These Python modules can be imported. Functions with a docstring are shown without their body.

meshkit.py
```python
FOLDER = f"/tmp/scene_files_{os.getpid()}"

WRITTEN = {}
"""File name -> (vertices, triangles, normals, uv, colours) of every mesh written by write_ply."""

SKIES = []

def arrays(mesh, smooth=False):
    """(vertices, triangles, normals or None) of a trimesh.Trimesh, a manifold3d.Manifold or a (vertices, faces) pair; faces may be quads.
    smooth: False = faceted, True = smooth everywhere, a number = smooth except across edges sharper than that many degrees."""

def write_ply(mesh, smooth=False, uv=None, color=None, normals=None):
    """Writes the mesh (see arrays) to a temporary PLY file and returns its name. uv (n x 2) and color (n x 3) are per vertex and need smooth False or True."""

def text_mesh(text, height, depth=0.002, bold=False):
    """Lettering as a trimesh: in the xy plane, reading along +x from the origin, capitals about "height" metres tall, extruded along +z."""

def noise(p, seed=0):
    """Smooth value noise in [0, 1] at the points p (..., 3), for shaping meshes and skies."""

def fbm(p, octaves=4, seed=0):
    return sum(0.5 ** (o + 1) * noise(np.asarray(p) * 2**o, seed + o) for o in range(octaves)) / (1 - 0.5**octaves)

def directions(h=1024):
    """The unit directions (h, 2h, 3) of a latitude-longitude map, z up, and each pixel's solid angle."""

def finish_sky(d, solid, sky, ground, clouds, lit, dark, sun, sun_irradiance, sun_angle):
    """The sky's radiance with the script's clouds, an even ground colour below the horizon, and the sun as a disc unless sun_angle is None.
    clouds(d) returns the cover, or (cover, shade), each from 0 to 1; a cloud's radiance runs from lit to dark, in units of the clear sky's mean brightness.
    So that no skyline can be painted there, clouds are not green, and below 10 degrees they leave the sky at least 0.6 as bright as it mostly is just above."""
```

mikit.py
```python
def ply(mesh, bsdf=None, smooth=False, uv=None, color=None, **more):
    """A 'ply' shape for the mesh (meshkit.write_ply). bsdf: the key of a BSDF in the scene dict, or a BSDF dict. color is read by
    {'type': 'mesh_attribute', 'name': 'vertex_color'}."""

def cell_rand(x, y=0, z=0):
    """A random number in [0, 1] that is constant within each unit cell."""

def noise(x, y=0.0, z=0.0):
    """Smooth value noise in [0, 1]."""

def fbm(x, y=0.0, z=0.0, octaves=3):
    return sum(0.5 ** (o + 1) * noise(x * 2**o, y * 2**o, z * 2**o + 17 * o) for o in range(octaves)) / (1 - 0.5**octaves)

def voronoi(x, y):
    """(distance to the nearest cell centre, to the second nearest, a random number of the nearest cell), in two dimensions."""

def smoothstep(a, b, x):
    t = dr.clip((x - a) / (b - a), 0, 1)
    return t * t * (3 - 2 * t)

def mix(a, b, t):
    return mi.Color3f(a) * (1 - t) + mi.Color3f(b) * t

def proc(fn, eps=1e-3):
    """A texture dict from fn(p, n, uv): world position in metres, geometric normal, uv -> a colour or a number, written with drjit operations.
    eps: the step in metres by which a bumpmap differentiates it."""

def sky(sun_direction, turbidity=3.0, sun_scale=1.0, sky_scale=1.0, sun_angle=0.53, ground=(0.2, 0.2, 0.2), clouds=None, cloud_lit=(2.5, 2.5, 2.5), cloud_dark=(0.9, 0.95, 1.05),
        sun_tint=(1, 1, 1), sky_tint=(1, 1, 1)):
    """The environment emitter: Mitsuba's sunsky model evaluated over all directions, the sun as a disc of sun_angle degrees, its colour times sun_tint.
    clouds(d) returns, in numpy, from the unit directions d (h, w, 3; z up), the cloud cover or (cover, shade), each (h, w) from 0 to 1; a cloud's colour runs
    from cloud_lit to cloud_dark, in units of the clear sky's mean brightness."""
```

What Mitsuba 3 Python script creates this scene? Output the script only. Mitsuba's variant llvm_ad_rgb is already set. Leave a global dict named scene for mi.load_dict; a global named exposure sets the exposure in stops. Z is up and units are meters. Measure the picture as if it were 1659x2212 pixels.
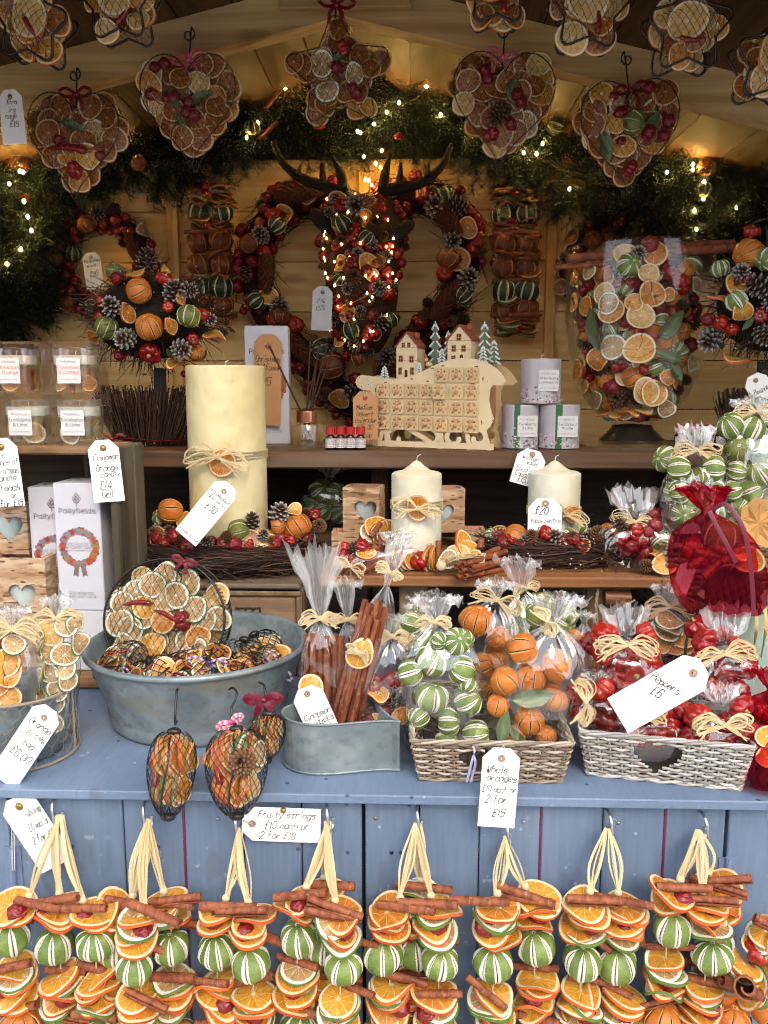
import math
import numpy as np
import trimesh
import drjit as dr
import mitsuba as mi
import mikit
import meshkit
from shapely.geometry import Polygon, LineString, Point, box as sbox
from shapely.ops import unary_union
from shapely import affinity

PI = math.pi
scene, labels, _count = {}, {}, {}
rng = np.random.default_rng(11)

# ------------------------------------------------------------------ camera, sky, exposure
FOCAL, CU, CV = 1790.0, 829.5, 1106.0            # a 28 mm phone lens, upright frame 1659 x 2212 units
EYE = np.array([0.0, -1.05, 1.5])
YAW, PITCH = math.radians(1.9), math.radians(8.8)
FWD = np.array([-math.sin(YAW) * math.cos(PITCH), math.cos(YAW) * math.cos(PITCH), -math.sin(PITCH)])
RIGHT = np.array([math.cos(YAW), math.sin(YAW), 0.0])
UP = np.cross(RIGHT, FWD)
scene['camera'] = {'type': 'perspective', 'fov_axis': 'x', 'fov': math.degrees(2 * math.atan(CU / FOCAL)),
                   'near_clip': 0.05, 'far_clip': 200.0,
                   'to_world': mi.ScalarTransform4f().look_at(origin=EYE.tolist(), target=(EYE + FWD).tolist(), up=[0, 0, 1])}
scene['sky'] = mikit.sky((0.25, -0.75, 0.62), turbidity=4, sun_scale=0.2, sun_angle=25, clouds=lambda d: 1.0,
                         cloud_lit=(2.38, 2.5, 2.66), ground=(0.3, 0.3, 0.3), sky_tint=(0.95, 1.0, 1.07))
exposure = 3.45
DIM = 0.60                                       # base colours dimmed under raised exposure, so the undimmed back wall looks better lit
FAIRY = 75.0


def at(u, v, Y):
    """The point of the vertical plane y = Y that stands at u, v of the photograph."""
    d = FWD + RIGHT * ((u - CU) / FOCAL) - UP * ((v - CV) / FOCAL)
    return EYE + d * ((Y - EYE[1]) / d[1])


def onz(u, v, z):
    d = FWD + RIGHT * ((u - CU) / FOCAL) - UP * ((v - CV) / FOCAL)
    return EYE + d * ((z - EYE[2]) / d[2])


def met(n, Y, v=1106):
    """The size in metres of n units of the photograph at distance y = Y."""
    return n * float((at(829, v, Y) - EYE) @ FWD) / FOCAL


def S(r, g, b):
    c = np.array([r, g, b]) / 255.0
    return np.where(c < 0.04045, c / 12.92, ((c + 0.055) / 1.055) ** 2.4)


# ------------------------------------------------------------------ materials
def lin(c):
    return mi.Color3f(*[float(x) for x in c])


def frac(x):
    return x - dr.floor(x)


def slice_fn(p, n, uv):
    k = dr.floor(uv.x / 4)
    x, y = uv.x - 4 * k - 2, uv.y - 2
    r = dr.sqrt(x * x + y * y)
    a = dr.atan2(y, x)
    t = frac(a * (10 / (2 * PI)) + 0.15 * mikit.noise(r * 3, k))
    mem = mikit.smoothstep(0.93, 1.0, dr.abs(t - 0.5) * 2 + 0.09 * (1 - r))
    flesh = [S(236, 174, 56), S(222, 142, 42), S(208, 172, 112), S(240, 200, 128), S(170, 96, 32)]  # last entry of each list holds dim warm light in its colour
    flesh2 = [S(208, 126, 30), S(178, 98, 26), S(164, 120, 82), S(212, 160, 80), S(118, 62, 20)]
    pith = [S(246, 232, 190), S(236, 214, 160), S(246, 244, 232), S(246, 234, 204), S(222, 190, 138)]
    peel = [S(232, 108, 30), S(205, 88, 26), S(104, 132, 52), S(226, 138, 40), S(158, 84, 36)]

    def pick(cs):
        out = lin(cs[0])
        for i in (1, 2, 3, 4):
            out = dr.select(k == i, lin(cs[i]), out)
        return out
    nz = mikit.fbm(x * 5 + k * 7 + p.x * 9, y * 5 + p.z * 9, p.y * 9)
    streak = mikit.noise(a * 14, r * 2.5, k)
    c = mikit.mix(pick(flesh), pick(flesh2), dr.clip(nz * 1.5 - 0.4 + 0.5 * streak - 0.2, 0, 1))
    c = mikit.mix(c, pick(pith), dr.clip(mem * 0.75 + mikit.smoothstep(0.16, 0.05, r) * 0.8, 0, 1))
    c = mikit.mix(c, pick(pith), mikit.smoothstep(dr.select(k == 2, 0.77, 0.83), dr.select(k == 2, 0.83, 0.88), r + 0.05 * (nz - 0.5)))
    edge = dr.select(k == 2, 0.925, 0.95)
    return DIM * mikit.mix(c, pick(peel), mikit.smoothstep(edge, edge + 0.025, r))


def fruit_fn(p, n, uv):
    k = dr.floor((uv.y + 2) / 4)
    v = uv.y - 4 * k
    f = frac(uv.x)
    d = dr.minimum(f, 1 - f)
    s = mikit.smoothstep(0.92, 0.45, dr.abs(v + 0.06 * (mikit.noise(dr.floor(uv.x + 0.5) * 3.7, k) - 0.5)))
    wide = 0.45 + 0.85 * mikit.noise(dr.floor(uv.x + 0.5) * 5.3, k + 2)
    ws = dr.select(k == 0, 0.045, dr.select(k == 1, 0.07, 0.03)) * s * wide
    wp = dr.select(k == 0, 0.23, dr.select(k == 1, 0.12, dr.select(k == 3, 0.12, 0.08))) * s * wide
    skin = dr.select(k == 0, lin(S(104, 130, 58)), dr.select(k == 1, lin(S(206, 112, 36)), dr.select(k == 3, lin(S(104, 130, 58)), lin(S(126, 132, 58)))))
    skin2 = dr.select(k == 0, lin(S(138, 158, 78)), dr.select(k == 1, lin(S(222, 132, 44)), lin(S(96, 108, 44))))
    c = mikit.mix(skin, skin2, mikit.smoothstep(0.3, 0.75, mikit.fbm(p.x * 42, p.y * 42, p.z * 42)))
    c *= 0.82 + 0.36 * mikit.noise(p.x * 700, p.y * 700, p.z * 700)
    c = dr.select(k == 3, c * lin(S(150, 148, 150)), dr.select(k == 4, mikit.mix(lin(S(150, 78, 34)), lin(S(122, 60, 30)), mikit.noise(p.x * 60, p.y * 60, p.z * 60)), c))  # darkened lime and brown orange copies carry dim light in their colour
    c *= 0.9 + 0.2 * mikit.noise(p.x * 160 + 3, p.y * 160, p.z * 160)
    pith = dr.select(k == 1, lin(S(240, 205, 140)), dr.select(k == 4, lin(S(214, 166, 108)), lin(S(243, 240, 226))))
    c = mikit.mix(c, pith, mikit.smoothstep(wp, wp * 0.86, d))
    inner = mikit.mix(dr.select(k == 1, lin(S(52, 34, 24)), lin(S(96, 70, 50))), dr.select(k == 1, lin(S(92, 62, 40)), lin(S(176, 148, 120))), mikit.noise(p.x * 500, p.y * 500, p.z * 500))
    c = mikit.mix(c, inner, mikit.smoothstep(ws, ws * 0.7, d) * mikit.smoothstep(0.0, 0.01, ws))
    return DIM * mikit.mix(c, lin(S(120, 96, 56)), mikit.smoothstep(0.95, 0.98, v))


def wood_fn(axis, light, dark, knot=0.0, board=0.0, grey=0.0, k=DIM):
    light, dark = lin(light * k), lin(dark * k)

    def fn(p, n, uv):
        q = [p.x, p.y, p.z]
        a = q.pop(axis)
        b, c = q
        off = 0.0
        if board:
            off = mikit.cell_rand(dr.floor(c / board)) * 40
        bend = mikit.noise(a * 2.2 + off, b * 5, c * 5) * 0.05
        g = mikit.fbm(a * 1.4 + off, (b + bend) * 55, (c + bend) * 55)
        fine = mikit.noise(a * 9, b * 420, c * 420)
        col = mikit.mix(light, dark, dr.clip(mikit.smoothstep(0.32, 0.72, g) * 0.8 + 0.25 * (fine - 0.5), 0, 1))
        if board:
            col *= 0.86 + 0.28 * mikit.cell_rand(dr.floor(c / board), 5)
        if knot:
            f1, f2, w = mikit.voronoi(a * 3.3, (b + c) * 9)
            ring = mikit.smoothstep(0.20, 0.08, f1 + 0.05 * fine) * dr.select(w > 0.55, 1.0, 0.0)
            col = mikit.mix(col, dark * 0.45, ring * knot)
        if grey:
            col = mikit.mix(col, lin(S(120, 110, 98)), grey * mikit.smoothstep(0.45, 0.7, mikit.fbm(a * 4, b * 9, c * 9)))
        return col
    return fn


def blue_fn(p, n, uv):
    g = mikit.fbm(p.x * 6, p.y * 6, p.z * 3)
    c = mikit.mix(lin(S(116, 137, 168)), lin(S(128, 149, 180)), mikit.smoothstep(0.3, 0.7, g))
    c *= 0.87 + 0.26 * mikit.fbm(p.x * 260, p.y * 30, p.z * 14)
    wear = mikit.fbm(p.x * 26, p.y * 26 + 3, p.z * 12)
    chip = mikit.fbm(p.x * 75 + 9, p.y * 75, p.z * 75)
    c = mikit.mix(c, lin(S(176, 186, 200)), mikit.smoothstep(0.74, 0.79, chip) * mikit.smoothstep(0.52, 0.66, wear) * 0.7)
    c = mikit.mix(c, lin(S(112, 126, 148)), mikit.smoothstep(0.66, 0.75, wear) * 0.7)
    f1, f2, w = mikit.voronoi(p.x * 26 + p.y * 3, (p.z + p.y) * 26)
    c = mikit.mix(c, lin(S(60, 68, 88)), mikit.smoothstep(0.10, 0.05, f1) * dr.select(w > 0.86, 0.8, 0.0))
    return DIM * mikit.mix(c, lin(S(186, 196, 214)), mikit.smoothstep(0.08, 0.04, f1) * dr.select(w < 0.05, 0.8, 0.0))


def zinc_fn(p, n, uv):
    g = mikit.fbm(p.x * 22, p.y * 22, p.z * 22)
    h = mikit.fbm(p.x * 90, p.y * 90, p.z * 90)
    c = mikit.mix(lin(S(128, 143, 152)), lin(S(160, 174, 180)), mikit.smoothstep(0.3, 0.7, g))
    c = mikit.mix(c, lin(S(96, 104, 106)), mikit.smoothstep(0.5, 0.75, h) * 0.35)
    return DIM * mikit.mix(c, lin(S(158, 152, 132)), mikit.smoothstep(0.58, 0.78, mikit.fbm(p.x * 11 + 4, p.y * 11, p.z * 30)) * 0.6)


def bark_fn(p, n, uv):
    h = mikit.fbm(p.x * 30, p.y * 30, p.z * 90)
    c = mikit.mix(lin(S(226, 196, 166)), lin(S(200, 160, 124)), mikit.smoothstep(0.3, 0.7, mikit.fbm(p.x * 25, p.y * 25, p.z * 60)))
    c = mikit.mix(c, lin(S(160, 118, 86)), mikit.smoothstep(0.58, 0.70, h) * 0.8)
    return DIM * mikit.mix(c, lin(S(92, 66, 48)), mikit.smoothstep(0.74, 0.84, mikit.noise(p.x * 60 + 9, p.y * 60, p.z * 240)) * 0.8)


def cinnamon_fn(p, n, uv):
    g = mikit.fbm(uv.x * 9, uv.y * 3 + p.x * 20, p.z * 20)
    c = mikit.mix(lin(S(168, 96, 60)), lin(S(124, 62, 38)), mikit.smoothstep(0.3, 0.75, g))
    return DIM * mikit.mix(c, lin(S(196, 132, 94)), mikit.smoothstep(0.62, 0.8, mikit.fbm(uv.x * 14 + 5, uv.y * 8, p.x * 40)) * 0.7)


def paving_fn(p, n, uv):
    return mikit.mix(lin(S(128, 126, 122)), lin(S(150, 147, 142)), mikit.fbm(p.x * 3, p.y * 3))


def principled(tex, rough=0.6, spec=0.4, **more):
    return {'type': 'twosided', 'bsdf': {'type': 'principled', 'base_color': tex, 'roughness': rough, 'specular': spec, **more}}


VC = {'type': 'mesh_attribute', 'name': 'vertex_color'}
scene['mat_matte'] = principled(VC, 0.8, 0.25)
scene['mat_satin'] = principled(VC, 0.38, 0.5)
scene['mat_gloss'] = principled(VC, 0.16, 0.55)
scene['mat_pepper'] = principled(VC, 0.27, 0.5)
scene['mat_metal'] = principled(VC, 0.22, 0.5, metallic=0.9)
scene['mat_slice'] = principled(mikit.proc(slice_fn), 0.42, 0.5)
scene['mat_fruit'] = principled(mikit.proc(fruit_fn), 0.5, 0.45)
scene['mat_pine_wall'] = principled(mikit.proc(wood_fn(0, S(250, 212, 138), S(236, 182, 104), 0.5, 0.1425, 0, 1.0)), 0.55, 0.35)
scene['mat_pine_post'] = principled(mikit.proc(wood_fn(2, S(236, 190, 118), S(200, 146, 80), 0, 0, 0, 1.0)), 0.6, 0.3)
scene['mat_rafter'] = principled(mikit.proc(wood_fn(0, S(232, 196, 138), S(190, 146, 90), 0.8, 0, 0.3)), 0.65, 0.3)
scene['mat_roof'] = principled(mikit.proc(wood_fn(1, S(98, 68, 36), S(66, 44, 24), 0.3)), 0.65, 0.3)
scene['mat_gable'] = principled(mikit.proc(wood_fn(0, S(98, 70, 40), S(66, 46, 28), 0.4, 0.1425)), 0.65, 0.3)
scene['mat_shelf'] = principled(mikit.proc(wood_fn(0, S(112, 80, 54), S(66, 46, 32), 0.6, 0, 0.5)), 0.55, 0.4)
scene['mat_shelf_red'] = principled(mikit.proc(wood_fn(0, S(176, 122, 76), S(122, 78, 46), 0.5, 0, 0.25)), 0.5, 0.4)
scene['mat_crate'] = principled(mikit.proc(wood_fn(0, S(176, 132, 88), S(122, 84, 54), 0.6, 0, 0.35)), 0.65, 0.3)
scene['mat_crate_up'] = principled(mikit.proc(wood_fn(2, S(150, 124, 92), S(104, 80, 58), 0.4, 0, 0.5)), 0.65, 0.3)
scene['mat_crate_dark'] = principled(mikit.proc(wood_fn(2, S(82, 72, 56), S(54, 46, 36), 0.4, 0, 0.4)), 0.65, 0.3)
scene['mat_dark_wood'] = principled(mikit.proc(wood_fn(0, S(74, 54, 38), S(46, 34, 26), 0.4)), 0.7, 0.3)  # its dark tone stands in for shade on the upper shelf panel
scene['mat_blue'] = principled(mikit.proc(blue_fn), 0.45, 0.4)
scene['mat_zinc'] = principled(mikit.proc(zinc_fn), 0.42, 0.5, metallic=0.25)
scene['mat_bark'] = {'type': 'twosided', 'bsdf': {'type': 'bumpmap', 'arbitrary': mikit.proc(lambda p, n, uv: mikit.fbm(p.x * 60, p.y * 60, p.z * 160), 5e-4), 'scale': 0.004,
                     'bsdf': {'type': 'principled', 'base_color': mikit.proc(bark_fn), 'roughness': 0.8, 'specular': 0.2}}}
scene['mat_cinnamon'] = principled(mikit.proc(cinnamon_fn), 0.6, 0.35)
scene['mat_brick'] = principled(mikit.proc(lambda p, n, uv: mikit.mix(lin(S(128, 92, 76)), lin(S(104, 78, 66)), mikit.noise(p.x * 4, p.z * 12))), 0.8, 0.2)
scene['mat_paving'] = principled(mikit.proc(paving_fn), 0.8, 0.3)
def wax_fn(a, b):
    def fn(p, n, uv):
        c = mikit.mix(lin(a), lin(b), mikit.smoothstep(0.35, 0.75, mikit.fbm(p.x * 16, p.y * 16, p.z * 9)))
        return DIM * c * (0.96 + 0.08 * mikit.noise(p.x * 90, p.y * 90, p.z * 60))
    return fn


WAXB = mikit.proc(lambda p, n, uv: mikit.fbm(p.x * 30, p.y * 30, p.z * 30), 1e-3)
scene['mat_wax_cream'] = {'type': 'twosided', 'bsdf': {'type': 'bumpmap', 'arbitrary': WAXB, 'scale': 0.006, 'bsdf': {'type': 'principled', 'base_color': mikit.proc(wax_fn(S(248, 236, 188), S(240, 222, 164))), 'roughness': 0.42, 'specular': 0.4, 'sheen': 0.2}}}
scene['mat_wax_ivory'] = {'type': 'twosided', 'bsdf': {'type': 'bumpmap', 'arbitrary': WAXB, 'scale': 0.004, 'bsdf': {'type': 'principled', 'base_color': mikit.proc(wax_fn(S(248, 246, 228), S(242, 236, 206))), 'roughness': 0.38, 'specular': 0.45}}}
scene['mat_film'] = {'type': 'thindielectric', 'int_ior': 1.7}
scene['mat_frill'] = {'type': 'blendbsdf', 'weight': 0.055, 'clear': {'type': 'thindielectric', 'int_ior': 1.7},
                     'haze': {'type': 'twosided', 'bsdf': {'type': 'roughplastic', 'diffuse_reflectance': {'type': 'rgb', 'value': [0.85, 0.86, 0.88]}, 'alpha': 0.15}}}
scene['mat_vase'] = {'type': 'thindielectric', 'int_ior': 1.24}
scene['mat_glass'] = {'type': 'thindielectric', 'int_ior': 1.5}
scene['mat_liquid'] = {'type': 'thindielectric', 'int_ior': 1.35, 'specular_transmittance': {'type': 'rgb', 'value': [0.93, 0.88, 0.70]}}
scene['mat_organza'] = {'type': 'blendbsdf', 'weight': 0.07, 'clear': {'type': 'thindielectric', 'int_ior': 1.08, 'specular_transmittance': {'type': 'rgb', 'value': [0.86, 0.30, 0.36]}},
                        'cloth': {'type': 'twosided', 'bsdf': {'type': 'diffuse', 'reflectance': {'type': 'rgb', 'value': [0.26, 0.012, 0.05]}}}}
scene['mat_gel'] = {'type': 'thindielectric', 'int_ior': 1.3, 'specular_transmittance': {'type': 'rgb', 'value': [0.97, 0.90, 0.74]}}

# ------------------------------------------------------------------ scene entries
def key_of(name, parent=None):
    base = f'{parent}__{name}' if parent else name
    n = _count.get(base, 0)
    _count[base] = n + 1
    return base if n == 0 else f'{base}_{n:03d}'


def tag_label(key, label, cat=None, group=None, kind=None):
    d = {}
    if label:
        d['label'] = label
    if cat:
        d['category'] = cat
    if group:
        d['group'] = group
    if kind:
        d['kind'] = kind
    labels[key] = d


def thing(name, label, cat, group=None):
    k = key_of(name)
    tag_label(k, label, cat, group)
    return k


def put(name, shape, parent=None, xf=None, label=None, cat=None, group=None, kind=None, bsdf=None):
    k = key_of(name, parent)
    d = dict(shape)
    if bsdf:
        d['bsdf'] = {'type': 'ref', 'id': bsdf}
    if xf is not None:
        d['to_world'] = mi.ScalarTransform4f(np.asarray(xf, float).tolist())
    scene[k] = d
    if label or kind or cat:
        tag_label(k, label, cat, group, kind)
    return k


# ------------------------------------------------------------------ mesh building
class MB:
    """Gathers coloured pieces into one mesh."""

    def __init__(self):
        self.v, self.f, self.c, self.n = [], [], [], 0

    def add(self, vf, col):
        v, f = np.asarray(vf[0], float), np.asarray(vf[1], int)
        if f.shape[1] == 4:
            f = np.vstack([f[:, [0, 1, 2]], f[:, [0, 2, 3]]])
        self.v.append(v)
        self.f.append(f + self.n)
        self.c.append(np.broadcast_to(np.asarray(col, float) * DIM, (len(v), 3)))
        self.n += len(v)
        return self

    def arr(self):
        return np.vstack(self.v), np.vstack(self.f), np.vstack(self.c)

    def shape(self, bsdf='mat_matte', smooth=True):
        v, f, c = self.arr()
        return mikit.ply((v, f), bsdf, smooth, color=c)

    def put(self, name, parent=None, bsdf='mat_matte', smooth=True, xf=None, **kw):
        return put(name, self.shape(bsdf, smooth), parent, xf, **kw)


def plain(vf, bsdf, smooth=False):
    return mikit.ply(vf, bsdf, smooth)


def solid(vf, col, bsdf='mat_matte', smooth=False):
    return MB().add(vf, col).shape(bsdf, smooth)


def vf_of(m):
    return np.array(m.vertices), np.array(m.faces)


def move(vf, xf):
    v = np.asarray(vf[0], float)
    return v @ np.asarray(xf)[:3, :3].T + np.asarray(xf)[:3, 3], vf[1]


def boxm(x0, x1, y0, y1, z0, z1, ch=0.0):
    """A box, with chamfered edges when ch > 0."""
    if ch <= 0:
        v = np.array([[x, y, z] for x in (x0, x1) for y in (y0, y1) for z in (z0, z1)], float)
        f = np.array([[0, 1, 3], [0, 3, 2], [4, 6, 7], [4, 7, 5], [0, 4, 5], [0, 5, 1], [2, 3, 7], [2, 7, 6], [0, 2, 6], [0, 6, 4], [1, 5, 7], [1, 7, 3]])
        return v, f
    pts = []
    for x, dx in ((x0, ch), (x1, -ch)):
        for y, dy in ((y0, ch), (y1, -ch)):
            for z, dz in ((z0, ch), (z1, -ch)):
                pts += [[x + dx, y + dy, z], [x + dx, y, z + dz], [x, y + dy, z + dz]]
    return vf_of(trimesh.Trimesh(np.array(pts)).convex_hull)


def rotx(a):
    c, s = math.cos(a), math.sin(a)
    return np.array([[1, 0, 0], [0, c, -s], [0, s, c]])


def roty(a):
    c, s = math.cos(a), math.sin(a)
    return np.array([[c, 0, s], [0, 1, 0], [-s, 0, c]])


def rotz(a):
    c, s = math.cos(a), math.sin(a)
    return np.array([[c, -s, 0], [s, c, 0], [0, 0, 1]])


def X(loc=(0, 0, 0), R=None, s=1.0):
    m = np.eye(4)
    m[:3, :3] = (np.eye(3) if R is None else np.asarray(R)) @ np.diag(np.broadcast_to(np.asarray(s, float), (3,)))
    m[:3, 3] = loc
    return m


def frame(n, spin=0.0, up=(0, 0, 1)):
    """A rotation that takes +z to n; spin turns about n."""
    n = np.asarray(n, float)
    n = n / np.linalg.norm(n)
    up = np.asarray(up, float)
    if abs(n @ up) > 0.95:
        up = np.array([1.0, 0, 0]) if abs(n[0]) < 0.8 else np.array([0, 1.0, 0])
    x = np.cross(up, n)
    x /= np.linalg.norm(x)
    return np.stack([x, np.cross(n, x), n], 1) @ rotz(spin)


def rand_rot():
    q = rng.normal(size=4)
    q /= np.linalg.norm(q)
    w, x, y, z = q
    return np.array([[1 - 2 * (y * y + z * z), 2 * (x * y - z * w), 2 * (x * z + y * w)],
                     [2 * (x * y + z * w), 1 - 2 * (x * x + z * z), 2 * (y * z - x * w)],
                     [2 * (x * z - y * w), 2 * (y * z + x * w), 1 - 2 * (x * x + y * y)]])


def tube(p, r, n=5, flat=1.0, closed=False, ref=None):
    """A swept tube; flat < 1 squashes the section (a ribbon)."""
    p = np.asarray(p, float)
    m = len(p)
    t = (np.roll(p, -1, 0) - np.roll(p, 1, 0)) if closed else np.gradient(p, axis=0)
    t /= np.linalg.norm(t, axis=1, keepdims=True) + 1e-12
    if ref is None:
        ref = np.array([0.0, 0, 1]) if np.abs(t[:, 2]).mean() < 0.75 else np.array([0.0, 1, 0])
    a = np.cross(t, ref)
    a /= np.linalg.norm(a, axis=1, keepdims=True) + 1e-9
    b = np.cross(t, a)
    ang = np.arange(n) * 2 * PI / n + (PI / 4 if n == 4 else 0)
    rr = np.broadcast_to(r, (m,))[:, None, None]
    v = p[:, None] + rr * (np.cos(ang)[None, :, None] * a[:, None] + flat * np.sin(ang)[None, :, None] * b[:, None])
    k = m if closed else m - 1
    i, j = np.meshgrid(np.arange(k), np.arange(n), indexing='ij')
    i2 = (i + 1) % m
    q = np.stack([i * n + j, i * n + (j + 1) % n, i2 * n + (j + 1) % n, i2 * n + j], -1).reshape(-1, 4)
    f = np.vstack([q[:, [0, 1, 2]], q[:, [0, 2, 3]]])
    if not closed:
        cap = [[0, x + 1, x] for x in range(1, n - 1)] + [[(m - 1) * n, (m - 1) * n + x, (m - 1) * n + x + 1] for x in range(1, n - 1)]
        f = np.vstack([f, cap])
    return v.reshape(-1, 3), f


def lathe(prof, n=32, sx=1.0, sy=1.0, hard=()):
    """Profile of (r, z) turned about z; hard: indices of profile points with a sharp edge."""
    pr = []
    for i, q in enumerate(prof):
        pr.append(q)
        if i in hard:
            pr.append(q)
    pr = np.array(pr, float)
    a = np.arange(n) * 2 * PI / n
    v = np.stack([pr[:, 0][:, None] * np.cos(a) * sx, pr[:, 0][:, None] * np.sin(a) * sy, np.repeat(pr[:, 1][:, None], n, 1)], -1)
    m = len(pr)
    i, j = np.meshgrid(np.arange(m - 1), np.arange(n), indexing='ij')
    q = np.stack([i * n + j, i * n + (j + 1) % n, (i + 1) * n + (j + 1) % n, (i + 1) * n + j], -1).reshape(-1, 4)
    return v.reshape(-1, 3), np.vstack([q[:, [0, 1, 2]], q[:, [0, 2, 3]]])


def curve(pts, n=24, closed=False):
    """A Catmull-Rom curve through the points."""
    p = np.asarray(pts, float)
    if closed:
        q = np.vstack([p[-1:], p, p[:2]])
    else:
        q = np.vstack([2 * p[:1] - p[1:2], p, 2 * p[-1:] - p[-2:-1]])
    m = len(q) - 3
    out = []
    for s in np.linspace(0, m, n, endpoint=not closed):
        i = min(int(s), m - 1)
        t = s - i
        a, b, c, d = q[i:i + 4]
        out.append(0.5 * (2 * b + (c - a) * t + (2 * a - 5 * b + 4 * c - d) * t * t + (3 * b - a - 3 * c + d) * t ** 3))
    return np.array(out)


def extrude(poly, d, z0=0.0):
    """A shapely polygon (or several) drawn out along +z."""
    ms = [trimesh.creation.extrude_polygon(g, d, engine='earcut') for g in getattr(poly, 'geoms', [poly]) if g.area > 1e-12]
    m = trimesh.util.concatenate(ms)
    v, f = vf_of(m)
    v = v + [0, 0, z0]
    return v, f




def faceR(roll=0.0, tilt=0.0, yaw=0.0):
    """An upright card facing the viewer: roll turns it clockwise in the picture, tilt leans its top back, yaw turns it to the left."""
    R = np.stack([[1.0, 0, 0], [0, 0, 1.0], [0, -1.0, 0]], 1)
    return rotz(yaw) @ rotx(-tilt) @ R @ rotz(-roll)


def heart_pts(n=64, w=1.0, h=1.0):
    t = np.linspace(0, 2 * PI, n, endpoint=False)
    x = 16 * np.sin(t) ** 3
    y = 13 * np.cos(t) - 5 * np.cos(2 * t) - 2 * np.cos(3 * t) - np.cos(4 * t)
    return np.stack([x / 32 * w, (y + 2.5) / 29 * h], 1)


def star_pts(R=1.0, r=0.46, rot=0.0):
    a = np.arange(10) * PI / 5 + PI / 2 + rot
    rad = np.where(np.arange(10) % 2 == 0, R, r)
    return np.stack([rad * np.cos(a), rad * np.sin(a)], 1)

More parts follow.
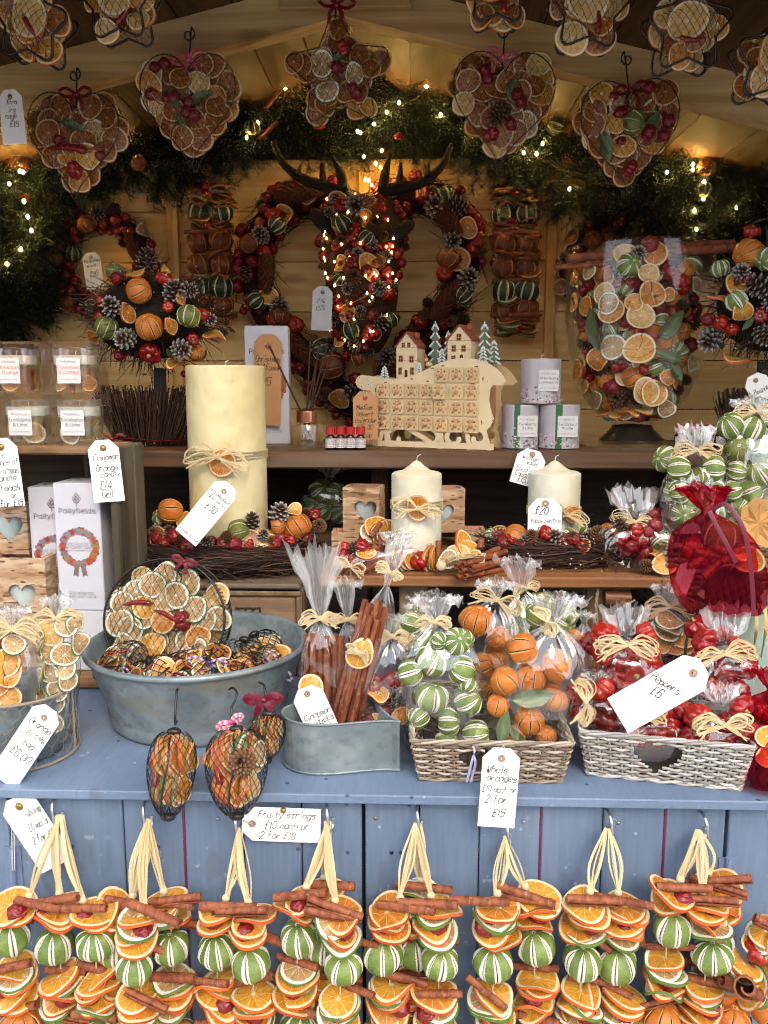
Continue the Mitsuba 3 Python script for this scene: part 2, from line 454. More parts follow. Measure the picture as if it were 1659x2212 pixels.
# ------------------------------------------------------------------ fruit, cones, sticks: each kind's mesh is written once and placed many times
def slice_mesh(k, seed, n=22, warp=0.12, th=0.085):
    g = np.random.default_rng(seed)
    a = np.arange(n) * 2 * PI / n
    ph = g.uniform(0, 6.28, 4)
    out = 1 + 0.05 * np.sin(2 * a + ph[0]) + 0.03 * np.sin(3 * a + ph[1])

    def bend(x, y, r):
        return warp * (r ** 2) * (np.sin(2 * np.arctan2(y, x) + ph[2]) + 0.5 * np.sin(3 * np.arctan2(y, x) + ph[3]))
    V, U, F = [], [], []

    def face(z, flip):
        b = len(V)
        V.append([0, 0, z])
        U.append([2 + 4 * k, 2.0])
        for rr in (0.5, 0.86, 1.0):
            for i in range(n):
                x, y = rr * out[i] * math.cos(a[i]), rr * out[i] * math.sin(a[i])
                V.append([x, y, z + bend(x, y, rr) + (0.0 if rr < 0.9 else -0.18 * z)])
                q = 0.985 if rr == 1.0 else rr
                U.append([2 + 4 * k + q * math.cos(a[i]), 2 + q * math.sin(a[i])])
        for i in range(n):
            j = (i + 1) % n
            t = [[b, b + 1 + i, b + 1 + j]]
            for s in (0, 1):
                p, q = b + 1 + s * n, b + 1 + (s + 1) * n
                t += [[p + i, q + i, q + j], [p + i, q + j, p + j]]
            F.extend([x[::-1] for x in t] if flip else t)
    face(th, False)
    face(-th, True)
    b = len(V)
    for z in (th * 0.82, -th * 0.82):
        for i in range(n):
            x, y = out[i] * math.cos(a[i]), out[i] * math.sin(a[i])
            V.append([x, y, z + bend(x, y, 1.0)])
            U.append([2 + 4 * k + 1.1 * math.cos(a[i]), 2 + 1.1 * math.sin(a[i])])
    for i in range(n):
        j = (i + 1) % n
        F += [[b + i, b + n + i, b + n + j], [b + i, b + n + j, b + j]]
    return mikit.ply((np.array(V), np.array(F)), 'mat_slice', True, uv=np.array(U))


def fruit_mesh(k, seed, segs=8, squash=0.92, depth=0.13):
    g = np.random.default_rng(seed)
    cols = [0.0, 0.045, 0.13, 0.33, 0.5, 0.67, 0.87, 0.955]
    lat = np.linspace(-PI / 2, PI / 2, 13)
    jit = np.concatenate([g.uniform(-0.12, 0.12, segs), [0]])
    jit[-1] = jit[0]
    wid = g.uniform(0.6, 1.2, segs + 1)
    wid[-1] = wid[0]
    V, U = [], []
    for s in range(segs):
        for c in cols:
            V.append([])
            U.append(s + c)
    U.append(float(segs))
    us = np.array(U)
    i0 = np.minimum(us.astype(int), segs)
    fr = us - i0
    i1 = np.minimum(i0 + 1, segs)
    ang = (i0 + jit[i0] * (1 - fr) + (np.where(fr > 0, 1, 0)) * 0 + fr * 1.0 + jit[i1] * fr) * 2 * PI / segs
    d = np.minimum(fr, 1 - fr)
    near = np.where(fr < 0.5, wid[i0], wid[i1])
    P = []
    UV = []
    for la in lat:
        sl = np.clip((0.92 - abs(la) / (PI / 2)) / 0.45, 0, 1)
        r = 1 - depth * sl * np.clip(1 - d / (0.05 * near), 0, 1) + 0.035 * sl * np.exp(-((d - 0.15) / 0.1) ** 2) - 0.02 * np.cos(2 * ang)
        r = r + 0.15 * (meshkit.noise(np.stack([1.7 * math.cos(la) * np.cos(ang) + seed, 1.7 * math.cos(la) * np.sin(ang), 1.7 * math.sin(la) + 0 * ang], -1)) - 0.5)
        r = r * (1 - 0.10 * math.exp(-((abs(la) - PI / 2) / 0.25) ** 2))
        P.append(np.stack([r * math.cos(la) * np.cos(ang), r * math.cos(la) * np.sin(ang), r * math.sin(la) * squash + np.zeros_like(ang)], -1))
        UV.append(np.stack([us, np.full_like(us, la / (PI / 2) + 4 * k)], -1))
    m = len(us)
    P, UV = np.array(P), np.array(UV)
    i, j = np.meshgrid(np.arange(12), np.arange(m - 1), indexing='ij')
    q = np.stack([i * m + j, i * m + j + 1, (i + 1) * m + j + 1, (i + 1) * m + j], -1).reshape(-1, 4)
    f = np.vstack([q[:, [0, 1, 2]], q[:, [0, 2, 3]]])
    v = P.reshape(-1, 3)
    e = np.linalg.norm(np.cross(v[f[:, 1]] - v[f[:, 0]], v[f[:, 2]] - v[f[:, 0]]), axis=1)
    return mikit.ply((v, f[e > 1e-9]), 'mat_fruit', True, uv=UV.reshape(-1, 2))


def pepper_mesh(seed, col, squash=0.72):
    g = np.random.default_rng(seed)
    n, m, ribs = 40, 14, int(g.integers(6, 9))
    a = np.arange(n) * 2 * PI / n
    ph = g.uniform(0, 6, 3)
    prof = [(0.02, 0.62), (0.22, 0.70), (0.5, 0.86), (0.78, 0.78), (0.95, 0.45), (1.0, 0.08), (0.95, -0.3), (0.8, -0.6), (0.5, -0.8), (0.2, -0.78), (0.02, -0.72)]
    pr = curve([(x, 0, z) for x, z in prof], m)
    V = []
    for x, _, z in pr:
        rib = 1 - 0.26 * (x ** 0.7) * (1 - np.abs(np.sin(a * ribs / 2 + ph[0]))) ** 2 + 0.05 * np.sin(2 * a + ph[1]) + 0.04 * np.sin(3 * a + ph[2])
        V.append(np.stack([x * rib * np.cos(a), x * rib * np.sin(a), z * squash * (1 + 0.08 * np.sin(a + ph[2])) + 0 * a], -1))
    v = np.array(V).reshape(-1, 3)
    v = v * (0.88 + 0.24 * meshkit.noise(v * 2.2 + seed * 5) + 0.07 * (meshkit.noise(v * 9 + seed) - .5))[:, None]
    i, j = np.meshgrid(np.arange(m - 1), np.arange(n), indexing='ij')
    q = np.stack([i * n + j, (i + 1) * n + j, (i + 1) * n + (j + 1) % n, i * n + (j + 1) % n], -1).reshape(-1, 4)
    mb = MB().add((v, q), col)
    st = lathe([(0.20, 0.44), (0.22, 0.52), (0.12, 0.56), (0.09, 0.72), (0.11, 0.80), (0.0, 0.81)], 7)
    mb.add(st, S(176, 160, 104))
    return mb.shape('mat_pepper', True)


def berry_mesh(seed):
    g = np.random.default_rng(seed)
    m = trimesh.creation.icosphere(3)
    v = np.array(m.vertices)
    n = meshkit.noise(v * 4.2 + seed * 9)
    v = v * (0.86 + 0.26 * n)[:, None] * [1, 1, 0.95]
    mb = MB().add((v, m.faces), S(138, 24, 32))
    for i in range(6):
        t = i * PI / 3
        mb.add((np.array([[0, 0, 0.9], [0.3 * math.cos(t), 0.3 * math.sin(t), 0.98], [0.3 * math.cos(t + .5), 0.3 * math.sin(t + .5), 0.96]]), [[0, 1, 2]]), S(110, 110, 60))
    return mb.shape('mat_satin', True)


def cone_mesh(seed, tip=None, body=S(76, 50, 34), n=70, open_=0.9, long_=1.0, rows=None):
    """A pine cone along +z: spiral of scales."""
    g = np.random.default_rng(seed)
    mb = MB()
    mb.add(lathe([(0.05, -0.95 * long_), (0.4, -0.6 * long_), (0.45, 0), (0.25, 0.6 * long_), (0.02, 0.98 * long_)], 8), body * 0.6)
    for i in range(n):
        t = (i + 0.5) / n
        z = (-0.85 + 1.75 * t) * long_
        rad = 0.95 * math.sqrt(max(0.02, 1 - (abs((t - 0.42) / 0.6)) ** 2.2))
        a = i * 2.39996
        lean = open_ * (0.9 - 1.1 * t)                    # how far the scale spreads from the axis
        w = 0.25 * (0.5 + 0.5 * rad)
        d = np.array([math.cos(a), math.sin(a), 0])
        s = np.array([-math.sin(a), math.cos(a), 0])
        up = np.array([0, 0, 1.0])
        root = d * 0.25 * rad + up * z
        tipp = d * rad + up * (z + 0.30 * (1 - lean))
        mid = (root + tipp) / 2
        th = up * 0.055 - d * 0.03
        V = np.array([root, mid + s * w - th, mid - s * w - th, tipp + s * w * 0.42, tipp - s * w * 0.42, tipp + d * 0.05 + up * 0.06,
                      mid + s * w + th, mid - s * w + th])
        F = np.array([[0, 1, 2], [1, 3, 4], [1, 4, 2], [0, 7, 6], [6, 7, 5], [6, 5, 3], [7, 4, 5], [3, 5, 4], [1, 6, 3], [2, 4, 7]])
        c = np.tile(body * g.uniform(0.8, 1.2), (8, 1))
        if tip is not None:
            c[5] = tip
            c[[3, 4]] = tip * 0.12 + body * 0.88
        mb.add((V, F), c)
    return mb.shape('mat_matte', False)


def stick_mesh(seed):
    """A cinnamon quill: bark rolled in from both sides, along z from -1 to 1, radius about 1."""
    g = np.random.default_rng(seed)
    th = []
    n = 15
    for i in range(n):
        t = i / (n - 1)
        th.append((1 - 0.62 * t ** 1.5, -0.4 + t * 8.2))
    outer = [(r * math.cos(a), r * math.sin(a)) for r, a in th]
    inner = [((r - 0.16) * math.cos(a), (r - 0.16) * math.sin(a)) for r, a in th][::-1]
    ring = np.array(outer + inner)
    m = len(ring)
    zs = np.linspace(-1, 1, 6)
    V, U = [], []
    for z in zs:
        w = 1 + 0.015 * math.sin(3 * z + seed)
        off = 0.08 * math.sin(1.6 * z + seed)
        for i, (x, y) in enumerate(ring):
            V.append([x * w + off, y * w, z * (1 + 0.01 * g.uniform(-1, 1) * (abs(z) == 1))])
            U.append([i / m, z * 2 + seed])
    F = []
    for k in range(len(zs) - 1):
        for i in range(m):
            j = (i + 1) % m
            F += [[k * m + i, k * m + j, (k + 1) * m + j], [k * m + i, (k + 1) * m + j, (k + 1) * m + i]]
    for k, fl in ((0, False), (len(zs) - 1, True)):
        b = len(V)
        V += [list(V[k * m + i]) for i in range(m)]
        U += [[0.2, seed]] * m
        for i in range(n - 1):
            q = [b + i, b + i + 1, b + m - 2 - i, b + m - 1 - i]
            t = [[q[0], q[2], q[1]], [q[0], q[3], q[2]]]
            F += [x[::-1] for x in t] if fl else t
    return mikit.ply((np.array(V), np.array(F)), 'mat_cinnamon', 40 and True, uv=np.array(U))


def leaf_mesh(seed, col):
    g = np.random.default_rng(seed)
    n = 9
    V, F, C = [], [], []
    for i in range(n):
        t = i / (n - 1)
        w = 0.36 * math.sin(PI * t ** 0.85) ** 0.8 + 0.004
        z = 0.10 * math.sin(2.6 * t + seed)
        for s in (-1, -0.5, 0, 0.5, 1):
            V.append([s * w * (1 + 0.08 * g.uniform(-1, 1)), 2 * t - 1, z + 0.13 * abs(s) * w / 0.36 + 0.03 * math.sin(9 * t + 3 * s)])
            C.append(col * (1.35 if s == 0 else g.uniform(0.85, 1.1)))
    for i in range(n - 1):
        for j in range(4):
            a = i * 5 + j
            F += [[a, a + 1, a + 6], [a, a + 6, a + 5]]
    V = np.array(V)
    m = len(V)
    V2 = V - [0, 0, 0.02]
    F2 = [[m + x for x in t[::-1]] for t in F]
    mb = MB().add((np.vstack([V, V2]), np.array(F + F2)), np.vstack([C, C]))
    return mb.shape('mat_satin', True)


def anise_mesh():
    mb = MB()
    for i in range(8):
        a = i * PI / 4
        V = np.array([[0, 0, 0.12], [0.45, 0.17, 0.10], [1.0, 0, 0.12], [0.45, -0.17, 0.10], [0.45, 0, 0.26], [0.45, 0, -0.05]])
        F = np.array([[0, 1, 4], [1, 2, 4], [2, 3, 4], [3, 0, 4], [1, 0, 5], [2, 1, 5], [3, 2, 5], [0, 3, 5]])
        mb.add(move((V, F), X(R=rotz(a))), S(84, 48, 30))
    return mb.shape('mat_satin', False)


def chilli_mesh(seed):
    t = np.linspace(0, 1, 9)
    p = np.stack([0.25 * np.sin(2.2 * t + seed), 2 * t - 1, 0.12 * np.cos(3 * t)], 1)
    mb = MB().add(tube(p, 0.17 * (1 - t ** 3) + 0.015, 7), S(150, 26, 24))
    mb.add(tube(np.stack([p[0] - [0, .28, 0], p[0]]), [0.03, 0.07], 5), S(120, 110, 60))
    return mb.shape('mat_gloss', True)


WHITE_TIP = S(215, 212, 206)
KIND = {
    'orange_slice': [slice_mesh(0, s, warp=w) for s, w in ((1, .06), (2, .12), (3, .2), (4, .14), (11, .26), (12, .1))] + [slice_mesh(1, s, warp=w) for s, w in ((5, .12), (13, .22), (14, .16))],
    'lime_slice': [slice_mesh(2, s, warp=w) for s, w in ((6, .08), (7, .16), (8, .22), (15, .12))],
    'aged_slice': [slice_mesh(4, s) for s in (21, 22, 23)],  # darker amber copy, dim warm light put into its colours
    'aged_lime': [fruit_mesh(3, s, 8) for s in (24, 25)],  # darkened copy, dimness of the back wall put into its skin colour
    'aged_orange': [fruit_mesh(4, s, 8, .92, .16) for s in (26, 27)],  # browner copy, the same dim light put into its colour
    'lemon_slice': [slice_mesh(3, s) for s in (9, 10)],
    'dried_lime': [fruit_mesh(0, s, n) for s, n in ((1, 7), (2, 8), (3, 6), (14, 6), (31, 7), (32, 9))],
    'olive_lime': [fruit_mesh(2, s, 8, 0.95, 0.1) for s in (4, 5)],
    'dried_orange': [fruit_mesh(1, s, n, .92, .2) for s, n in ((6, 8), (7, 9), (8, 7))],
    'red_pepper': [pepper_mesh(1, S(166, 28, 24)), pepper_mesh(2, S(146, 20, 25)), pepper_mesh(3, S(180, 42, 28)), pepper_mesh(4, S(158, 24, 24))],
    'berry': [berry_mesh(s) for s in (1, 2)],
    'frosted_cone': [cone_mesh(1, WHITE_TIP, n=46), cone_mesh(2, WHITE_TIP, n=36, open_=1.1)],
    'pine_cone': [cone_mesh(3, S(150, 110, 76)), cone_mesh(4, S(164, 120, 84), n=80)],
    'spruce_cone': [cone_mesh(5, None, S(104, 58, 36), 120, 0.15, 1.0)],
    'cinnamon_stick': [stick_mesh(s) for s in (1, 2, 3)],
    'bay_leaf': [leaf_mesh(1, S(84, 104, 66)), leaf_mesh(2, S(98, 118, 78))],
    'star_anise': [anise_mesh()],
    'chilli': [chilli_mesh(1), chilli_mesh(2)],
}


def piece(kind, parent, p, size, n=(0, -1, 0), spin=None, tilt=0.0, name=None, stretch=None, **kw):
    """One piece at p: size is the radius (half the length of a leaf or chilli); n its axis (a slice's or fruit's pole axis, a cone's tip, a stick's run)."""
    vs = KIND[kind]
    n = np.asarray(n, float)
    if tilt:
        n = n / np.linalg.norm(n) + rng.normal(size=3) * tilt
    R = frame(n, rng.uniform(0, 2 * PI) if spin is None else spin)
    s = np.array([size] * 3) if stretch is None else np.asarray(stretch, float)
    if stretch is None and 'cone' not in kind:
        s = s * rng.uniform(.92, 1.07, 3)
    return put(name or {'olive_lime': 'dried_lime', 'aged_lime': 'dried_lime', 'aged_orange': 'dried_orange', 'aged_slice': 'orange_slice'}.get(kind, kind), vs[int(rng.integers(len(vs)))], parent, X(p, R, s), **kw)


def stick(parent, a, b, r, name='cinnamon_stick', **kw):
    a, b = np.asarray(a, float), np.asarray(b, float)
    L = np.linalg.norm(b - a)
    return put(name, KIND['cinnamon_stick'][int(rng.integers(3))], parent, X((a + b) / 2, frame(b - a, rng.uniform(0, 6)), (r, r, L / 2)), **kw)


# ------------------------------------------------------------------ raffia, ribbon, cellophane, nets, twigs
RAFFIA = S(232, 213, 170)


def raf(g):
    return RAFFIA * g.uniform(.84, 1.12) * (1 - np.array([.03, .12, .26]) * g.uniform(0, 1) ** 2)


def raffia_bow(s, n=5, seed=0, tails=4, droop=0.35, w=0.0016):
    """A raffia bow in the local x, y plane, facing +z; s is the length of a loop."""
    g = np.random.default_rng(seed)
    mb = MB()
    for side in (-1, 1):
        for i in range(n):
            h = g.uniform(0.10, 0.55) * s
            L = s * g.uniform(0.75, 1.08)
            dy = g.uniform(-0.32, 0.15) * s
            z = g.uniform(0.05, 0.25) * s
            p = curve([(0, 0, 0.01), (side * L * 0.5, h * 0.8 + dy * 0.3, z), (side * L, h * 0.35 + dy, z * 1.2), (side * L * 0.97, -h * 0.25 + dy, z * 0.9), (side * L * 0.5, -h * 0.35 + dy * 0.3, z * 0.6), (0, 0, 0.012)], 15)
            mb.add(tube(p, w * g.uniform(0.45, 1.5), 4, 0.22), raf(g))
        for i in range(tails):
            L = s * g.uniform(0.6, 1.1)
            p = curve([(0, 0, 0.012), (side * L * 0.45, -L * g.uniform(0.1, droop), 0.16 * s), (side * L * g.uniform(0.7, 1), -L * g.uniform(0.35, 0.35 + droop), 0.10 * s)], 8)
            mb.add(tube(p, w * g.uniform(0.45, 1.5), 4, 0.22), raf(g))
    for i in range(4):
        a = np.linspace(0, 2 * PI, 9)
        p = np.stack([0.05 * s * np.cos(a) + g.uniform(-.02, .02) * s, 0.09 * s * np.sin(a), 0.10 * s + 0.05 * s * np.cos(a + i)], 1)
        mb.add(tube(p, w * 1.1, 4, 0.5), RAFFIA)
    return mb


def ribbon_bow(s, col, w, seed=0, check=None):
    """A ribbon bow in the local x, y plane."""
    g = np.random.default_rng(seed)
    mb = MB()

    def strip(p, n=2):
        p = curve(p, 15)
        v, f = tube(p, w, 4, 0.12, ref=(0.15, 0.2, 1.0))
        c = np.tile(col, (len(v), 1))
        if check is not None:
            c[(np.arange(len(v)) // 4 % 2 == 0)] = check
        mb.add((v, f), c)
    for sd in (-1, 1):
        strip([(0, 0, 0.1 * s), (sd * .55 * s, .35 * s, .25 * s), (sd * s, .15 * s, .2 * s), (sd * .6 * s, -.12 * s, .1 * s), (0, 0, .06 * s)])
        strip([(0, 0, 0.08 * s), (sd * .3 * s, -.4 * s, .15 * s), (sd * .5 * s * g.uniform(.6, 1.2), -1.0 * s, .1 * s)])
    mb.add(vf_of(trimesh.creation.icosphere(1, 1.0)) if False else move(vf_of(trimesh.creation.icosphere(2, 1.0)), X((0, 0, .12 * s), s=(.16 * s, .16 * s, .12 * s))), col)
    return mb


def bag_film(W, D, H, neck=0.16, frill=0.42, seed=0, n=64, lean=0.0, lumps=0.05, neckw=0.13, spread=0.5):
    """A tied cellophane bag standing at the origin: body W wide, D deep, H high to the knot, then the frill above it."""
    g = np.random.default_rng(seed)
    a = np.arange(n) * 2 * PI / n
    ts = [0.0, 0.03, 0.12, 0.25, 0.4, 0.55, 0.68, 0.78, 0.86, 0.93, 0.98, 1.0, 1.03, 1.08, 1.16, 1.26, 1.36, 1.0 + frill]
    ws = [0.55, 0.84, 0.97, 1.0, 1.0, 0.98, 0.92, 0.80, 0.60, 0.36, neckw * 1.15, neckw, neckw * 1.2, neckw * 1.9, 0.36, 0.46, 0.52, spread + 0.08]
    ph = g.uniform(0, 6, 12)
    fold = g.integers(9, 15)
    V = []
    for t, w in zip(ts, ws):
        tt = min(t, 1.0 + frill)
        up = max(0.0, (t - 0.6) / 0.4)
        cr = (0.04 + lumps * 0.5) * np.sin(3 * a + ph[0] + 4 * t) + lumps * np.sin(5 * a + ph[1] - 6 * t) + g.normal(size=n) * (0.025 if t < 0.9 else 0.05)
        cr = cr + min(up, 1.2) * 0.16 * np.sin(fold * a + ph[2] + 1.5 * t) * (1 if t < 1.02 else 1.2)
        flat = 1.0 if t < 1.02 else max(0.12, 1 - 2.2 * (t - 1.02))        # the frill is pressed towards a fan
        ex = 0.72 if t < 0.9 else 1.0
        cx = np.sign(np.cos(a)) * np.abs(np.cos(a)) ** ex
        cy = np.sign(np.sin(a)) * np.abs(np.sin(a)) ** ex
        zz = tt * H * np.ones(n)
        if t > 1.05:
            zz = zz + g.normal(size=n) * 0.02 * H * (t - 1) * 4 - 0.05 * H * np.abs(np.cos(a)) * (t - 1.0) * 3
        base_w = (1 + cr)
        if t <= 0.001:
            zz = zz + 0.0
        V.append(np.stack([W / 2 * w * base_w * cx + lean * zz ** 1.0, (D / 2 if t < 1.02 else W / 2) * w * flat * base_w * cy, zz], -1))
    m = len(ts)
    v = np.array(V).reshape(-1, 3)
    i, j = np.meshgrid(np.arange(m - 1), np.arange(n), indexing='ij')
    q = np.stack([i * n + j, i * n + (j + 1) % n, (i + 1) * n + (j + 1) % n, (i + 1) * n + j], -1).reshape(-1, 4)
    f = np.vstack([q[:, [0, 1, 2]], q[:, [0, 2, 3]]])
    cut = ts.index(1.0)
    top = f[:, 0] // n >= cut
    c = len(v)
    v2 = np.vstack([v, [[0, 0, 0.0]]])
    body = np.vstack([f[~top], [[c, (k + 1) % n, k] for k in range(n)]])
    return (v2, body), (v[cut * n:], f[top] - cut * n)


def flat_net(mb, poly, depth, pitch, angle=58, r=0.00045, col=(0.012, 0.011, 0.01), bulge=0.3, sides=3):
    """Net stretched over a flat cage: two families of wires on the front, dropping to the back round the edge. Local x, y plane, facing +z."""
    minx, miny, maxx, maxy = poly.bounds
    L = math.hypot(maxx - minx, maxy - miny)
    cx, cy = (minx + maxx) / 2, (miny + maxy) / 2
    edge = poly.exterior
    for s in (-1, 1):
        d = np.array([math.cos(math.radians(angle)) * s, math.sin(math.radians(angle))])
        q = np.array([-d[1], d[0]])
        for o in np.arange(-L / 2, L / 2, pitch):
            c = np.array([cx, cy]) + q * o
            hit = poly.intersection(LineString([c - d * L, c + d * L]))
            for seg in getattr(hit, 'geoms', [hit]):
                if seg.is_empty or seg.length < pitch * 0.6:
                    continue
                m = max(3, int(seg.length / 0.012))
                pts = np.array([seg.interpolate(x, normalized=True).coords[0] for x in np.linspace(0, 1, m)])
                e = np.array([edge.distance(Point(x)) for x in pts])
                z = depth / 2 - depth * np.clip(1 - e / (0.35 * depth + 1e-9), 0, 1) ** 2 * 0.5 + bulge * depth * np.clip(e / 0.03, 0, 1)
                p = np.column_stack([pts, z])
                p = np.vstack([[pts[0, 0], pts[0, 1], -depth / 2], p, [pts[-1, 0], pts[-1, 1], -depth / 2]])
                mb.add(tube(p, r, sides, ref=(0.1, 0.2, 1)), col)
    return mb


def blob_net(mb, rad, n=16, r=0.0007, turns=0.9, col=(0.012, 0.011, 0.01), sides=3):
    """Net over a round body: rad(theta, phi) -> point; two families of spirals."""
    for s in (-1, 1):
        for i in range(n):
            t = np.linspace(0.04, 0.96, 26)
            ph = 2 * PI * i / n + s * turns * PI * t
            p = np.array([rad(x, y) for x, y in zip(t, ph)])
            mb.add(tube(p, r, sides), col)
    return mb


def twigs(mb, gen, n, length, r, cols, tip=None, sides=3):
    """n thin twigs: gen(g) -> (point, direction)."""
    for i in range(n):
        p, d = gen()
        d = np.asarray(d, float) / np.linalg.norm(d)
        L = length * rng.uniform(0.5, 1.2)
        bend = rng.normal(size=3) * 0.16 * L
        t = np.array([-0.5, -0.15, 0.2, 0.5])[:, None]
        q = p + d * L * t + bend * (t * t)
        c = cols[int(rng.integers(len(cols)))] * rng.uniform(0.7, 1.25)
        mb.add(tube(q, r * rng.uniform(0.6, 1.3) * np.array([1, 0.95, 0.8, 0.5]), sides), c)
        if tip is not None and rng.random() < 0.22:
            mb.add((q[-1] + 1.6 * r * np.array([[1, 0, 0], [-1, 0, 0], [0, 1, 0], [0, -1, 0], [0, 0, 1], [0, 0, -1.0]]),
                    np.array([[0, 2, 4], [2, 1, 4], [1, 3, 4], [3, 0, 4], [2, 0, 5], [1, 2, 5], [3, 1, 5], [0, 3, 5]])), tip)
    return mb


TWIG = [S(70, 48, 40), S(88, 62, 52), S(58, 40, 34), S(104, 78, 62)]

# ------------------------------------------------------------------ lettering
GL = {
    'a': '41 4x,44 32 12 03 01 10 30 42,44 40', 'b': '07 00,03 14 34 43 41 30 10 01', 'c': '43 34 14 03 01 10 30 41', 'd': '43 34 14 03 01 10 30 41,47 40',
    'e': '02 42 43 34 14 03 01 10 30 41', 'f': '36 27 17 16 10,04 34', 'g': '43 34 14 03 01 10 30 41,44 4- 3= 1= 0-', 'h': '07 00,03 14 34 43 40',
    'i': '24 20,26 27', 'j': '34 3- 2= 1=,36 37', 'k': '07 00,44 02 40', 'l': '27 20', 'm': '04 00,03 14 23 20,23 34 43 40', 'n': '04 00,03 14 34 43 40',
    'o': '14 03 01 10 30 41 43 34 14', 'p': '04 0=,03 14 34 43 41 30 10 01', 'q': '43 34 14 03 01 10 30 41,44 4=', 'r': '04 00,02 14 34', 's': '43 34 14 03 12 32 41 30 10 01',
    't': '27 21 30 40,04 44', 'u': '04 01 10 30 41,44 40', 'v': '04 20 44', 'w': '04 10 23 30 44', 'x': '04 40,44 00', 'y': '04 20,44 2- 0=', 'z': '04 44 00 40',
    'A': '00 27 40,13 33', 'B': '00 07 37 46 35 04 35 41 30 00', 'C': '46 37 17 05 02 10 30 41', 'D': '00 07 27 45 42 20 00', 'E': '47 07 00 40,04 34', 'F': '47 07 00,04 34',
    'G': '46 37 17 05 02 10 30 42 43 23', 'H': '07 00,47 40,04 44', 'I': '27 20', 'K': '07 00,47 03 40', 'L': '07 00 40', 'M': '00 07 23 47 40', 'N': '00 07 40 47',
    'O': '17 05 02 10 30 42 45 37 17', 'P': '00 07 37 46 45 34 04', 'R': '00 07 37 46 45 34 04 40', 'S': '46 37 17 06 05 14 34 43 41 30 10 01', 'T': '07 47,27 20',
    'U': '07 01 10 30 41 47', 'V': '07 20 47', 'W': '07 10 24 30 47', 'X': '07 40,47 00', 'Y': '07 24 47,24 20', '&': '40 06 17 26 25 02 01 10 20 43',
    '0': '17 05 02 10 30 42 45 37 17', '1': '15 27 20', '2': '06 17 37 46 45 00 40', '3': '06 17 37 46 35 24 34 43 41 30 10 01', '4': '37 02 42,35 30', '5': '47 07 04 34 43 41 30 10 01',
    '6': '46 37 17 05 02 10 30 41 43 34 14 03', '7': '07 47 10', '8': '14 05 06 17 37 46 45 34 14 03 01 10 30 41 43 34', '9': '41 30 42 45 37 17 05 04 13 33 44',
    '£': '46 37 27 16 10,00 40,04 34', '.': '10 11', '+': '25 21,03 43', '-': '03 43', "'": '27 25', '/': '00 47',
}
GL['a'] = '44 40,43 34 14 03 01 10 30 41'


def pen(text, h, wid=0.9, slant=0.22, seed=0, jitter=0.32, gap=1.1):
    """Handwriting as a shapely shape: x-height letters of a pen stroke; h is the height of a capital."""
    g = np.random.default_rng(seed)
    u = h / 7.0
    x0, parts = 0.0, []
    low = {'-': -1, '=': -2}
    for ch in text:
        if ch == ' ':
            x0 += 2.8
            continue
        sc, dy = g.uniform(0.9, 1.1), g.normal() * jitter
        narrow = 0.5 if ch in "il1.'" else 1.0
        for st in GL.get(ch, '').split(','):
            if not st:
                continue
            pts = []
            for q in st.split(' '):
                if len(q) < 2 or q[1] == 'x':
                    continue
                px, py = float(q[0]), float(low.get(q[1], q[1]))
                px = ((px - 2) * narrow + 2 * narrow) * 0.8
                px, py = px * sc + g.normal() * jitter * 0.4, py * sc + dy + g.normal() * jitter * 0.4
                pts.append(((x0 + px + slant * py) * u, py * u))
            if len(pts) > 2:
                c = curve([(a, b, 0) for a, b in pts], len(pts) * 3)
                pts = [(a, b) for a, b, _ in c]
            parts.append(LineString(pts).buffer(wid * u * 0.5, quad_segs=1))
        x0 += 3.2 * narrow * sc + gap
    return unary_union(parts).simplify(0.06 * u), x0 * u


def written(lines, depth=0.0004, wid=0.9, seed=0, slant=0.22, jitter=0.32, gap=1.1, room=None):
    """Several lines of (text, x, y, height) as one flat mesh in the local x, y plane."""
    vs, fs, n = [], [], 0
    for i, (t, x, y, h) in enumerate(lines):
        shp, _ = pen(t, h, wid, slant, seed * 31 + i, jitter, gap)
        b = shp.bounds
        if room and b[2] > room - x:
            shp = affinity.scale(shp, (room - x) / b[2], 1, origin=(0, 0))
        v, f = extrude(affinity.translate(shp, x, y), depth)
        vs.append(v)
        fs.append(f + n)
        n += len(v)
    return np.vstack(vs), np.vstack(fs)


_TEXT = {}


def printed(text, h, x=0.0, y=0.0, center=True, bold=False, depth=0.0003):
    if (text, bold) not in _TEXT:
        m = meshkit.text_mesh(text, 1.0, 1.0, bold)
        _TEXT[text, bold] = vf_of(m)
    v, f = _TEXT[text, bold]
    v = v.copy()
    if center:
        v[:, 0] -= (v[:, 0].min() + v[:, 0].max()) / 2
    v *= [h, h, depth]
    return v + [x, y, 0], f


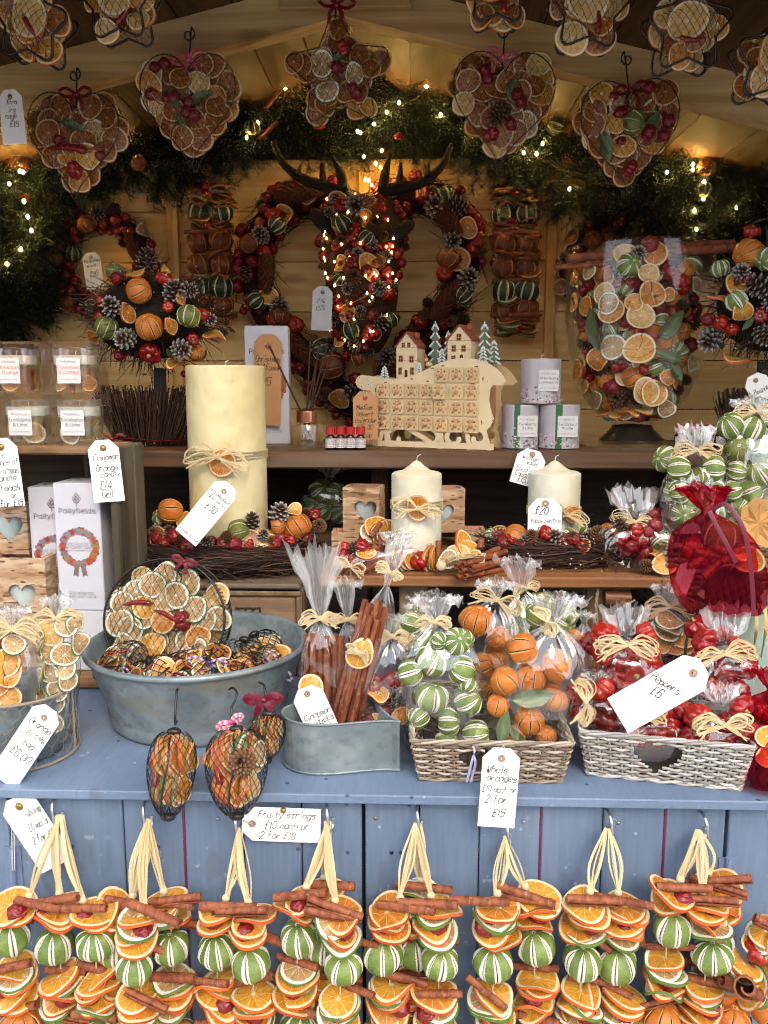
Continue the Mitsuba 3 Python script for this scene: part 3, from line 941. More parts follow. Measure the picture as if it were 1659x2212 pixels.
def tag(label, u, v, Y, L, W, roll, lines, tilt=0.0, yaw=0.0, col=S(238, 238, 240), ink=S(26, 26, 34), eye=S(176, 150, 128), brass=False, seed=0, across=True, cord=None, group=None, slant=0.22, wid=0.68, trot=0.0):
    """A card tag: its eyelet stands at u, v; the card hangs from there, turned clockwise by roll. lines: (text, x, y, height) in fractions of W from the eyelet, y down.
    across: the writing runs across the card, else along it."""
    k = thing('price_tag', label, 'tag', group)
    P = at(u, v, Y)
    R = faceR(roll, tilt, yaw)
    e = 0.13 * L
    c = W * 0.27
    poly = Polygon([(-W / 2 + c, e), (W / 2 - c, e), (W / 2, e - c * 1.05), (W / 2, e - L), (-W / 2, e - L), (-W / 2, e - c * 1.05)])
    poly = poly.difference(Point(0, 0).buffer(W * 0.035, quad_segs=4))
    poly = poly.segmentize(L / 7)
    vv, ff = extrude(poly, 0.0005)
    b = 0.0
    put('card', solid((vv, ff), col * 1.45), k, X(P, R))
    ring = Point(0, 0).buffer(W * 0.105, quad_segs=5).difference(Point(0, 0).buffer(W * 0.04, quad_segs=4))
    put('eyelet', solid(extrude(ring, 0.0008), S(190, 160, 90) if brass else eye, 'mat_metal' if brass else 'mat_matte'), k, X(P + R @ [0, 0, 0.0003], R))
    if brass:
        m = trimesh.creation.icosphere(2, W * 0.085)
        vb, fb = vf_of(m)
        put('pin', solid((vb * [1, 1, 0.6], fb), S(200, 170, 90), 'mat_metal', True), k, X(P + R @ [0, 0, 0.001], R))
    if lines:
        ls = [(t, x * W, -y * W, h * W) for t, x, y, h in lines]
        w = written(ls, 0.0004, wid, seed, slant, room=None if trot else W * .47 if across else L * .84)
        Rw = R @ rotz(trot) if across else R @ rotz(-PI / 2)
        put('writing', solid(w, ink), k, X(P + R @ [0, 0, 0.0006], Rw))
    if cord is not None:
        Q = np.asarray(cord, float)
        o = R @ [0, 0, 0.0012]
        mb = MB()
        for s in (-1, 1):
            mid = (P + Q) / 2 + RIGHT * s * W * 0.08 + np.array([0, -0.003, 0.002])
            mb.add(tube(curve([P + o, mid, Q], 8), 0.0006, 4), S(232, 226, 214))
        mb.put('cord', k)
    return k

# ------------------------------------------------------------------ the setting
def slab_xz(pts, y0, y1):
    """A polygon of the x, z plane drawn out along y."""
    v, f = extrude(Polygon(pts), y1 - y0)
    return np.stack([v[:, 0], y1 - v[:, 2], v[:, 1]], 1), f


put('ground', plain(boxm(-40, 40, -60, 40, -0.2, 0.0), 'mat_paving'), kind='structure', label='pale grey paving in front of the stall')

put('building', plain(slab_xz([(-14, 0), (14, 0), (14, 1.9), (0, 3.2), (-14, 1.9)], -11.0, -10.0), 'mat_brick'), label='added unseen brick building behind the camera that cuts low sky light', cat='building')  # unseen, added to cut low sky light reaching into the stall
ZC = float(at(300, 1710, -0.025)[2])            # counter top
ZM = float(at(1000, 1246, 0.36)[2])             # middle shelf
ZU = float(at(900, 976, 0.60)[2])               # upper shelf
WALL = 1.45                                     # the inner face of the back wall

hut = thing('market_stall', 'pine market stall hut with gabled roof and plank back wall, framing the whole display', 'stall')
RB = 0.75                                       # the rafters' front face
ridge = at(742, 34, RB)
eaveL, eaveR = at(0, 232, RB), at(1659, 264, RB)
kL = (ridge[2] - eaveL[2]) / (ridge[0] - eaveL[0])
kR = (eaveR[2] - ridge[2]) / (eaveR[0] - ridge[0])
XL, XR = -1.55, 1.55
zl, zr = ridge[2] + kL * (XL - ridge[0]), ridge[2] + kR * (XR - ridge[0])
TH = 0.078


def add_rafter(y):
    put('rafter', plain(slab_xz([(XL, zl), (ridge[0] - .001, ridge[2]), (ridge[0] - .001, ridge[2] + TH), (XL, zl + TH)], y, y + 0.045), 'mat_rafter'), hut)
    put('rafter', plain(slab_xz([(XR, zr), (ridge[0] + .001, ridge[2]), (ridge[0] + .001, ridge[2] + TH), (XR, zr + TH)], y, y + 0.045), 'mat_rafter'), hut)


add_rafter(RB)
add_rafter(-0.08)
a, b = at(603, 17, RB - .023), at(888, 13, RB - .023)
put('collar_plate', plain(boxm(a[0], b[0], RB - 0.022, RB - 0.002, a[2], a[2] + 0.11, .002), 'mat_rafter'), hut)
for side, k, x1 in ((-1, kL, XL), (1, kR, XR)):
    n, L = 13, abs(x1 - ridge[0]) + 0.06
    for i in range(n):
        x0, x2 = ridge[0] + side * L * i / n, ridge[0] + side * (L * (i + 1) / n - 0.0025)
        za, zb = ridge[2] + TH + k * (x0 - ridge[0]), ridge[2] + TH + k * (x2 - ridge[0])
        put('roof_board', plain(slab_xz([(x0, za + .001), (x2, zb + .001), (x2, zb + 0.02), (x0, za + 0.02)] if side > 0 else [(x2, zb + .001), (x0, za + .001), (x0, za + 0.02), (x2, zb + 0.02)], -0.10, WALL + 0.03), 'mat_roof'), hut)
gable = Polygon([(XL, 0), (XR, 0), (XR, zr + TH - .002), (ridge[0], ridge[2] + TH - .002), (XL, zl + TH - .002)])
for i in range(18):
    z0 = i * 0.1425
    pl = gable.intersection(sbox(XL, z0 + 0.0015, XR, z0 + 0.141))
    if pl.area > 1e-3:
        put('wall_plank', plain(slab_xz(list(pl.exterior.coords)[:-1], WALL, WALL + 0.022), 'mat_pine_wall' if i < 15 else 'mat_gable'), hut)  # top planks coloured darker than the wall below them
put('light_stop_sheathing', solid(slab_xz(list(gable.exterior.coords)[:-1], WALL + .0225, WALL + .034), S(60, 44, 30)), hut)  # added behind the planks to stop sky light leaking through gaps
for side, k, x1 in ((-1, kL, XL - .05), (1, kR, XR + .05)):
    za, zb = ridge[2] + TH + .021, ridge[2] + TH + .021 + k * (x1 - ridge[0])
    put('roof_light_stop', solid(slab_xz([(ridge[0], za), (x1, zb), (x1, zb + .006), (ridge[0], za + .006)], -0.11, WALL + .05), S(60, 58, 58)), hut)  # added cover keeping sky light out of the roof board gaps
for s, xx in ((-1, XL - .0125), (1, XR + .0125)):
    put('side_light_stop', solid(boxm(xx - .001, xx + .001, 0, WALL, 0, 2.13), S(60, 44, 30)), hut)  # added sheet closing the side plank gaps against sky light
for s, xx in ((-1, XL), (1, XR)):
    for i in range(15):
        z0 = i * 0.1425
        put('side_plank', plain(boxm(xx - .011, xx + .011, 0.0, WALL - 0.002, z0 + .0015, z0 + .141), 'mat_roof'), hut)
for u0, u1, v in ((360, 383, 500), (774, 797, 400), (1180, 1202, 600)):
    x0, x1 = at(u0, v, WALL - .03)[0], at(u1, v, WALL - .03)[0]
    put('wall_post', plain(boxm(x0, x1, WALL - 0.028, WALL - 0.001, 0.9, 2.12, .002), 'mat_pine_post'), hut)

# ------------------------------------------------------------------ the blue counter
ctr = thing('counter', 'blue painted plank counter with a worn wooden top, fruit strings hung along its front', 'counter')
put('countertop', plain(boxm(XL + .02, XR - .02, -0.025, 1.40, ZC - 0.013, ZC, 0.0015), 'mat_blue'), ctr)
zt = ZC - 0.0135
seam = [at(u, 1745 + 0.02 * u, 0.0)[0] for u in (20, 265, 396, 525, 651, 785, 906, 1036, 1169, 1303, 1437, 1571)]
step = (seam[-1] - seam[0]) / 11
xs = [seam[0] - step * i for i in range(8, 0, -1)] + seam + [seam[-1] + step * i for i in range(1, 5)]
wide = {8, 13, 19}                              # the seams between the hinged panels
for i in range(len(xs) - 1):
    g0, g1 = (0.0026 if i in wide else 0.0009), (0.0026 if i + 1 in wide else 0.0009)
    put('front_plank', plain(boxm(xs[i] + g0, xs[i + 1] - g1, 0.0, 0.018, 0.03, zt, 0.0016), 'mat_blue'), ctr)
put('backing', solid(boxm(XL + .03, XR - .03, 0.0185, 0.03, 0.02, zt), S(30, 34, 48)), ctr)
for i in (10, 16, 18):
    put('seam_filler', solid(boxm(xs[i] - .0013, xs[i] + .0013, -0.0004, 0.012, 0.1, zt - .004), S(126, 44, 86), 'mat_satin'), ctr)
for u, v in ((1420, 1900), (28, 1880)):
    p = at(u, v, -0.004) if u < 500 else at(1571, 1905, -0.004)
    mb = MB().add(tube([p - [0, 0, .035], p + [0, 0, .035]], .0045, 10), S(126, 144, 182))
    mb.add(boxm(p[0] - .012, p[0] + .012, -.0022, -.0004, p[2] - .034, p[2] + .034), S(120, 140, 180))
    mb.put('hinge', ctr, 'mat_satin', False)
for u, v, c in ((627, 1779, S(190, 180, 140)), (811, 1768, S(205, 175, 110)), (1336, 1778, S(200, 205, 215)), (1131, 1776, S(200, 205, 215)), (1085, 1757, S(180, 190, 200)), (718, 1788, S(90, 100, 130)),
                (846, 1842, S(70, 80, 110)), (866, 1842, S(70, 80, 110)), (470, 1770, S(190, 190, 190))):
    p = at(u, v, -0.001)
    put('screw', solid(move(vf_of(trimesh.creation.icosphere(2, 1.0)), X(p, s=(.0026, .0016, .0026))), c, 'mat_metal', True), ctr)
HOOKS = [(125, 1740), (318, 1748), (513, 1768), (708, 1752), (900, 1758), (1090, 1785), (1310, 1768), (1512, 1772)]
for u, v in HOOKS:
    p = at(u, v, -0.004)
    t = np.linspace(0, 1.25 * PI, 12)
    arc = np.stack([0 * t + 0.004 * np.sin(t), -0.012 - 0.011 * np.cos(t - PI) * 1.0, -0.024 * t / PI * 0.9 + 0.012 * (1 - np.cos(t)) * -0.3], 1)
    arc = curve([(0, 0.004, 0.012), (0, -0.012, 0.014), (0.002, -0.022, 0.004), (0.004, -0.021, -0.016), (0.006, -0.012, -0.024), (0.007, -0.004, -0.018), (0.007, -0.003, -0.008)], 18)
    put('hook', solid(tube(p + arc, 0.0022, 8), S(225, 228, 235), 'mat_metal', True), ctr)

# ------------------------------------------------------------------ shelves and crates
def board(name, parent, x0, x1, y0, y1, z0, z1, mat, ch=.003, **kw):
    return put(name, plain(boxm(x0, x1, y0, y1, z0, z1, ch), mat), parent, **kw)


us = thing('shelf', 'dark worn upper shelf board carrying the diffuser, the sleigh calendar and the glass vase', 'shelf')
board('board', us, at(262, 990, .60)[0], XR - .08, 0.60, 0.98, ZU - .034, ZU, 'mat_shelf')
board('back_board', us, at(290, 990, .97)[0], XR - .08, .961, .978, ZC + .001, ZU - .035, 'mat_dark_wood')  # added dark panel, its colour standing in for shade under the shelf
for x in (at(1480, 1000, .9)[0], at(820, 1000, .9)[0], at(1640, 1000, .9)[0]):
    board('support', us, x - .02, x + .02, .90, .94, ZC + .001, ZU - .035, 'mat_crate_up')
ms = thing('shelf', 'brown middle shelf board carrying two cream candles and cinnamon bundles', 'shelf')
xm0, xm1 = at(690, 1255, .36)[0], at(1478, 1255, .36)[0]
board('board', ms, xm0, xm1, .36, .74, ZM - .019, ZM, 'mat_shelf_red')
for u0, u1 in ((862, 925), (1268, 1322)):
    x0, x1 = at(u0, 1300, .40)[0], at(u1, 1300, .40)[0]
    board('support', ms, x0, x1, .40, .44, ZC + .001, ZM - .02, 'mat_crate_up')
p = at(1333, 1292, .385)
put('dowel', solid(tube([p + [-.022, 0, 0], p + [.022, 0, 0]], .014, 16), S(150, 104, 66), 'mat_satin', True), ms)
rp = MB()
for pts in ([(1292, 1272, .375), (1288, 1310, .372), (1292, 1370, .372), (1290, 1400, .372)], [(1290, 1372, .37), (1310, 1345, .365), (1335, 1318, .36), (1372, 1296, .355)]):
    c = curve([at(*q) for q in pts], 30)
    for s in (0, PI):
        t = np.linspace(0, 30, 30) + s
        rp.add(tube(c + np.stack([.0016 * np.cos(t), .0016 * np.sin(t), 0 * t], 1), .0019, 5), S(196, 172, 136))
rp.put('rope', ms)
lc = thing('crate', 'tall old wooden crate shelf on the left, gel candles standing on its top', 'crate')
yc = 0.34
x1, x0 = at(254, 1000, yc)[0], -1.05
ye = yc + .14
zt2 = float(at(200, 966, yc)[2])
board('top_board', lc, x0, x1 - .018, yc, ye, zt2 - .013, zt2, 'mat_crate')
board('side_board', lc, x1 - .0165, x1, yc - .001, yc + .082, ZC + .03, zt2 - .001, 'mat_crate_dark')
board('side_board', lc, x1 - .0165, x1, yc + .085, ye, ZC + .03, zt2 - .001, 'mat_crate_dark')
board('back_board', lc, x0, x1 - .018, ye - .01, ye, ZC + .03, zt2 - .014, 'mat_dark_wood')
board('bottom_board', lc, x0, x1, yc - .001, ye, ZC + .002, ZC + .026, 'mat_crate')
board('lip', lc, at(132, 1000, yc)[0] - .006, at(132, 1000, yc)[0] + .006, ye - .03, ye - .011, zt2 - .08, zt2 - .014, 'mat_crate_dark')
mc = thing('crate', 'stencilled wooden crate behind the zinc tub, carrying the twig table centre', 'crate')
yk = 0.42
cx1, cx0 = at(652, 1290, yk)[0], at(330, 1290, yk)[0]
zk = float(at(560, 1262, yk)[2])
board('top_board', mc, cx0, cx0 + .11, yk, yk + .3, zk - .010, zk, 'mat_shelf')
board('top_board', mc, cx0 + .114, cx1 - .003, yk, yk + .3, zk - .010, zk, 'mat_shelf')
board('slat', mc, cx0, cx0 + .135, yk - .006, yk, zk - .022, zk - .012, 'mat_crate_up')
board('slat', mc, cx0 + .138, cx1, yk - .006, yk, zk - .022, zk - .012, 'mat_crate_up')
board('front_board', mc, cx0, cx1 - .012, yk, yk + .012, ZC + .09, zk - .024, 'mat_crate')
board('front_board', mc, cx0, cx1 - .012, yk, yk + .012, ZC + .002, ZC + .088, 'mat_crate')
board('corner_post', mc, cx1 - .0115, cx1, yk - .004, yk + .02, ZC + .001, zk - .0225, 'mat_crate_up')
board('side_board', mc, cx1 - .010, cx1, yk + .021, yk + .3, ZC + .001, zk - .012, 'mat_shelf')
w = MB()
for t, u in (('D', 553), ('E', 539), ('L', 525), ('I', 514)):
    q = at(u, 1313, yk - .0008)
    w.add(move(printed(t, met(26, yk), bold=True), X(q + [0, 0, 0], faceR(PI))), S(66, 52, 42))
w.put('stencil', mc, smooth=False, label='worn dark stencilled letters upside down')

# ------------------------------------------------------------------ wire cages hung from the roof
def choose(weights):
    ks = list(weights)
    w = np.array([weights[k][0] for k in ks], float)
    k = ks[int(rng.choice(len(ks), p=w / w.sum()))]
    return k, rng.uniform(*weights[k][1])


def cage(label, poly, P, R, depth, n, kinds, hook=None, bow=None, net=0.0108, rim=0.0011, group=None, name='wire_cage', special=(), angle=58, netr=0.00042):
    """A flat wire cage of outline poly (local x, y) at P, filled with dried fruit."""
    k = thing(name, label, 'hanging decoration', group)
    ring = np.array(poly.exterior.coords)[:-1]
    mb = MB()
    for z in (depth / 2, -depth / 2):
        mb.add(tube(np.column_stack([ring, np.full(len(ring), z)]), rim, 5, closed=True, ref=(0.01, 0.02, 1)), S(24, 22, 22))
    mb.put('frame', k, 'mat_satin', True, X(P, R))
    nb = flat_net(MB(), poly, depth, net, angle, netr)
    nb.put('net', k, 'mat_satin', False, X(P, R))
    got = []
    tries = 0
    while len(got) < n and tries < n * 60:
        tries += 1
        kind, r = choose(kinds)
        minx, miny, maxx, maxy = poly.bounds
        q = rng.uniform((minx, miny), (maxx, maxy))
        e = poly.exterior.distance(Point(q))
        if not poly.contains(Point(q)) or e < r * (0.42 if 'slice' in kind else 0.9):
            continue
        if any(math.hypot(q[0] - g[0], q[1] - g[1]) < (r + g[2]) * 0.36 for g in got):
            continue
        got.append((q[0], q[1], r))
        t = len(got) / n
        place_in(k, P, R, q, depth * (-0.28 + 0.62 * t), kind, r)
    for kind, x, y, r, sp in special:
        place_in(k, P, R, (x * .88, y * .88), depth * 0.42, kind, r * (.82 if 'slice' not in kind else .95), sp)
    if hook is not None:
        mb = MB().add(tube(hook, 0.0017, 6), S(28, 26, 26))
        mb.put('hook', k, 'mat_satin')
    if bow is not None:
        col, chk, s, q = bow
        ribbon_bow(s, col, s * 0.14, 3, chk).put('bow', k, 'mat_satin', True, X(q, faceR(rng.uniform(-.3, .3))))
    return k


def place_in(k, P, R, q, z, kind, r, spin=None):
    p = P + R @ [q[0], q[1], z]
    face = R @ [0, 0, 1.0]
    if 'slice' in kind:
        piece(kind, k, p, r, face, tilt=0.16)
    elif kind == 'bay_leaf':
        piece(kind, k, p, r, face, spin)
    elif kind == 'chilli':
        put('chilli', KIND['chilli'][int(rng.integers(2))], k, X(p, R @ rotz(rng.uniform(0, 6) if spin is None else spin), r))
    elif kind == 'cinnamon_stick':
        a = rng.uniform(0, PI)
        d = R @ [math.cos(a), math.sin(a), 0]
        stick(k, p - d * r, p + d * r, r * 0.17)
    elif 'cone' in kind:
        piece(kind, k, p, r, R @ [rng.normal(), rng.normal(), 0.8])
    else:
        piece(kind, k, p, r, rng.normal(size=3))


def curl(u, v, Y, w, down, flip=1):
    """A shepherd's-crook hook: a spiral of half-width w round u, v, then a stem down to `down`."""
    pts = []
    for t in np.linspace(0, 1, 22):
        a = -0.6 + t * 8.0
        r = w * (0.18 + 0.82 * t)
        pts.append((u + flip * r * math.cos(a) * 0.9, v - r * math.sin(a)))
    ue, ve = pts[-1]
    pts += [(ue + (down[0] - ue) * s, ve + (down[1] - ve) * s) for s in (0.45, 0.75, 1.0)]
    return curve([at(a, b, Y) for a, b in pts], 60)


Yh = 0.70
fillA = {'aged_slice': (6, (.023, .029)), 'lemon_slice': (.5, (.022, .028)), 'lime_slice': (.5, (.022, .028)), 'orange_slice': (1.0, (.022, .028)), 'berry': (.2, (.011, .013))}
hearts = [
    (168, 322, 208, 222, (160, 162), 'heart wire cage hung furthest left, dried slices and a pale green leaf, dark red bow', S(120, 20, 30), None, (165, 205),
     [('bay_leaf', -.004, .045, .032, 1.2), ('chilli', -.02, -.012, .05, 1.4), ('red_pepper', .0, -.05, .022, 0), ('orange_slice', .03, -.02, .027, 0), ('cinnamon_stick', .02, .0, .05, 0)], 0.04),
    (413, 247, 214, 232, (407, 75), 'heart wire cage second from the left, two dark leaves over red berries, pink raffia tie', S(214, 96, 120), None, (407, 130),
     [('bay_leaf', -.035, .03, .028, .4), ('bay_leaf', .03, .03, .036, -1.2), ('berry', -.005, .0, .015, 0), ('berry', .012, -.008, .015, 0), ('bay_leaf', -.02, -.02, .02, .5), ('berry', .0, .02, .014, 0)], 0.0),
    (1083, 245, 222, 232, (1085, 70), 'heart wire cage right of the middle with a pine cone at its centre, pink bow', S(214, 110, 130), None, (1085, 125),
     [('pine_cone', -.005, -.005, .028, 0), ('berry', .03, .035, .015, 0), ('berry', .04, .02, .015, 0), ('bay_leaf', .02, .05, .03, -.5), ('red_pepper', -.02, -.05, .018, 0)], 0.05),
    (1355, 303, 214, 232, (1355, 128), 'heart wire cage hung furthest right, three long leaves and red peppers among the slices', S(120, 20, 30), None, (1362, 196),
     [('bay_leaf', -.055, -.01, .04, .3), ('bay_leaf', .05, .03, .036, -.6), ('red_pepper', -.02, .055, .017, 0), ('red_pepper', .04, .01, .02, 0), ('red_pepper', .0, -.065, .02, 0), ('olive_lime', .01, .03, .03, 0), ('orange_slice', -.015, -.018, .026, 0)], -0.04),
]
for (u, v, w, h, hk, lab, bc, chk, bq, sp, roll) in hearts:
    poly = Polygon(heart_pts(56, met(w - 30, Yh), met(h - 26, Yh))).buffer(0.004)
    P, R = at(u, v, Yh), faceR(roll)
    cage(lab, poly, P, R, 0.042, 46, fillA, curl(hk[0], hk[1], Yh, 16, (bq[0], bq[1] + 28), 1 if u < 1200 else -1), (bc, chk, met(32, Yh), at(bq[0], bq[1], Yh - .01)), special=sp, group='heart wire cages hung under the rafters')

sR = met(106, Yh)
P = at(733, 165, Yh)
R = faceR(-0.06)
poly = Polygon(star_pts(sR, sR * .50)).buffer(-.006).buffer(.012)
top = P + R @ [0, sR, 0]
cage('large star wire cage of dried slices hung from the roof peak', poly, P, R, 0.042, 34, {'aged_slice': (6, (.020, .025)), 'lime_slice': (.8, (.02, .025)), 'orange_slice': (1.5, (.02, .024)), 'lemon_slice': (1, (.02, .024))},
     np.array([top, top + [0, 0, .06]]), (S(120, 20, 32), None, .035, at(727, 12, Yh - .02)),
     special=[('berry', .03, -.035, .014, 0), ('berry', .038, -.045, .014, 0), ('bay_leaf', .01, .035, .03, -1.0), ('red_pepper', .012, .05, .02, 0), ('berry', -.005, .012, .015, 0), ('lime_slice', -.035, .02, .026, 0), ('lime_slice', -.028, -.036, .024, 0), ('lime_slice', .035, -.005, .022, 0)])

small = [(78, 60, 74, .16, .42, 'small star cage at the top left corner with one big pale slice', (0, 0)),
         (262, 14, 74, -.02, .42, 'small star cage cut by the top edge, left of the rafters', (0, 0)),
         (1073, -12, 66, .02, .42, 'small star cage mostly above the frame, right of the peak', (0, 0)),
         (1268, 30, 76, .05, .42, 'small star cage near the top right with a chilli across a big slice', (0, 0)),
         (1480, 72, 80, .0, .42, 'small star cage second from the right with a pink tie', (0, 0)),
         (1662, 142, 76, .10, .42, 'small star cage cut by the right edge of the frame', (0, 0))]
for u, v, r, roll, Y, lab, _ in small:
    s = met(r, Y)
    P, R = at(u, v, Y), faceR(roll, -.06)
    poly = Polygon(star_pts(s, s * .56)).buffer(-.005).buffer(.011)
    top = P + R @ [0, s * 1.02, 0]
    cage(lab, poly, P, R, 0.05, 13, {'orange_slice': (3, (.020, .026)), 'lemon_slice': (2, (.02, .027)), 'aged_slice': (2, (.02, .026))}, np.array([top, top + [0, 0, .04], top + [0, 0, .12]]),
         (S(206, 90, 120), S(240, 220, 224), .02, top + [0, -.01, -.004]) if u in (1480,) else None, net=.0095, rim=.0022, group='small star wire cages under the roof',
         special=[('lemon_slice', -.004, .012, .033, 0), ('chilli', .012, -.012, .03, 1.2 + u)], netr=.0005)

# ------------------------------------------------------------------ the pine garland and its lights
gar = thing('pine_garland', 'dark green pine garland swagged across the back of the stall', 'garland')
gpath = curve([at(u, v, Y) for u, v, Y in ((-60, 700, 1.30), (20, 640, 1.30), (22, 520, 1.32), (60, 415, 1.34), (150, 345, 1.36), (260, 325, 1.37), (380, 318, 1.37), (480, 265, 1.37), (560, 235, 1.37), (660, 232, 1.37),
                                           (780, 238, 1.37), (900, 226, 1.37), (990, 232, 1.37), (1060, 290, 1.37), (1160, 340, 1.37), (1290, 395, 1.36), (1430, 425, 1.35), (1560, 440, 1.34), (1720, 455, 1.32), (1800, 520, 1.3))], 220)


def sprigs(path, n, rad, L=0.10, needles=46, seed=5):
    g = np.random.default_rng(seed)
    i = g.integers(0, len(path) - 1, n)
    tan = path[np.minimum(i + 1, len(path) - 1)] - path[i]
    tan /= np.linalg.norm(tan, axis=1, keepdims=True)
    o = g.normal(size=(n, 3)) * [1, .7, 1]
    o -= (o * tan).sum(1, keepdims=True) * tan
    o /= np.linalg.norm(o, axis=1, keepdims=True)
    base = path[i] + o * (rad * g.uniform(0, 0.75, (n, 1)))
    d = o * 0.75 + tan * g.choice([-1, 1], (n, 1)) * g.uniform(.2, .8, (n, 1)) + [0, 0, -0.25]
    d /= np.linalg.norm(d, axis=1, keepdims=True)
    V, C = [], []
    for s in range(needles):
        t = g.uniform(0, 1, (n, 1))
        q = base + d * L * t
        nd = d * g.uniform(.2, .8, (n, 1)) + g.normal(size=(n, 3)) * 0.55
        nd /= np.linalg.norm(nd, axis=1, keepdims=True)
        ln = g.uniform(.022, .042, (n, 1))
        sd = np.cross(nd, g.normal(size=(n, 3)))
        sd /= np.linalg.norm(sd, axis=1, keepdims=True)
        V.append(np.stack([q + sd * .0009, q - sd * .0009, q + nd * ln], 1))
        C.append(np.repeat((S(18, 34, 20) * g.uniform(.4, 1.2, (n, 1)) + S(20, 22, 14) * g.uniform(0, .4, (n, 1)))[:, None], 3, 1))
    v, c = np.concatenate(V).reshape(-1, 3), np.concatenate(C).reshape(-1, 3)
    return v, np.arange(len(v)).reshape(-1, 3), c


v, f, c = sprigs(gpath, 2900, 0.10)
v2, f2, c2 = sprigs(curve([at(-40, 400, 1.33), at(20, 440, 1.32), at(30, 560, 1.31), at(25, 640, 1.30)], 60), 600, .085, seed=8)
v3, f3, c3 = sprigs(curve([at(1400, 450, 1.36), at(1500, 470, 1.36), at(1700, 480, 1.36)], 60), 520, .12, seed=9)
mb = MB().add((v, f), c).add((v2, f2), c2).add((v3, f3), c3)
mb.put('needles', gar, smooth=False, kind='stuff')
put('stem', solid(tube(gpath[::4], .008, 6), S(60, 46, 30)), gar)
for u, v, kind, r in ((36, 350, 'aged_orange', 24), (52, 428, 'red_pepper', 12), (300, 352, 'aged_orange', 16), (545, 275, 'aged_lime', 18), (1200, 268, 'aged_lime', 20), (1525, 362, 'aged_orange', 18), (1520, 410, 'aged_lime', 16), (690, 270, 'red_pepper', 13),
                      (870, 165, 'frosted_cone', 16), (860, 295, 'red_pepper', 9), (1230, 345, 'red_pepper', 9), (600, 180, 'pine_cone', 16), (940, 178, 'pine_cone', 16)):
    piece(kind, gar, at(u, v, 1.275), met(r, 1.275), (0, 0, 1), tilt=.5)
stick(gar, at(575, 235, 1.27), at(605, 195, 1.27), .006)
stick(gar, at(560, 300, 1.28), at(600, 262, 1.28), .006)


def lights(label, pts, order=None, name='fairy_lights', r=.0033, power=FAIRY):
    k = thing(name, label, 'fairy lights')
    P = np.array([at(*q) for q in pts])
    mb, wire = MB(), MB()
    ico = vf_of(trimesh.creation.icosphere(1, 1.0))
    for p in P:
        mb.add(move(ico, X(p, s=(r, r, r * 1.5))), (.9, .8, .5))
    d = mb.shape('mat_matte', True)
    d['emitter'] = {'type': 'area', 'radiance': {'type': 'rgb', 'value': [power * 1.0, power * 0.62, power * 0.17]}}
    put('bulb', d, k, kind='stuff')
    for a, b in zip(P[:-1], P[1:]):
        L = np.linalg.norm(b - a)
        if L < .5:
            q = curve([a + [0, .003, 0], (a + b) / 2 + rng.normal(size=3) * L * .08 + [0, .006, -L * .06], b + [0, .003, 0]], 6)
            wire.add(tube(q, .0005, 3), S(190, 150, 96))
    wire.put('wire', k, 'mat_metal', False)
    return k


GL_PTS = [(15, 570), (45, 538), (68, 498), (60, 468), (52, 435), (20, 397), (50, 372), (43, 370), (265, 295), (290, 258), (557, 265), (533, 297), (617, 190), (678, 225), (772, 284), (779, 287), (808, 268), (835, 243),
          (862, 222), (921, 186), (952, 248), (1018, 290), (1055, 265), (1131, 330), (1159, 332), (1172, 310), (1203, 282), (1230, 408), (1300, 350), (1441, 372), (1497, 355), (1497, 366), (1527, 365), (1521, 393),
          (1519, 430), (1500, 455), (1505, 495), (1590, 450)]
lights('warm fairy lights threaded through the pine garland', [(u, v, 1.265 if u > 100 else 1.22) for u, v in GL_PTS])
lights('short strand of fairy lights dropping from the garland to the stag head', [(u, v, 1.31) for u, v in ((825, 325), (786, 338), (812, 353), (822, 362), (789, 388), (797, 390), (803, 400), (768, 421))], power=FAIRY * .25)

# ------------------------------------------------------------------ wreaths and the stag on the back wall
DEC = {'berry': (4, (.011, .016)), 'red_pepper': (1.5, (.015, .021)), 'frosted_cone': (2.2, (.017, .024)), 'aged_lime': (1.1, (.021, .026)), 'aged_orange': (1.1, (.023, .029)),
       'aged_slice': (1.0, (.023, .028)), 'lime_slice': (.3, (.022, .026)), 'spruce_cone': (1.0, (.04, .05)), 'pine_cone': (.8, (.015, .02)), 'star_anise': (0.2, (.012, .014)), 'chilli': (.5, (.03, .04))}


def deck(k, sampler, n, kinds=DEC, gap=0.75):
    got = []
    for _ in range(n * 40):
        if len(got) >= n:
            break
        kind, r = choose(kinds)
        p, nrm, tan = sampler()
        rr = r * (0.55 if kind in ('spruce_cone', 'chilli') else 1)
        if any(np.linalg.norm(p - q) < (rr + s) * gap for q, s in got):
            continue
        got.append((p, rr))
        on(k, kind, p + nrm * rr * 0.35, r, nrm, tan)
    return got


def on(k, kind, p, r, nrm, tan=None):
    """One decoration sitting on a surface with outward normal nrm."""
    nrm = np.asarray(nrm, float) / np.linalg.norm(nrm)
    if 'slice' in kind:
        piece(kind, k, p, r, nrm, tilt=.35)
        if kind == 'orange_slice' and rng.random() < .5 and r > .02:
            piece('star_anise', k, p + nrm * r * .12, r * .5, nrm)
    elif kind == 'spruce_cone':
        t = tan if tan is not None else np.cross(nrm, rng.normal(size=3))
        piece(kind, k, p, r, t, stretch=(r * .42, r * .42, r))
    elif kind == 'chilli':
        piece(kind, k, p, r, np.cross(nrm, rng.normal(size=3)))
    elif 'cone' in kind:
        piece(kind, k, p, r, nrm, tilt=.45)
    elif kind == 'bay_leaf':
        piece(kind, k, p, r, nrm, tilt=.3)
    elif kind in ('red_pepper', 'berry'):
        piece(kind, k, p, r, nrm, tilt=.5)
    else:
        piece(kind, k, p, r, np.cross(nrm, rng.normal(size=3)) + nrm * rng.normal() * .4)


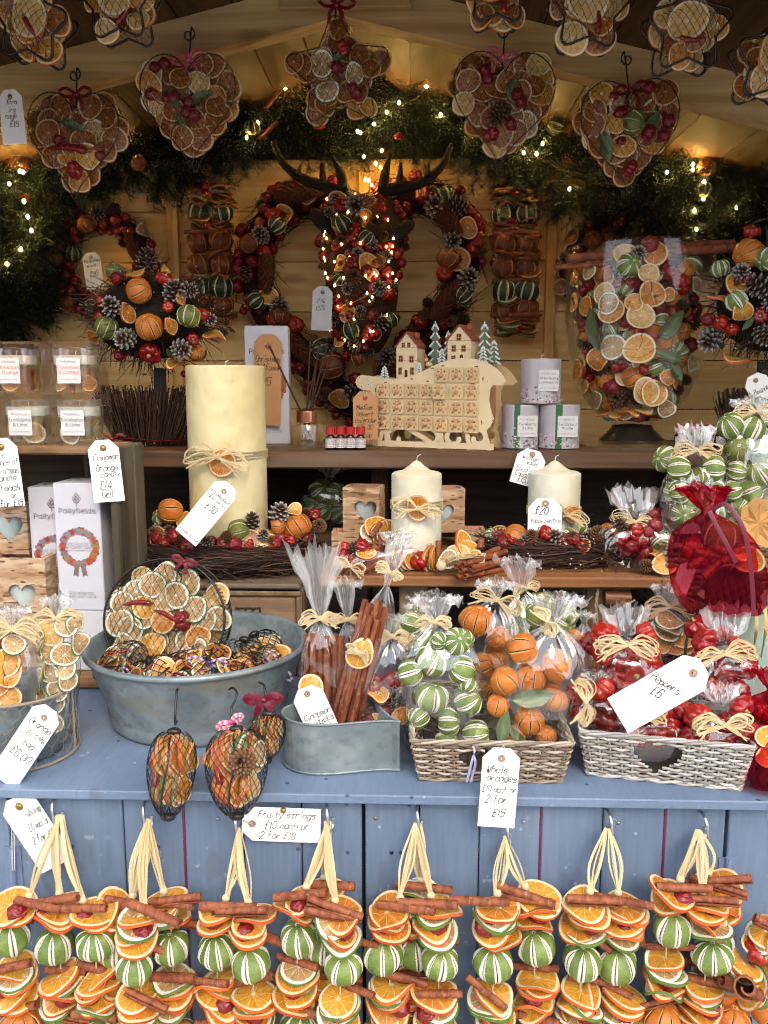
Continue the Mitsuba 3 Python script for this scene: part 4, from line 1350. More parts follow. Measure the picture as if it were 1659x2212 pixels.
def ring_sampler(path, rt, front=np.array([0, -1.0, 0]), lo=-1.25, hi=1.25):
    m = len(path)

    def f():
        i = int(rng.integers(m))
        tan = path[(i + 1) % m] - path[i - 1]
        tan /= np.linalg.norm(tan)
        side = np.cross(tan, front)
        a = rng.uniform(lo, hi)
        nrm = front * math.cos(a) + side * math.sin(a)
        return path[i] + nrm * rt, nrm, tan
    return f


def ring_base(k, path, rt, n, L=.09, r=.0011, cols=TWIG, fuzz=.35, core=S(52, 36, 28), tip=None):
    m = len(path)
    put('core', solid(tube(path, rt * .72, 8, closed=True, ref=(.01, 1, .02)), core, smooth=True), k)

    def gen():
        i = int(rng.integers(m))
        tan = path[(i + 1) % m] - path[i - 1]
        tan /= np.linalg.norm(tan)
        o = rng.normal(size=3)
        o -= (o @ tan) * tan
        o /= np.linalg.norm(o)
        return path[i] + o * rt * rng.uniform(.7, 1.0), tan * rng.choice([-1, 1]) + o * abs(rng.normal()) * fuzz + rng.normal(size=3) * .15
    twigs(MB(), gen, n, L, r, cols, tip).put('twigs', k, smooth=False, kind='stuff')


def wreath(label, u, v, r, rt, Y, n, group='wreaths on the back wall', **kw):
    k = thing('wreath', label, 'wreath', group)
    c = at(u, v, Y)
    a = np.linspace(0, 2 * PI, 48, endpoint=False)
    rr = met(r, Y)
    path = c + np.stack([rr * np.cos(a), 0 * a, rr * np.sin(a)], 1)
    ring_base(k, path, met(rt, Y), 420)
    deck(k, ring_sampler(path, met(rt, Y) * .8), n)
    return k


wreath('round fruit and cone wreath on the back wall at the left, behind the twig tree', 226, 575, 90, 24, 1.395, 52)
wreath('round fruit and cone wreath on the back wall at the right, behind the glass vase', 1325, 590, 92, 24, 1.395, 46)

hk = thing('heart_wreath', 'large heart shaped wreath of cones, limes, oranges and berries behind the stag head', 'wreath')
hp = [at(u, v, 1.385) for u, v in ((780, 505), (762, 462), (712, 434), (650, 434), (590, 470), (558, 530), (552, 600), (572, 670), (620, 735), (676, 795), (728, 850), (778, 880),
                                   (826, 850), (870, 790), (925, 725), (975, 655), (1003, 580), (1002, 505), (968, 446), (910, 425), (850, 434), (800, 462))]
hp = curve(hp, 110, closed=True)
ring_base(hk, hp, met(42, 1.385), 1100, .11, .0012, [S(70, 38, 28), S(84, 46, 32), S(54, 30, 24)], core=S(50, 27, 21))
hs = ring_sampler(hp, met(42, 1.385) * .85)
for u, v, kind, r in ((655, 415, 'spruce_cone', 46), (575, 580, 'spruce_cone', 40), (965, 470, 'spruce_cone', 48), (958, 660, 'spruce_cone', 46), (640, 745, 'spruce_cone', 44), (900, 700, 'spruce_cone', 30),
                      (960, 420, 'aged_lime', 17), (948, 410, 'aged_lime', 1), (597, 487, 'aged_lime', 17), (555, 650, 'aged_lime', 18), (605, 683, 'aged_orange', 20), (540, 525, 'aged_orange', 20), (718, 790, 'aged_orange', 28),
                      (690, 755, 'aged_lime', 22), (990, 560, 'orange_slice', 22), (968, 560, 'aged_orange', 22), (1010, 492, 'orange_slice', 20), (580, 640, 'orange_slice', 20), (612, 465, 'orange_slice', 20), (663, 420, 'aged_slice', 18),
                      (733, 862, 'orange_slice', 20), (590, 465, 'red_pepper', 15), (570, 545, 'red_pepper', 14), (590, 690, 'red_pepper', 15), (640, 702, 'red_pepper', 17), (960, 590, 'red_pepper', 15), (905, 695, 'red_pepper', 17),
                      (915, 420, 'red_pepper', 17), (563, 510, 'frosted_cone', 18), (602, 662, 'frosted_cone', 20), (1010, 605, 'frosted_cone', 22), (940, 445, 'frosted_cone', 22), (976, 520, 'frosted_cone', 18), (988, 445, 'frosted_cone', 20),
                      (712, 745, 'frosted_cone', 16), (760, 850, 'frosted_cone', 20), (838, 770, 'frosted_cone', 18), (1000, 640, 'aged_lime', 18), (530, 590, 'frosted_cone', 14), (770, 820, 'red_pepper', 15), (838, 800, 'spruce_cone', 30)):
    if r < 5:
        continue
    p = at(u, v, 1.31)
    i = int(np.argmin(np.linalg.norm(hp - p, axis=1)))
    tan = hp[(i + 1) % len(hp)] - hp[i - 1]
    on(hk, kind, p, met(r, 1.31) * 1.12, np.array([0, -1.0, 0]) + rng.normal(size=3) * .15, tan)
deck(hk, hs, 150, {'berry': (6, (.012, .020)), 'pine_cone': (1.4, (.015, .022)), 'red_pepper': (.9, (.015, .020)), 'frosted_cone': (.5, (.015, .021))}, .62)

stag = thing('stag_head', 'mounted stag head covered in dried fruit and cones, dark antlers, wrapped in fairy lights', 'decoration')
pl = at(775, 790, 1.40)
put('backboard', plain(boxm(pl[0] - .045, pl[0] + .045, 1.40, 1.421, at(775, 825, 1.4)[2], at(775, 480, 1.4)[2], .003), 'mat_pine_post'), stag)
SP = [(430, 70, .060), (455, 92, .080), (500, 100, .095), (560, 94, .10), (620, 88, .10), (680, 80, .095), (725, 66, .085), (758, 44, .065), (775, 12, .03)]
Ys = 1.27
sv = np.array([s[0] for s in SP], float)


def stag_pt(v, a):
    w = np.interp(v, sv, [s[1] for s in SP])
    d = np.interp(v, sv, [s[2] for s in SP])
    c = at(783 + 0.01 * (v - 600), v, Ys)
    n = np.array([math.sin(a) / met(w, Ys), -math.cos(a) / d, 0.0])
    return c + np.array([met(w, Ys) * .86 * math.sin(a), -d * math.cos(a), 0]), n / np.linalg.norm(n)


V = np.array([[stag_pt(v, a)[0] for a in np.linspace(0, 2 * PI, 28, endpoint=False)] for v in np.linspace(430, 775, 24)])
i, j = np.meshgrid(np.arange(23), np.arange(28), indexing='ij')
q = np.stack([i * 28 + j, (i + 1) * 28 + j, (i + 1) * 28 + (j + 1) % 28, i * 28 + (j + 1) % 28], -1).reshape(-1, 4)
put('head', solid((V.reshape(-1, 3), q), S(62, 42, 30), smooth=True), stag)
DARK = S(44, 34, 30)
for sgn, main, tines in ((-1, [(752, 432, 12), (735, 415, 15), (696, 402, 13), (650, 384, 11), (620, 362, 10), (603, 338, 8), (590, 305, 6)], [[(741, 412, 13), (736, 375, 11), (716, 334, 4)], [(698, 402, 10), (697, 378, 8), (694, 352, 3)], [(642, 380, 8), (650, 355, 3)]]),
                         (1, [(812, 432, 12), (828, 415, 15), (862, 405, 13), (905, 398, 11), (938, 376, 10), (960, 350, 9), (976, 312, 6)], [[(826, 412, 13), (832, 376, 11), (842, 334, 4)], [(862, 402, 10), (864, 380, 8), (866, 352, 3)], [(922, 382, 8), (926, 350, 3)]])):
    mb = MB()
    for ch in (main, *tines):
        pts = np.array([at(u, v, 1.24 + .03 * (i / len(ch))) for i, (u, v, r) in enumerate(ch)])
        q = curve(pts, 26)
        rr = np.interp(np.linspace(0, 1, 26), np.linspace(0, 1, len(ch)), [met(r * .82, 1.25) for _, _, r in ch])
        rr = rr * (1 + .10 * meshkit.noise(q * 60))
        mb.add(tube(q, rr, 10), DARK)
    mb.put('antler', stag, 'mat_matte')
for sgn, (u, v), lean in ((-1, (691, 475), 2.45), (1, (868, 497), -2.2)):
    p = at(u, v, 1.20)
    put('ear', solid(vf_of(trimesh.creation.icosphere(3, 1.0)), DARK, 'mat_matte', True), stag,
        X(p, faceR(lean) @ rotx(0.3), (.019, .042, .010)))
SL = [(733, 443, 'orange_slice', 20), (742, 445, 'orange_slice', 1), (795, 447, 'frosted_cone', 14), (727, 443, 'frosted_cone', 15), (772, 458, 'frosted_cone', 24), (800, 452, 'aged_orange', 20), (825, 465, 'red_pepper', 15), (822, 444, 'red_pepper', 14),
      (792, 486, 'orange_slice', 19), (718, 471, 'frosted_cone', 14), (743, 497, 'aged_lime', 22), (772, 511, 'red_pepper', 17), (797, 527, 'aged_lime', 18), (733, 540, 'red_pepper', 14), (745, 455, 'red_pepper', 14), (820, 485, 'pine_cone', 15),
      (768, 580, 'red_pepper', 19), (740, 580, 'orange_slice', 18), (800, 580, 'orange_slice', 22), (779, 560, 'frosted_cone', 14), (757, 631, 'frosted_cone', 15), (768, 612, 'pine_cone', 19), (838, 545, 'red_pepper', 14), (838, 560, 'frosted_cone', 14),
      (822, 575, 'aged_orange', 16), (840, 640, 'red_pepper', 18), (825, 632, 'frosted_cone', 18), (850, 632, 'frosted_cone', 16), (754, 683, 'orange_slice', 19), (785, 678, 'frosted_cone', 13), (762, 718, 'aged_lime', 22), (800, 728, 'red_pepper', 16),
      (825, 705, 'frosted_cone', 19), (738, 735, 'orange_slice', 19), (816, 727, 'aged_slice', 15), (845, 695, 'aged_lime', 19), (770, 750, 'frosted_cone', 15), (778, 774, 'aged_orange', 18), (752, 765, 'red_pepper', 15), (722, 695, 'frosted_cone', 15),
      (785, 540, 'red_pepper', 12), (812, 540, 'frosted_cone', 12), (810, 605, 'orange_slice', 15), (735, 610, 'aged_lime', 16), (800, 655, 'pine_cone', 15), (840, 598, 'red_pepper', 14)]
for u, v, kind, r in SL:
    if r < 5:
        continue
    w = np.interp(v, sv, [s[1] for s in SP])
    a = math.asin(np.clip((u - 783 - .01 * (v - 600)) / w, -.97, .97))
    p, nrm = stag_pt(v, a)
    rr = met(r, 1.17)
    on(stag, kind, p + nrm * rr * .3, rr, nrm)


def stag_sampler():
    v, a = rng.uniform(440, 765), rng.uniform(-1.5, 1.5)
    p, nrm = stag_pt(v, a)
    return p, nrm, np.array([0, 0, 1.0])


deck(stag, stag_sampler, 70, {'berry': (5, (.011, .016)), 'pine_cone': (2, (.012, .017)), 'red_pepper': (1, (.012, .016)), 'frosted_cone': (1, (.013, .017))}, .62)
stl = [(706, 430), (702, 500), (745, 440), (727, 465), (752, 458), (790, 470), (815, 468), (838, 475), (850, 515), (700, 508), (705, 515), (698, 537), (700, 557), (702, 563), (738, 527), (778, 525), (835, 533), (848, 532), (755, 556), (722, 565), (790, 596),
       (707, 600), (718, 601), (742, 600), (840, 565), (846, 545), (808, 590), (813, 595), (838, 595), (848, 590), (856, 605), (723, 617), (732, 640), (703, 590), (793, 633), (798, 650), (804, 642), (840, 620), (758, 655), (730, 662), (836, 681),
       (765, 690), (800, 715), (745, 734), (765, 748), (785, 737), (806, 716), (712, 712)]
pts = []
for u, v in stl:
    w = np.interp(v, sv, [s[1] for s in SP])
    d = np.interp(v, sv, [s[2] for s in SP])
    x = np.clip((u - 783) / w, -1, 1)
    pts.append((u, v, Ys - d * math.sqrt(1 - .92 * x * x) - .022))
lights('string of warm fairy lights wound round the stag head', pts, r=.0026, power=FAIRY * .032)


# ------------------------------------------------------------------ fruit strings hung on the back wall
def wall_string(label, u, v0, v1, Y=1.38):
    k = thing('fruit_string', label, 'fruit string', 'long fruit strings on the back wall')
    a, b = at(u, v0 - 40, Y), at(u, v1, Y)
    put('cord', solid(tube([a, b], .0016, 5), RAFFIA * .7), k)
    v, W = v0, met(46, Y)
    seq = ['slices', 'slices', 'slices', 'lime', 'slices', 'slices', 'sticks', 'orange', 'slices', 'sticks', 'orange', 'slices', 'sticks', 'lime', 'slices', 'orange', 'sticks', 'slices', 'slices']
    hs_ = {'slices': 24, 'lime': 38, 'sticks': 16, 'orange': 38}
    tot = sum(hs_[s] for s in seq)
    sc = (v1 - v0) / tot
    for s in seq:
        h = hs_[s] * sc
        c = at(u, v + h / 2, Y - .012)
        if s == 'slices':
            for i in range(6):
                p = c + [(-1) ** i * W * .42 + rng.normal() * .006, rng.normal() * .01, met(h, Y) * (i / 6 - .42)]
                piece('aged_slice' if rng.random() < .85 else 'lime_slice', k, p, W * rng.uniform(.46, .58), (rng.normal() * .25, -.35 + rng.normal() * .15, 1))
            if rng.random() < .5:
                piece('red_pepper', k, c + [rng.normal() * .01, -.03, 0], .014, (0, 0, 1))
        elif s == 'sticks':
            for i in range(3):
                d = np.array([1, rng.normal() * .4, rng.normal() * .12]) * W * 1.0
                q = c + [0, -.012 * i, met(h, Y) * (i / 3 - .3)]
                stick(k, q - d, q + d, .0075)
        else:
            for sx in (-1, 1):
                piece('aged_lime' if s == 'lime' else 'aged_orange', k, c + [sx * W * .5, -.008 + rng.normal() * .006, 0], W * .55, (rng.normal() * .2, -.2, 1))
        v += h
    return k


wall_string('long fruit and cinnamon string on the back wall, left of the heart wreath', 456, 402, 712)
wall_string('long fruit and cinnamon string on the back wall, right of the heart wreath', 1112, 402, 722)

# ------------------------------------------------------------------ things on the upper shelf and on the left crate
def inplane(u, v, P0, R):
    d = FWD + RIGHT * ((u - CU) / FOCAL) - UP * ((v - CV) / FOCAL)
    p = EYE + d * (((P0 - EYE) @ R[:, 2]) / (d @ R[:, 2])) - P0
    return np.array([p @ R[:, 0], p @ R[:, 1]])


GREY, LGREY, CORAL = S(96, 96, 100), S(165, 160, 160), S(226, 120, 84)


def label_card(k, P, R, w, h, lines, col=S(240, 238, 240)):
    put('label_card', solid(boxm(-w / 2, w / 2, -h / 2, h / 2, 0, .0005), col), k, X(P, R))
    mb = MB()
    for t, th, y, c in lines:
        v, f = printed(t, th * h, 0, y * h)
        sw = v[:, 0].max() - v[:, 0].min()
        if sw > w * .94:
            v = v * [w * .94 / sw, 1, 1]
        mb.add((v, f), c)
    mb.put('print', k, smooth=False, kind='stuff', xf=X(P + R @ [0, 0, .0006], R))


Y0 = .42
CB = float(at(170, 958, Y0 - .03)[2])


def gel_candle(label, u, base, kind, col_text, yaw=0.0, group='glass gel candles in clear boxes'):
    k = thing('glass_candle', label, 'candle', group)
    r, H = met(46, Y0), met(92, Y0)
    c = np.array([at(u, 900, Y0)[0], Y0, base])
    o, i = lathe([(r * .9, .001), (r, .004), (r, H), (r * .985, H + .001)], 36), lathe([(.0, .011), (r * .9, .011), (r * .955, .016), (r * .955, H)], 36)
    put('jar', plain(o, 'mat_glass', True), k, X(c))
    put('jar_inside', plain(i, 'mat_glass', True), k, X(c))
    put('wax', solid(lathe([(0, H * .62), (r * .93, H * .62), (r * .945, H * .66), (r * .945, H * .84), (r * .9, H * .85), (0, H * .85)], 30), S(236, 226, 206) if kind != 'lime' else S(228, 232, 222), 'mat_satin', True), k, X(c))
    put('gel', plain(lathe([(0, .013), (r * .93, .013), (r * .93, H * .615), (0, H * .615)], 30), 'mat_gel', True), k, X(c))
    for s in range(7):
        a = s * 2 * PI / 7 - 1.95 + yaw
        q = c + [r * .80 * math.sin(a), -r * .80 * math.cos(a), H * (.30 + .04 * math.sin(s * 2.3))]
        n = (math.sin(a), -math.cos(a), 0)
        if kind == 'lime':
            if s % 2 == 0:
                piece('lime_slice', k, q, r * .52, n)
            else:
                piece('bay_leaf', k, q, r * .42, n)
        elif s % 2 == 0:
            stick(k, q + [0, 0, -H * .26], q + [0, 0, H * .26], r * .13)
        else:
            piece('orange_slice', k, q - [0, 0, H * .10], r * .40, n)
    put('wick', solid(tube([c + [0, 0, H * .85], c + [.002, 0, H * .97]], .0008, 5), S(240, 236, 226)), k)
    bw, bh = met(104, Y0) / 2, met(104, Y0)
    v, f = boxm(-bw, bw, -bw * .96, bw * .96, -.001, bh)
    put('clear_box', plain((v + [0, 0, .0012], f), 'mat_film'), k, X(c))
    nm = ['Cinnamon', '& Orange'] if kind != 'lime' else ['Eucalyptus', '& Lime']
    P = c + [met(6, Y0), -bw - .0012, H * .50]
    label_card(k, P, faceR(), met(49, Y0), met(52, Y0), [('Pollyfields', .10, .30, LGREY), (nm[0], .14, .06, col_text), (nm[1], .14, -.14, col_text), ('FRAGRANCED CANDLE', .055, -.38, LGREY)])
    return bh


bh = gel_candle('glass gel candle with a lime slice, bottom right of the clear boxed stack', 172, zt2 + .001, 'lime', GREY)
gel_candle('glass gel candle with a lime slice, bottom left of the clear boxed stack', 62, zt2 + .001, 'lime', GREY, .8)
gel_candle('cinnamon and orange gel candle, top right of the clear boxed stack', 170, zt2 + bh + .004, 'orange', CORAL, .3)
gel_candle('cinnamon and orange gel candle, top left of the clear boxed stack', 44, zt2 + bh + .004, 'orange', CORAL, 1.1)
gel_candle('glass gel candle cut by the left edge, lower layer of the stack', -50, zt2 + .001, 'orange', CORAL, 2)


def diffuser_box(label, P, w, d, h, yaw, half=False, group=None):
    """P: middle of the front face's foot."""
    k = thing('gift_box', label, 'box', group)
    R3 = rotz(yaw)
    put('carton', solid(boxm(-w / 2, w / 2, 0, d, 0, h, .0015), S(222, 222, 234), 'mat_satin'), k, X(P, R3))
    R = faceR(0, 0, yaw)

    def loc(x, y, z=.0004):
        return P + R @ [x, y, z]
    mb = MB()
    wr = w * .36
    cs = [S(190, 70, 56), S(204, 110, 60), S(150, 150, 84), S(176, 60, 60), S(150, 140, 150), S(196, 84, 60), S(140, 128, 138)]
    g = np.random.default_rng(4)
    for ring_, n in ((.86, 26), (1.0, 34), (1.12, 34)):
        for i in range(n):
            a = 2 * PI * (i + g.uniform(-.3, .3)) / n
            rr = w * g.uniform(.035, .062) * (1.15 if ring_ == 1.0 else .8)
            z = .0001 * i / n + .0002 * (ring_ == 1.0)
            dv, df = extrude(Point(wr * ring_ * math.cos(a), wr * ring_ * math.sin(a)).buffer(rr, quad_segs=3), .0002 + z)
            mb.add((dv, df), cs[int(g.integers(7))])
    for s in (-1, 1):
        mb.add(extrude(Polygon([(s * .01 * w, -wr * 1.0), (s * .11 * w, -wr * 1.05), (s * .16 * w, -wr * 1.75), (s * .10 * w, -wr * 1.68), (s * .05 * w, -wr * 1.8)]), .0006), S(140, 124, 116))
        mb.add(extrude(Polygon([(0, -wr * .95), (s * .14 * w, -wr * .78), (s * .16 * w, -wr * 1.02)]), .0007), S(156, 138, 128))
    mb.put('wreath_print', k, smooth=False, xf=X(loc(0, h * .50), R))
    mb = MB()
    for t, th, y, c in (('Pollyfields', .12 * w, h * .765, GREY), ('THE ESSENCE', .062 * w, h * .515, LGREY), ('OF CHRISTMAS', .062 * w, h * .488, LGREY), ('Citrus, Cinnamon & Clove', .036 * w, h * .470, LGREY), ('FRAGRANCED', .06 * w, h * .125, LGREY), ('REED DIFFUSER', .06 * w, h * .098, LGREY)):
        mb.add(printed(t, th, 0, y), c)
    # the artichoke emblem: a stalk, leaves and rows of scales drawn in outline
    art = []
    for row, (n, y) in enumerate(((1, .22), (2, .165), (3, .11), (2, .06))):
        for i in range(n):
            x = (i - (n - 1) / 2) * .085
            art.append(LineString([(x, y + .07), (x + .04, y + .02), (x + .02, y - .03), (x, y - .045), (x - .02, y - .03), (x - .04, y + .02), (x, y + .07)]).buffer(.007, quad_segs=1))
    art += [LineString([(0, .02), (0, -.10)]).buffer(.009), LineString([(0, .0), (.07, .02)]).buffer(.008), LineString([(0, .0), (-.07, .02)]).buffer(.008)]
    sc = w * .75
    mb.add(extrude(affinity.translate(affinity.scale(unary_union(art), sc, sc, origin=(0, 0)), 0, h * .845), .0003), GREY)
    mb.put('print', k, smooth=False, kind='stuff', xf=X(loc(0, 0), R))
    return k


zc0 = ZC + .0275
gx = at(172, 1200, .362)[0]
hb_ = at(170, 1318, .362)[2] - zc0
put('carton', solid(boxm(gx - .047, gx + .047, .364, .44, zc0, zc0 + hb_ - .001, .0015), S(226, 226, 234), 'mat_satin'), None, label='plain white carton under the front gift box in the left crate', cat='box')
diffuser_box('white gift box with printed wreath in the left crate, nearest the crate side', np.array([gx, .362, zc0 + hb_]), met(103, .362), .085, met(285, .362), -.02, group='white reed diffuser gift boxes')
diffuser_box('white gift box further left in the crate, half hidden by the nearer one', np.array([at(118, 1200, .40)[0], .40, zc0 + hb_ - .03]), met(100, .40), .080, met(300, .40), .05, group='white reed diffuser gift boxes')
Yb = .80
diffuser_box('white diffuser gift box behind the reed bottle on the upper shelf', np.array([at(580, 968, Yb)[0], Yb, ZU + .0005]), met(92, Yb), .09, met(248, Yb), .10)
kraft = S(184, 138, 96)
tag('brown card tag reading Christmas Diffuser 25, on the shelf gift box', 579, 748, .79, met(190, .79), met(58, .79), .03, [('Christmas', -.46, .55, .20), ('Diffuser', -.40, .85, .20), ('25', -.2, 1.4, .26)], tilt=.02, col=kraft, eye=S(190, 96, 80), seed=1,
    cord=at(575, 725, .80))

dk = thing('reed_diffuser', 'glass reed diffuser bottle with copper collar and dark reeds', 'diffuser')
Yd = .67
c = np.array([at(663, 970, Yd)[0], Yd, ZU + .0005])
r = met(37, Yd)
hh = met(56, Yd)
put('bottle', plain(lathe([(0, .0005), (r * .94, .0005), (r, .003), (r, hh * .9), (r * .9, hh), (r * .4, hh * 1.02)], 40), 'mat_glass', True), dk, X(c))
put('bottle_inside', plain(lathe([(0, .008), (r * .88, .008), (r * .92, .012), (r * .92, hh * .9), (r * .4, hh * .97)], 40), 'mat_glass', True), dk, X(c))
put('oil', plain(lathe([(0, .009), (r * .90, .009), (r * .90, hh * .56), (0, hh * .56)], 36), 'mat_liquid', True), dk, X(c))
put('collar', solid(lathe([(r * .40, hh * 1.0), (r * .58, hh * 1.0), (r * .58, hh * 1.42), (r * .54, hh * 1.46), (r * .2, hh * 1.45)], 36, hard=(1,)), S(214, 150, 122), 'mat_metal', True), dk, X(c))
for u, v in ((582, 748), (670, 742), (688, 748), (692, 740), (708, 741), (722, 746)):
    b = c + [rng.uniform(-.3, .3) * r, rng.uniform(-.3, .3) * r, hh * 1.40]
    t = at(u, v, Yd + .01)
    b0 = c + [(c[0] - t[0]) * .18 + rng.uniform(-.2, .2) * r, 0, .014]
    put('reed', solid(tube([b0, (b * .35 + (b0 + (t - b0) * .4) * .65), t], .0019, 6), S(66, 44, 36), 'mat_matte', True), dk)


def oil_bottle(label, u, Y, base, group='small red capped oil bottles'):
    k = thing('oil_bottle', label, 'bottle', group)
    r = met(11, Y)
    c = np.array([at(u, 950, Y)[0], Y, base])
    put('glass', solid(lathe([(0, .0003), (r, .0003), (r, r * 2.3), (r * .5, r * 2.9), (r * .5, r * 3.1)], 22), S(36, 20, 20), 'mat_gloss', True), k, X(c))
    a = np.arange(30) * 2 * PI / 30
    ring = np.stack([np.cos(a), np.sin(a)], 1) * (r * .86 * (1 + .05 * (np.arange(30) % 2)))[:, None]
    v, f = extrude(Polygon(ring), r * 1.45)
    put('cap', solid((v + [0, 0, r * 2.95], f), S(190, 24, 30), 'mat_satin'), k, X(c))
    a = np.linspace(-1.25, 1.25, 14)
    lab = np.vstack([np.stack([r * 1.012 * np.sin(a), -r * 1.012 * np.cos(a), np.full(14, z)], 1) for z in (r * .4, r * 2.2)])
    f = np.array([[i, i + 1, i + 15, i + 14] for i in range(13)])
    put('label_card', solid((lab, f), S(232, 226, 226), 'mat_matte', True), k, X(c))
    mb = MB()
    for t, th, z, cc in (('Pollyfields', .30, 1.85, S(190, 120, 110)), ('The Essence', .26, 1.4, GREY), ('of Christmas', .26, 1.0, GREY), ('FRAGRANCE OIL', .15, .65, LGREY)):
        vv, ff = printed(t, th * r)
        ww = vv[:, 0].max() - vv[:, 0].min()
        x = vv[:, 0] * min(1, 2.0 * r / ww)
        mb.add((np.stack([r * 1.02 * np.sin(x / r), -r * 1.02 * np.cos(x / r) - vv[:, 2], vv[:, 1] + z * r], 1), ff), cc)
    mb.put('print', k, smooth=False, kind='stuff', xf=X(c))


for i, u in enumerate((714, 736, 757, 779)):
    oil_bottle(f'red capped oil bottle beside the sleigh calendar, {("leftmost of four", "second of four from the left", "third of four from the left", "rightmost of four")[i]}', u, .645, ZU + .0005)
for i, u in enumerate((1468, 1500, 1530, 1556)):
    oil_bottle(f'red capped oil bottle behind the lime bags at the right, {("first", "second", "third", "fourth")[i]} from the left', u, .72 + .03 * (i == 1), ZU + .0005)

# ---- the sleigh advent calendar
sk = thing('advent_calendar', 'plywood sleigh advent calendar with numbered doors, little houses and snowy trees on top', 'advent calendar')
SR = faceR(0, 0, -math.radians(24))
SP0 = np.array([at(930, 977, .70)[0], .70, ZU + .001])
PLY, PLY2, BURN = S(248, 226, 186), S(238, 208, 160), S(96, 58, 36)


def c5(x, y):
    return inplane(553 + x / 3, 553 + y / 3, SP0, SR)


def poly5(*pts):
    return np.array([c5(*p) for p in pts])


top_edge = [(690, 772), (770, 783), (850, 797), (930, 797), (1010, 780), (1090, 745), (1180, 702), (1260, 672), (1340, 662), (1420, 668), (1495, 690), (1560, 728), (1605, 780), (1620, 815), (1600, 838), (1572, 838), (1540, 835), (1519, 862), (1512, 930), (1522, 1000), (1542, 1055), (1525, 1095), (1490, 1140)]
bot_edge = [(1480, 1140), (1200, 1130), (790, 1118), (775, 1060), (790, 980), (775, 905), (745, 872), (700, 868), (664, 850), (650, 818), (662, 785)]
body = Polygon(poly5(*top_edge, *bot_edge)).buffer(0)
scr = []
for cx_, dr_ in ((900, 1), (1130, -1), (1290, 1), (1440, -1)):
    t = np.linspace(0, 1, 26)
    a = PI * .5 + t * 1.45 * PI
    rr = 62 * (1 - .55 * t)
    scr.append(LineString(poly5(*[(cx_ + dr_ * rr_ * math.cos(a_), 1180 - rr_ * math.sin(a_) * .95) for a_, rr_ in zip(a, rr)])).buffer(.0042))
for p, q in (((830, 1120), (790, 1235)), ((1000, 1125), (1190, 1240)), ((840, 1125), (880, 1240)), ((1200, 1125), (1210, 1250)), ((1370, 1135), (1385, 1250)), ((1480, 1130), (1510, 1250))):
    scr.append(LineString(poly5(p, q)).buffer(.0042))
xr0, xr1 = c5(712, 1240)[0], c5(1540, 1260)[0]
runner = sbox(xr0, 0.0, xr1, .0115)
panel = unary_union([body, runner, *scr]).buffer(.0004)
panel = unary_union([g for g in getattr(panel, 'geoms', [panel])])


def place5(vf, col, name, dz, bsdf='mat_matte', smooth=False, parent=None, **kw):
    return put(name, solid(vf, col, bsdf, smooth), parent or sk, X(SP0 + SR @ [0, 0, dz], SR), **kw)


place5(extrude(panel, .004), PLY, 'front_panel', 0)
place5(extrude(panel, .004), PLY2, 'back_panel', -.075)
bx0, by0, bx1, by1 = body.buffer(-.008).bounds
lo = c5(790, 1118)
inner = body.intersection(sbox(c5(790, 1000)[0] + .004, by0, c5(1500, 1000)[0], by1)).buffer(-.006)
place5(extrude(inner, .066), S(196, 150, 104), 'drawer_case', -.069)
rows = [(772, [(1210, '1'), (1308, '2'), (1407, '3')]), (874, [(831, '4'), (926, '5'), (1019, '6'), (1113, '7'), (1204, '8'), (1306, '9'), (1406, '10')]),
        (975, [(830, '11'), (924, '12'), (1017, '13'), (1112, '14'), (1206, '15'), (1304, '16'), (1404, '17')]), (1076, [(831, '18'), (924, '19'), (1017, '20'), (1110, '21'), (1205, '22'), (1302, '23'), (1402, '24')])]
stp = star_pts(1, .45)
hx = (c5(870, 900)[0] - c5(790, 900)[0]) / 2
for y, row in rows:
    for x, t in row:
        yy = y + (x - 830) * (.040 * (y - 772) / 300 + .0)
        q = c5(x, yy)
        dz = .0042 + (.010 if t == '8' else 0)
        d = place5(boxm(q[0] - hx, q[0] + hx, q[1] - hx * 1.02, q[1] + hx * 1.02, 0, .004, .0004), S(240, 208, 158) * rng.uniform(.92, 1.04), 'door', dz)
        place5(move(vf_of(trimesh.creation.icosphere(2, 1.0)), X((q[0], q[1] - hx * .05, .003), s=(hx * .30, hx * .30, hx * .3))), S(214, 164, 116), 'knob', dz + .004, 'mat_satin', True, d)
        mb = MB()
        for sx in (-1, 1):
            for sy in (-.55, .5):
                mb.add(extrude(Polygon(stp * hx * .19 + [q[0] + sx * hx * .48, q[1] + sy * hx]), .0003), BURN)
            mb.add(boxm(q[0] + sx * hx * .72 - .0006, q[0] + sx * hx * .72 + .0006, q[1] - hx * .22, q[1] + hx * .08, 0, .0003), BURN)
        mb.add(printed(t, hx * .52, q[0], q[1] + hx * .34, bold=True), S(176, 112, 56))
        put('marks', mb.shape('mat_matte', False), d, X(SP0 + SR @ [0, 0, dz + .0041], SR))
mb = MB()
for x, y in ((845, 818), (1118, 812), (1215, 712), (1432, 716), (1408, 828), (1148, 728), (1015, 797), (838, 915), (838, 1022), (838, 1115), (1112, 1020), (1208, 1125), (1410, 1146), (780, 870), (1475, 795), (1467, 1078)):
    q = c5(x, y)
    w2, h2 = (.0035, .0010) if x not in (780, 1475, 1467) else (.0010, .0042)
    mb.add(boxm(q[0] - w2, q[0] + w2, q[1] - h2, q[1] + h2, 0, .0003), BURN)
mb.put('joint_slots', sk, smooth=False, xf=X(SP0 + SR @ [0, 0, .0041], SR))


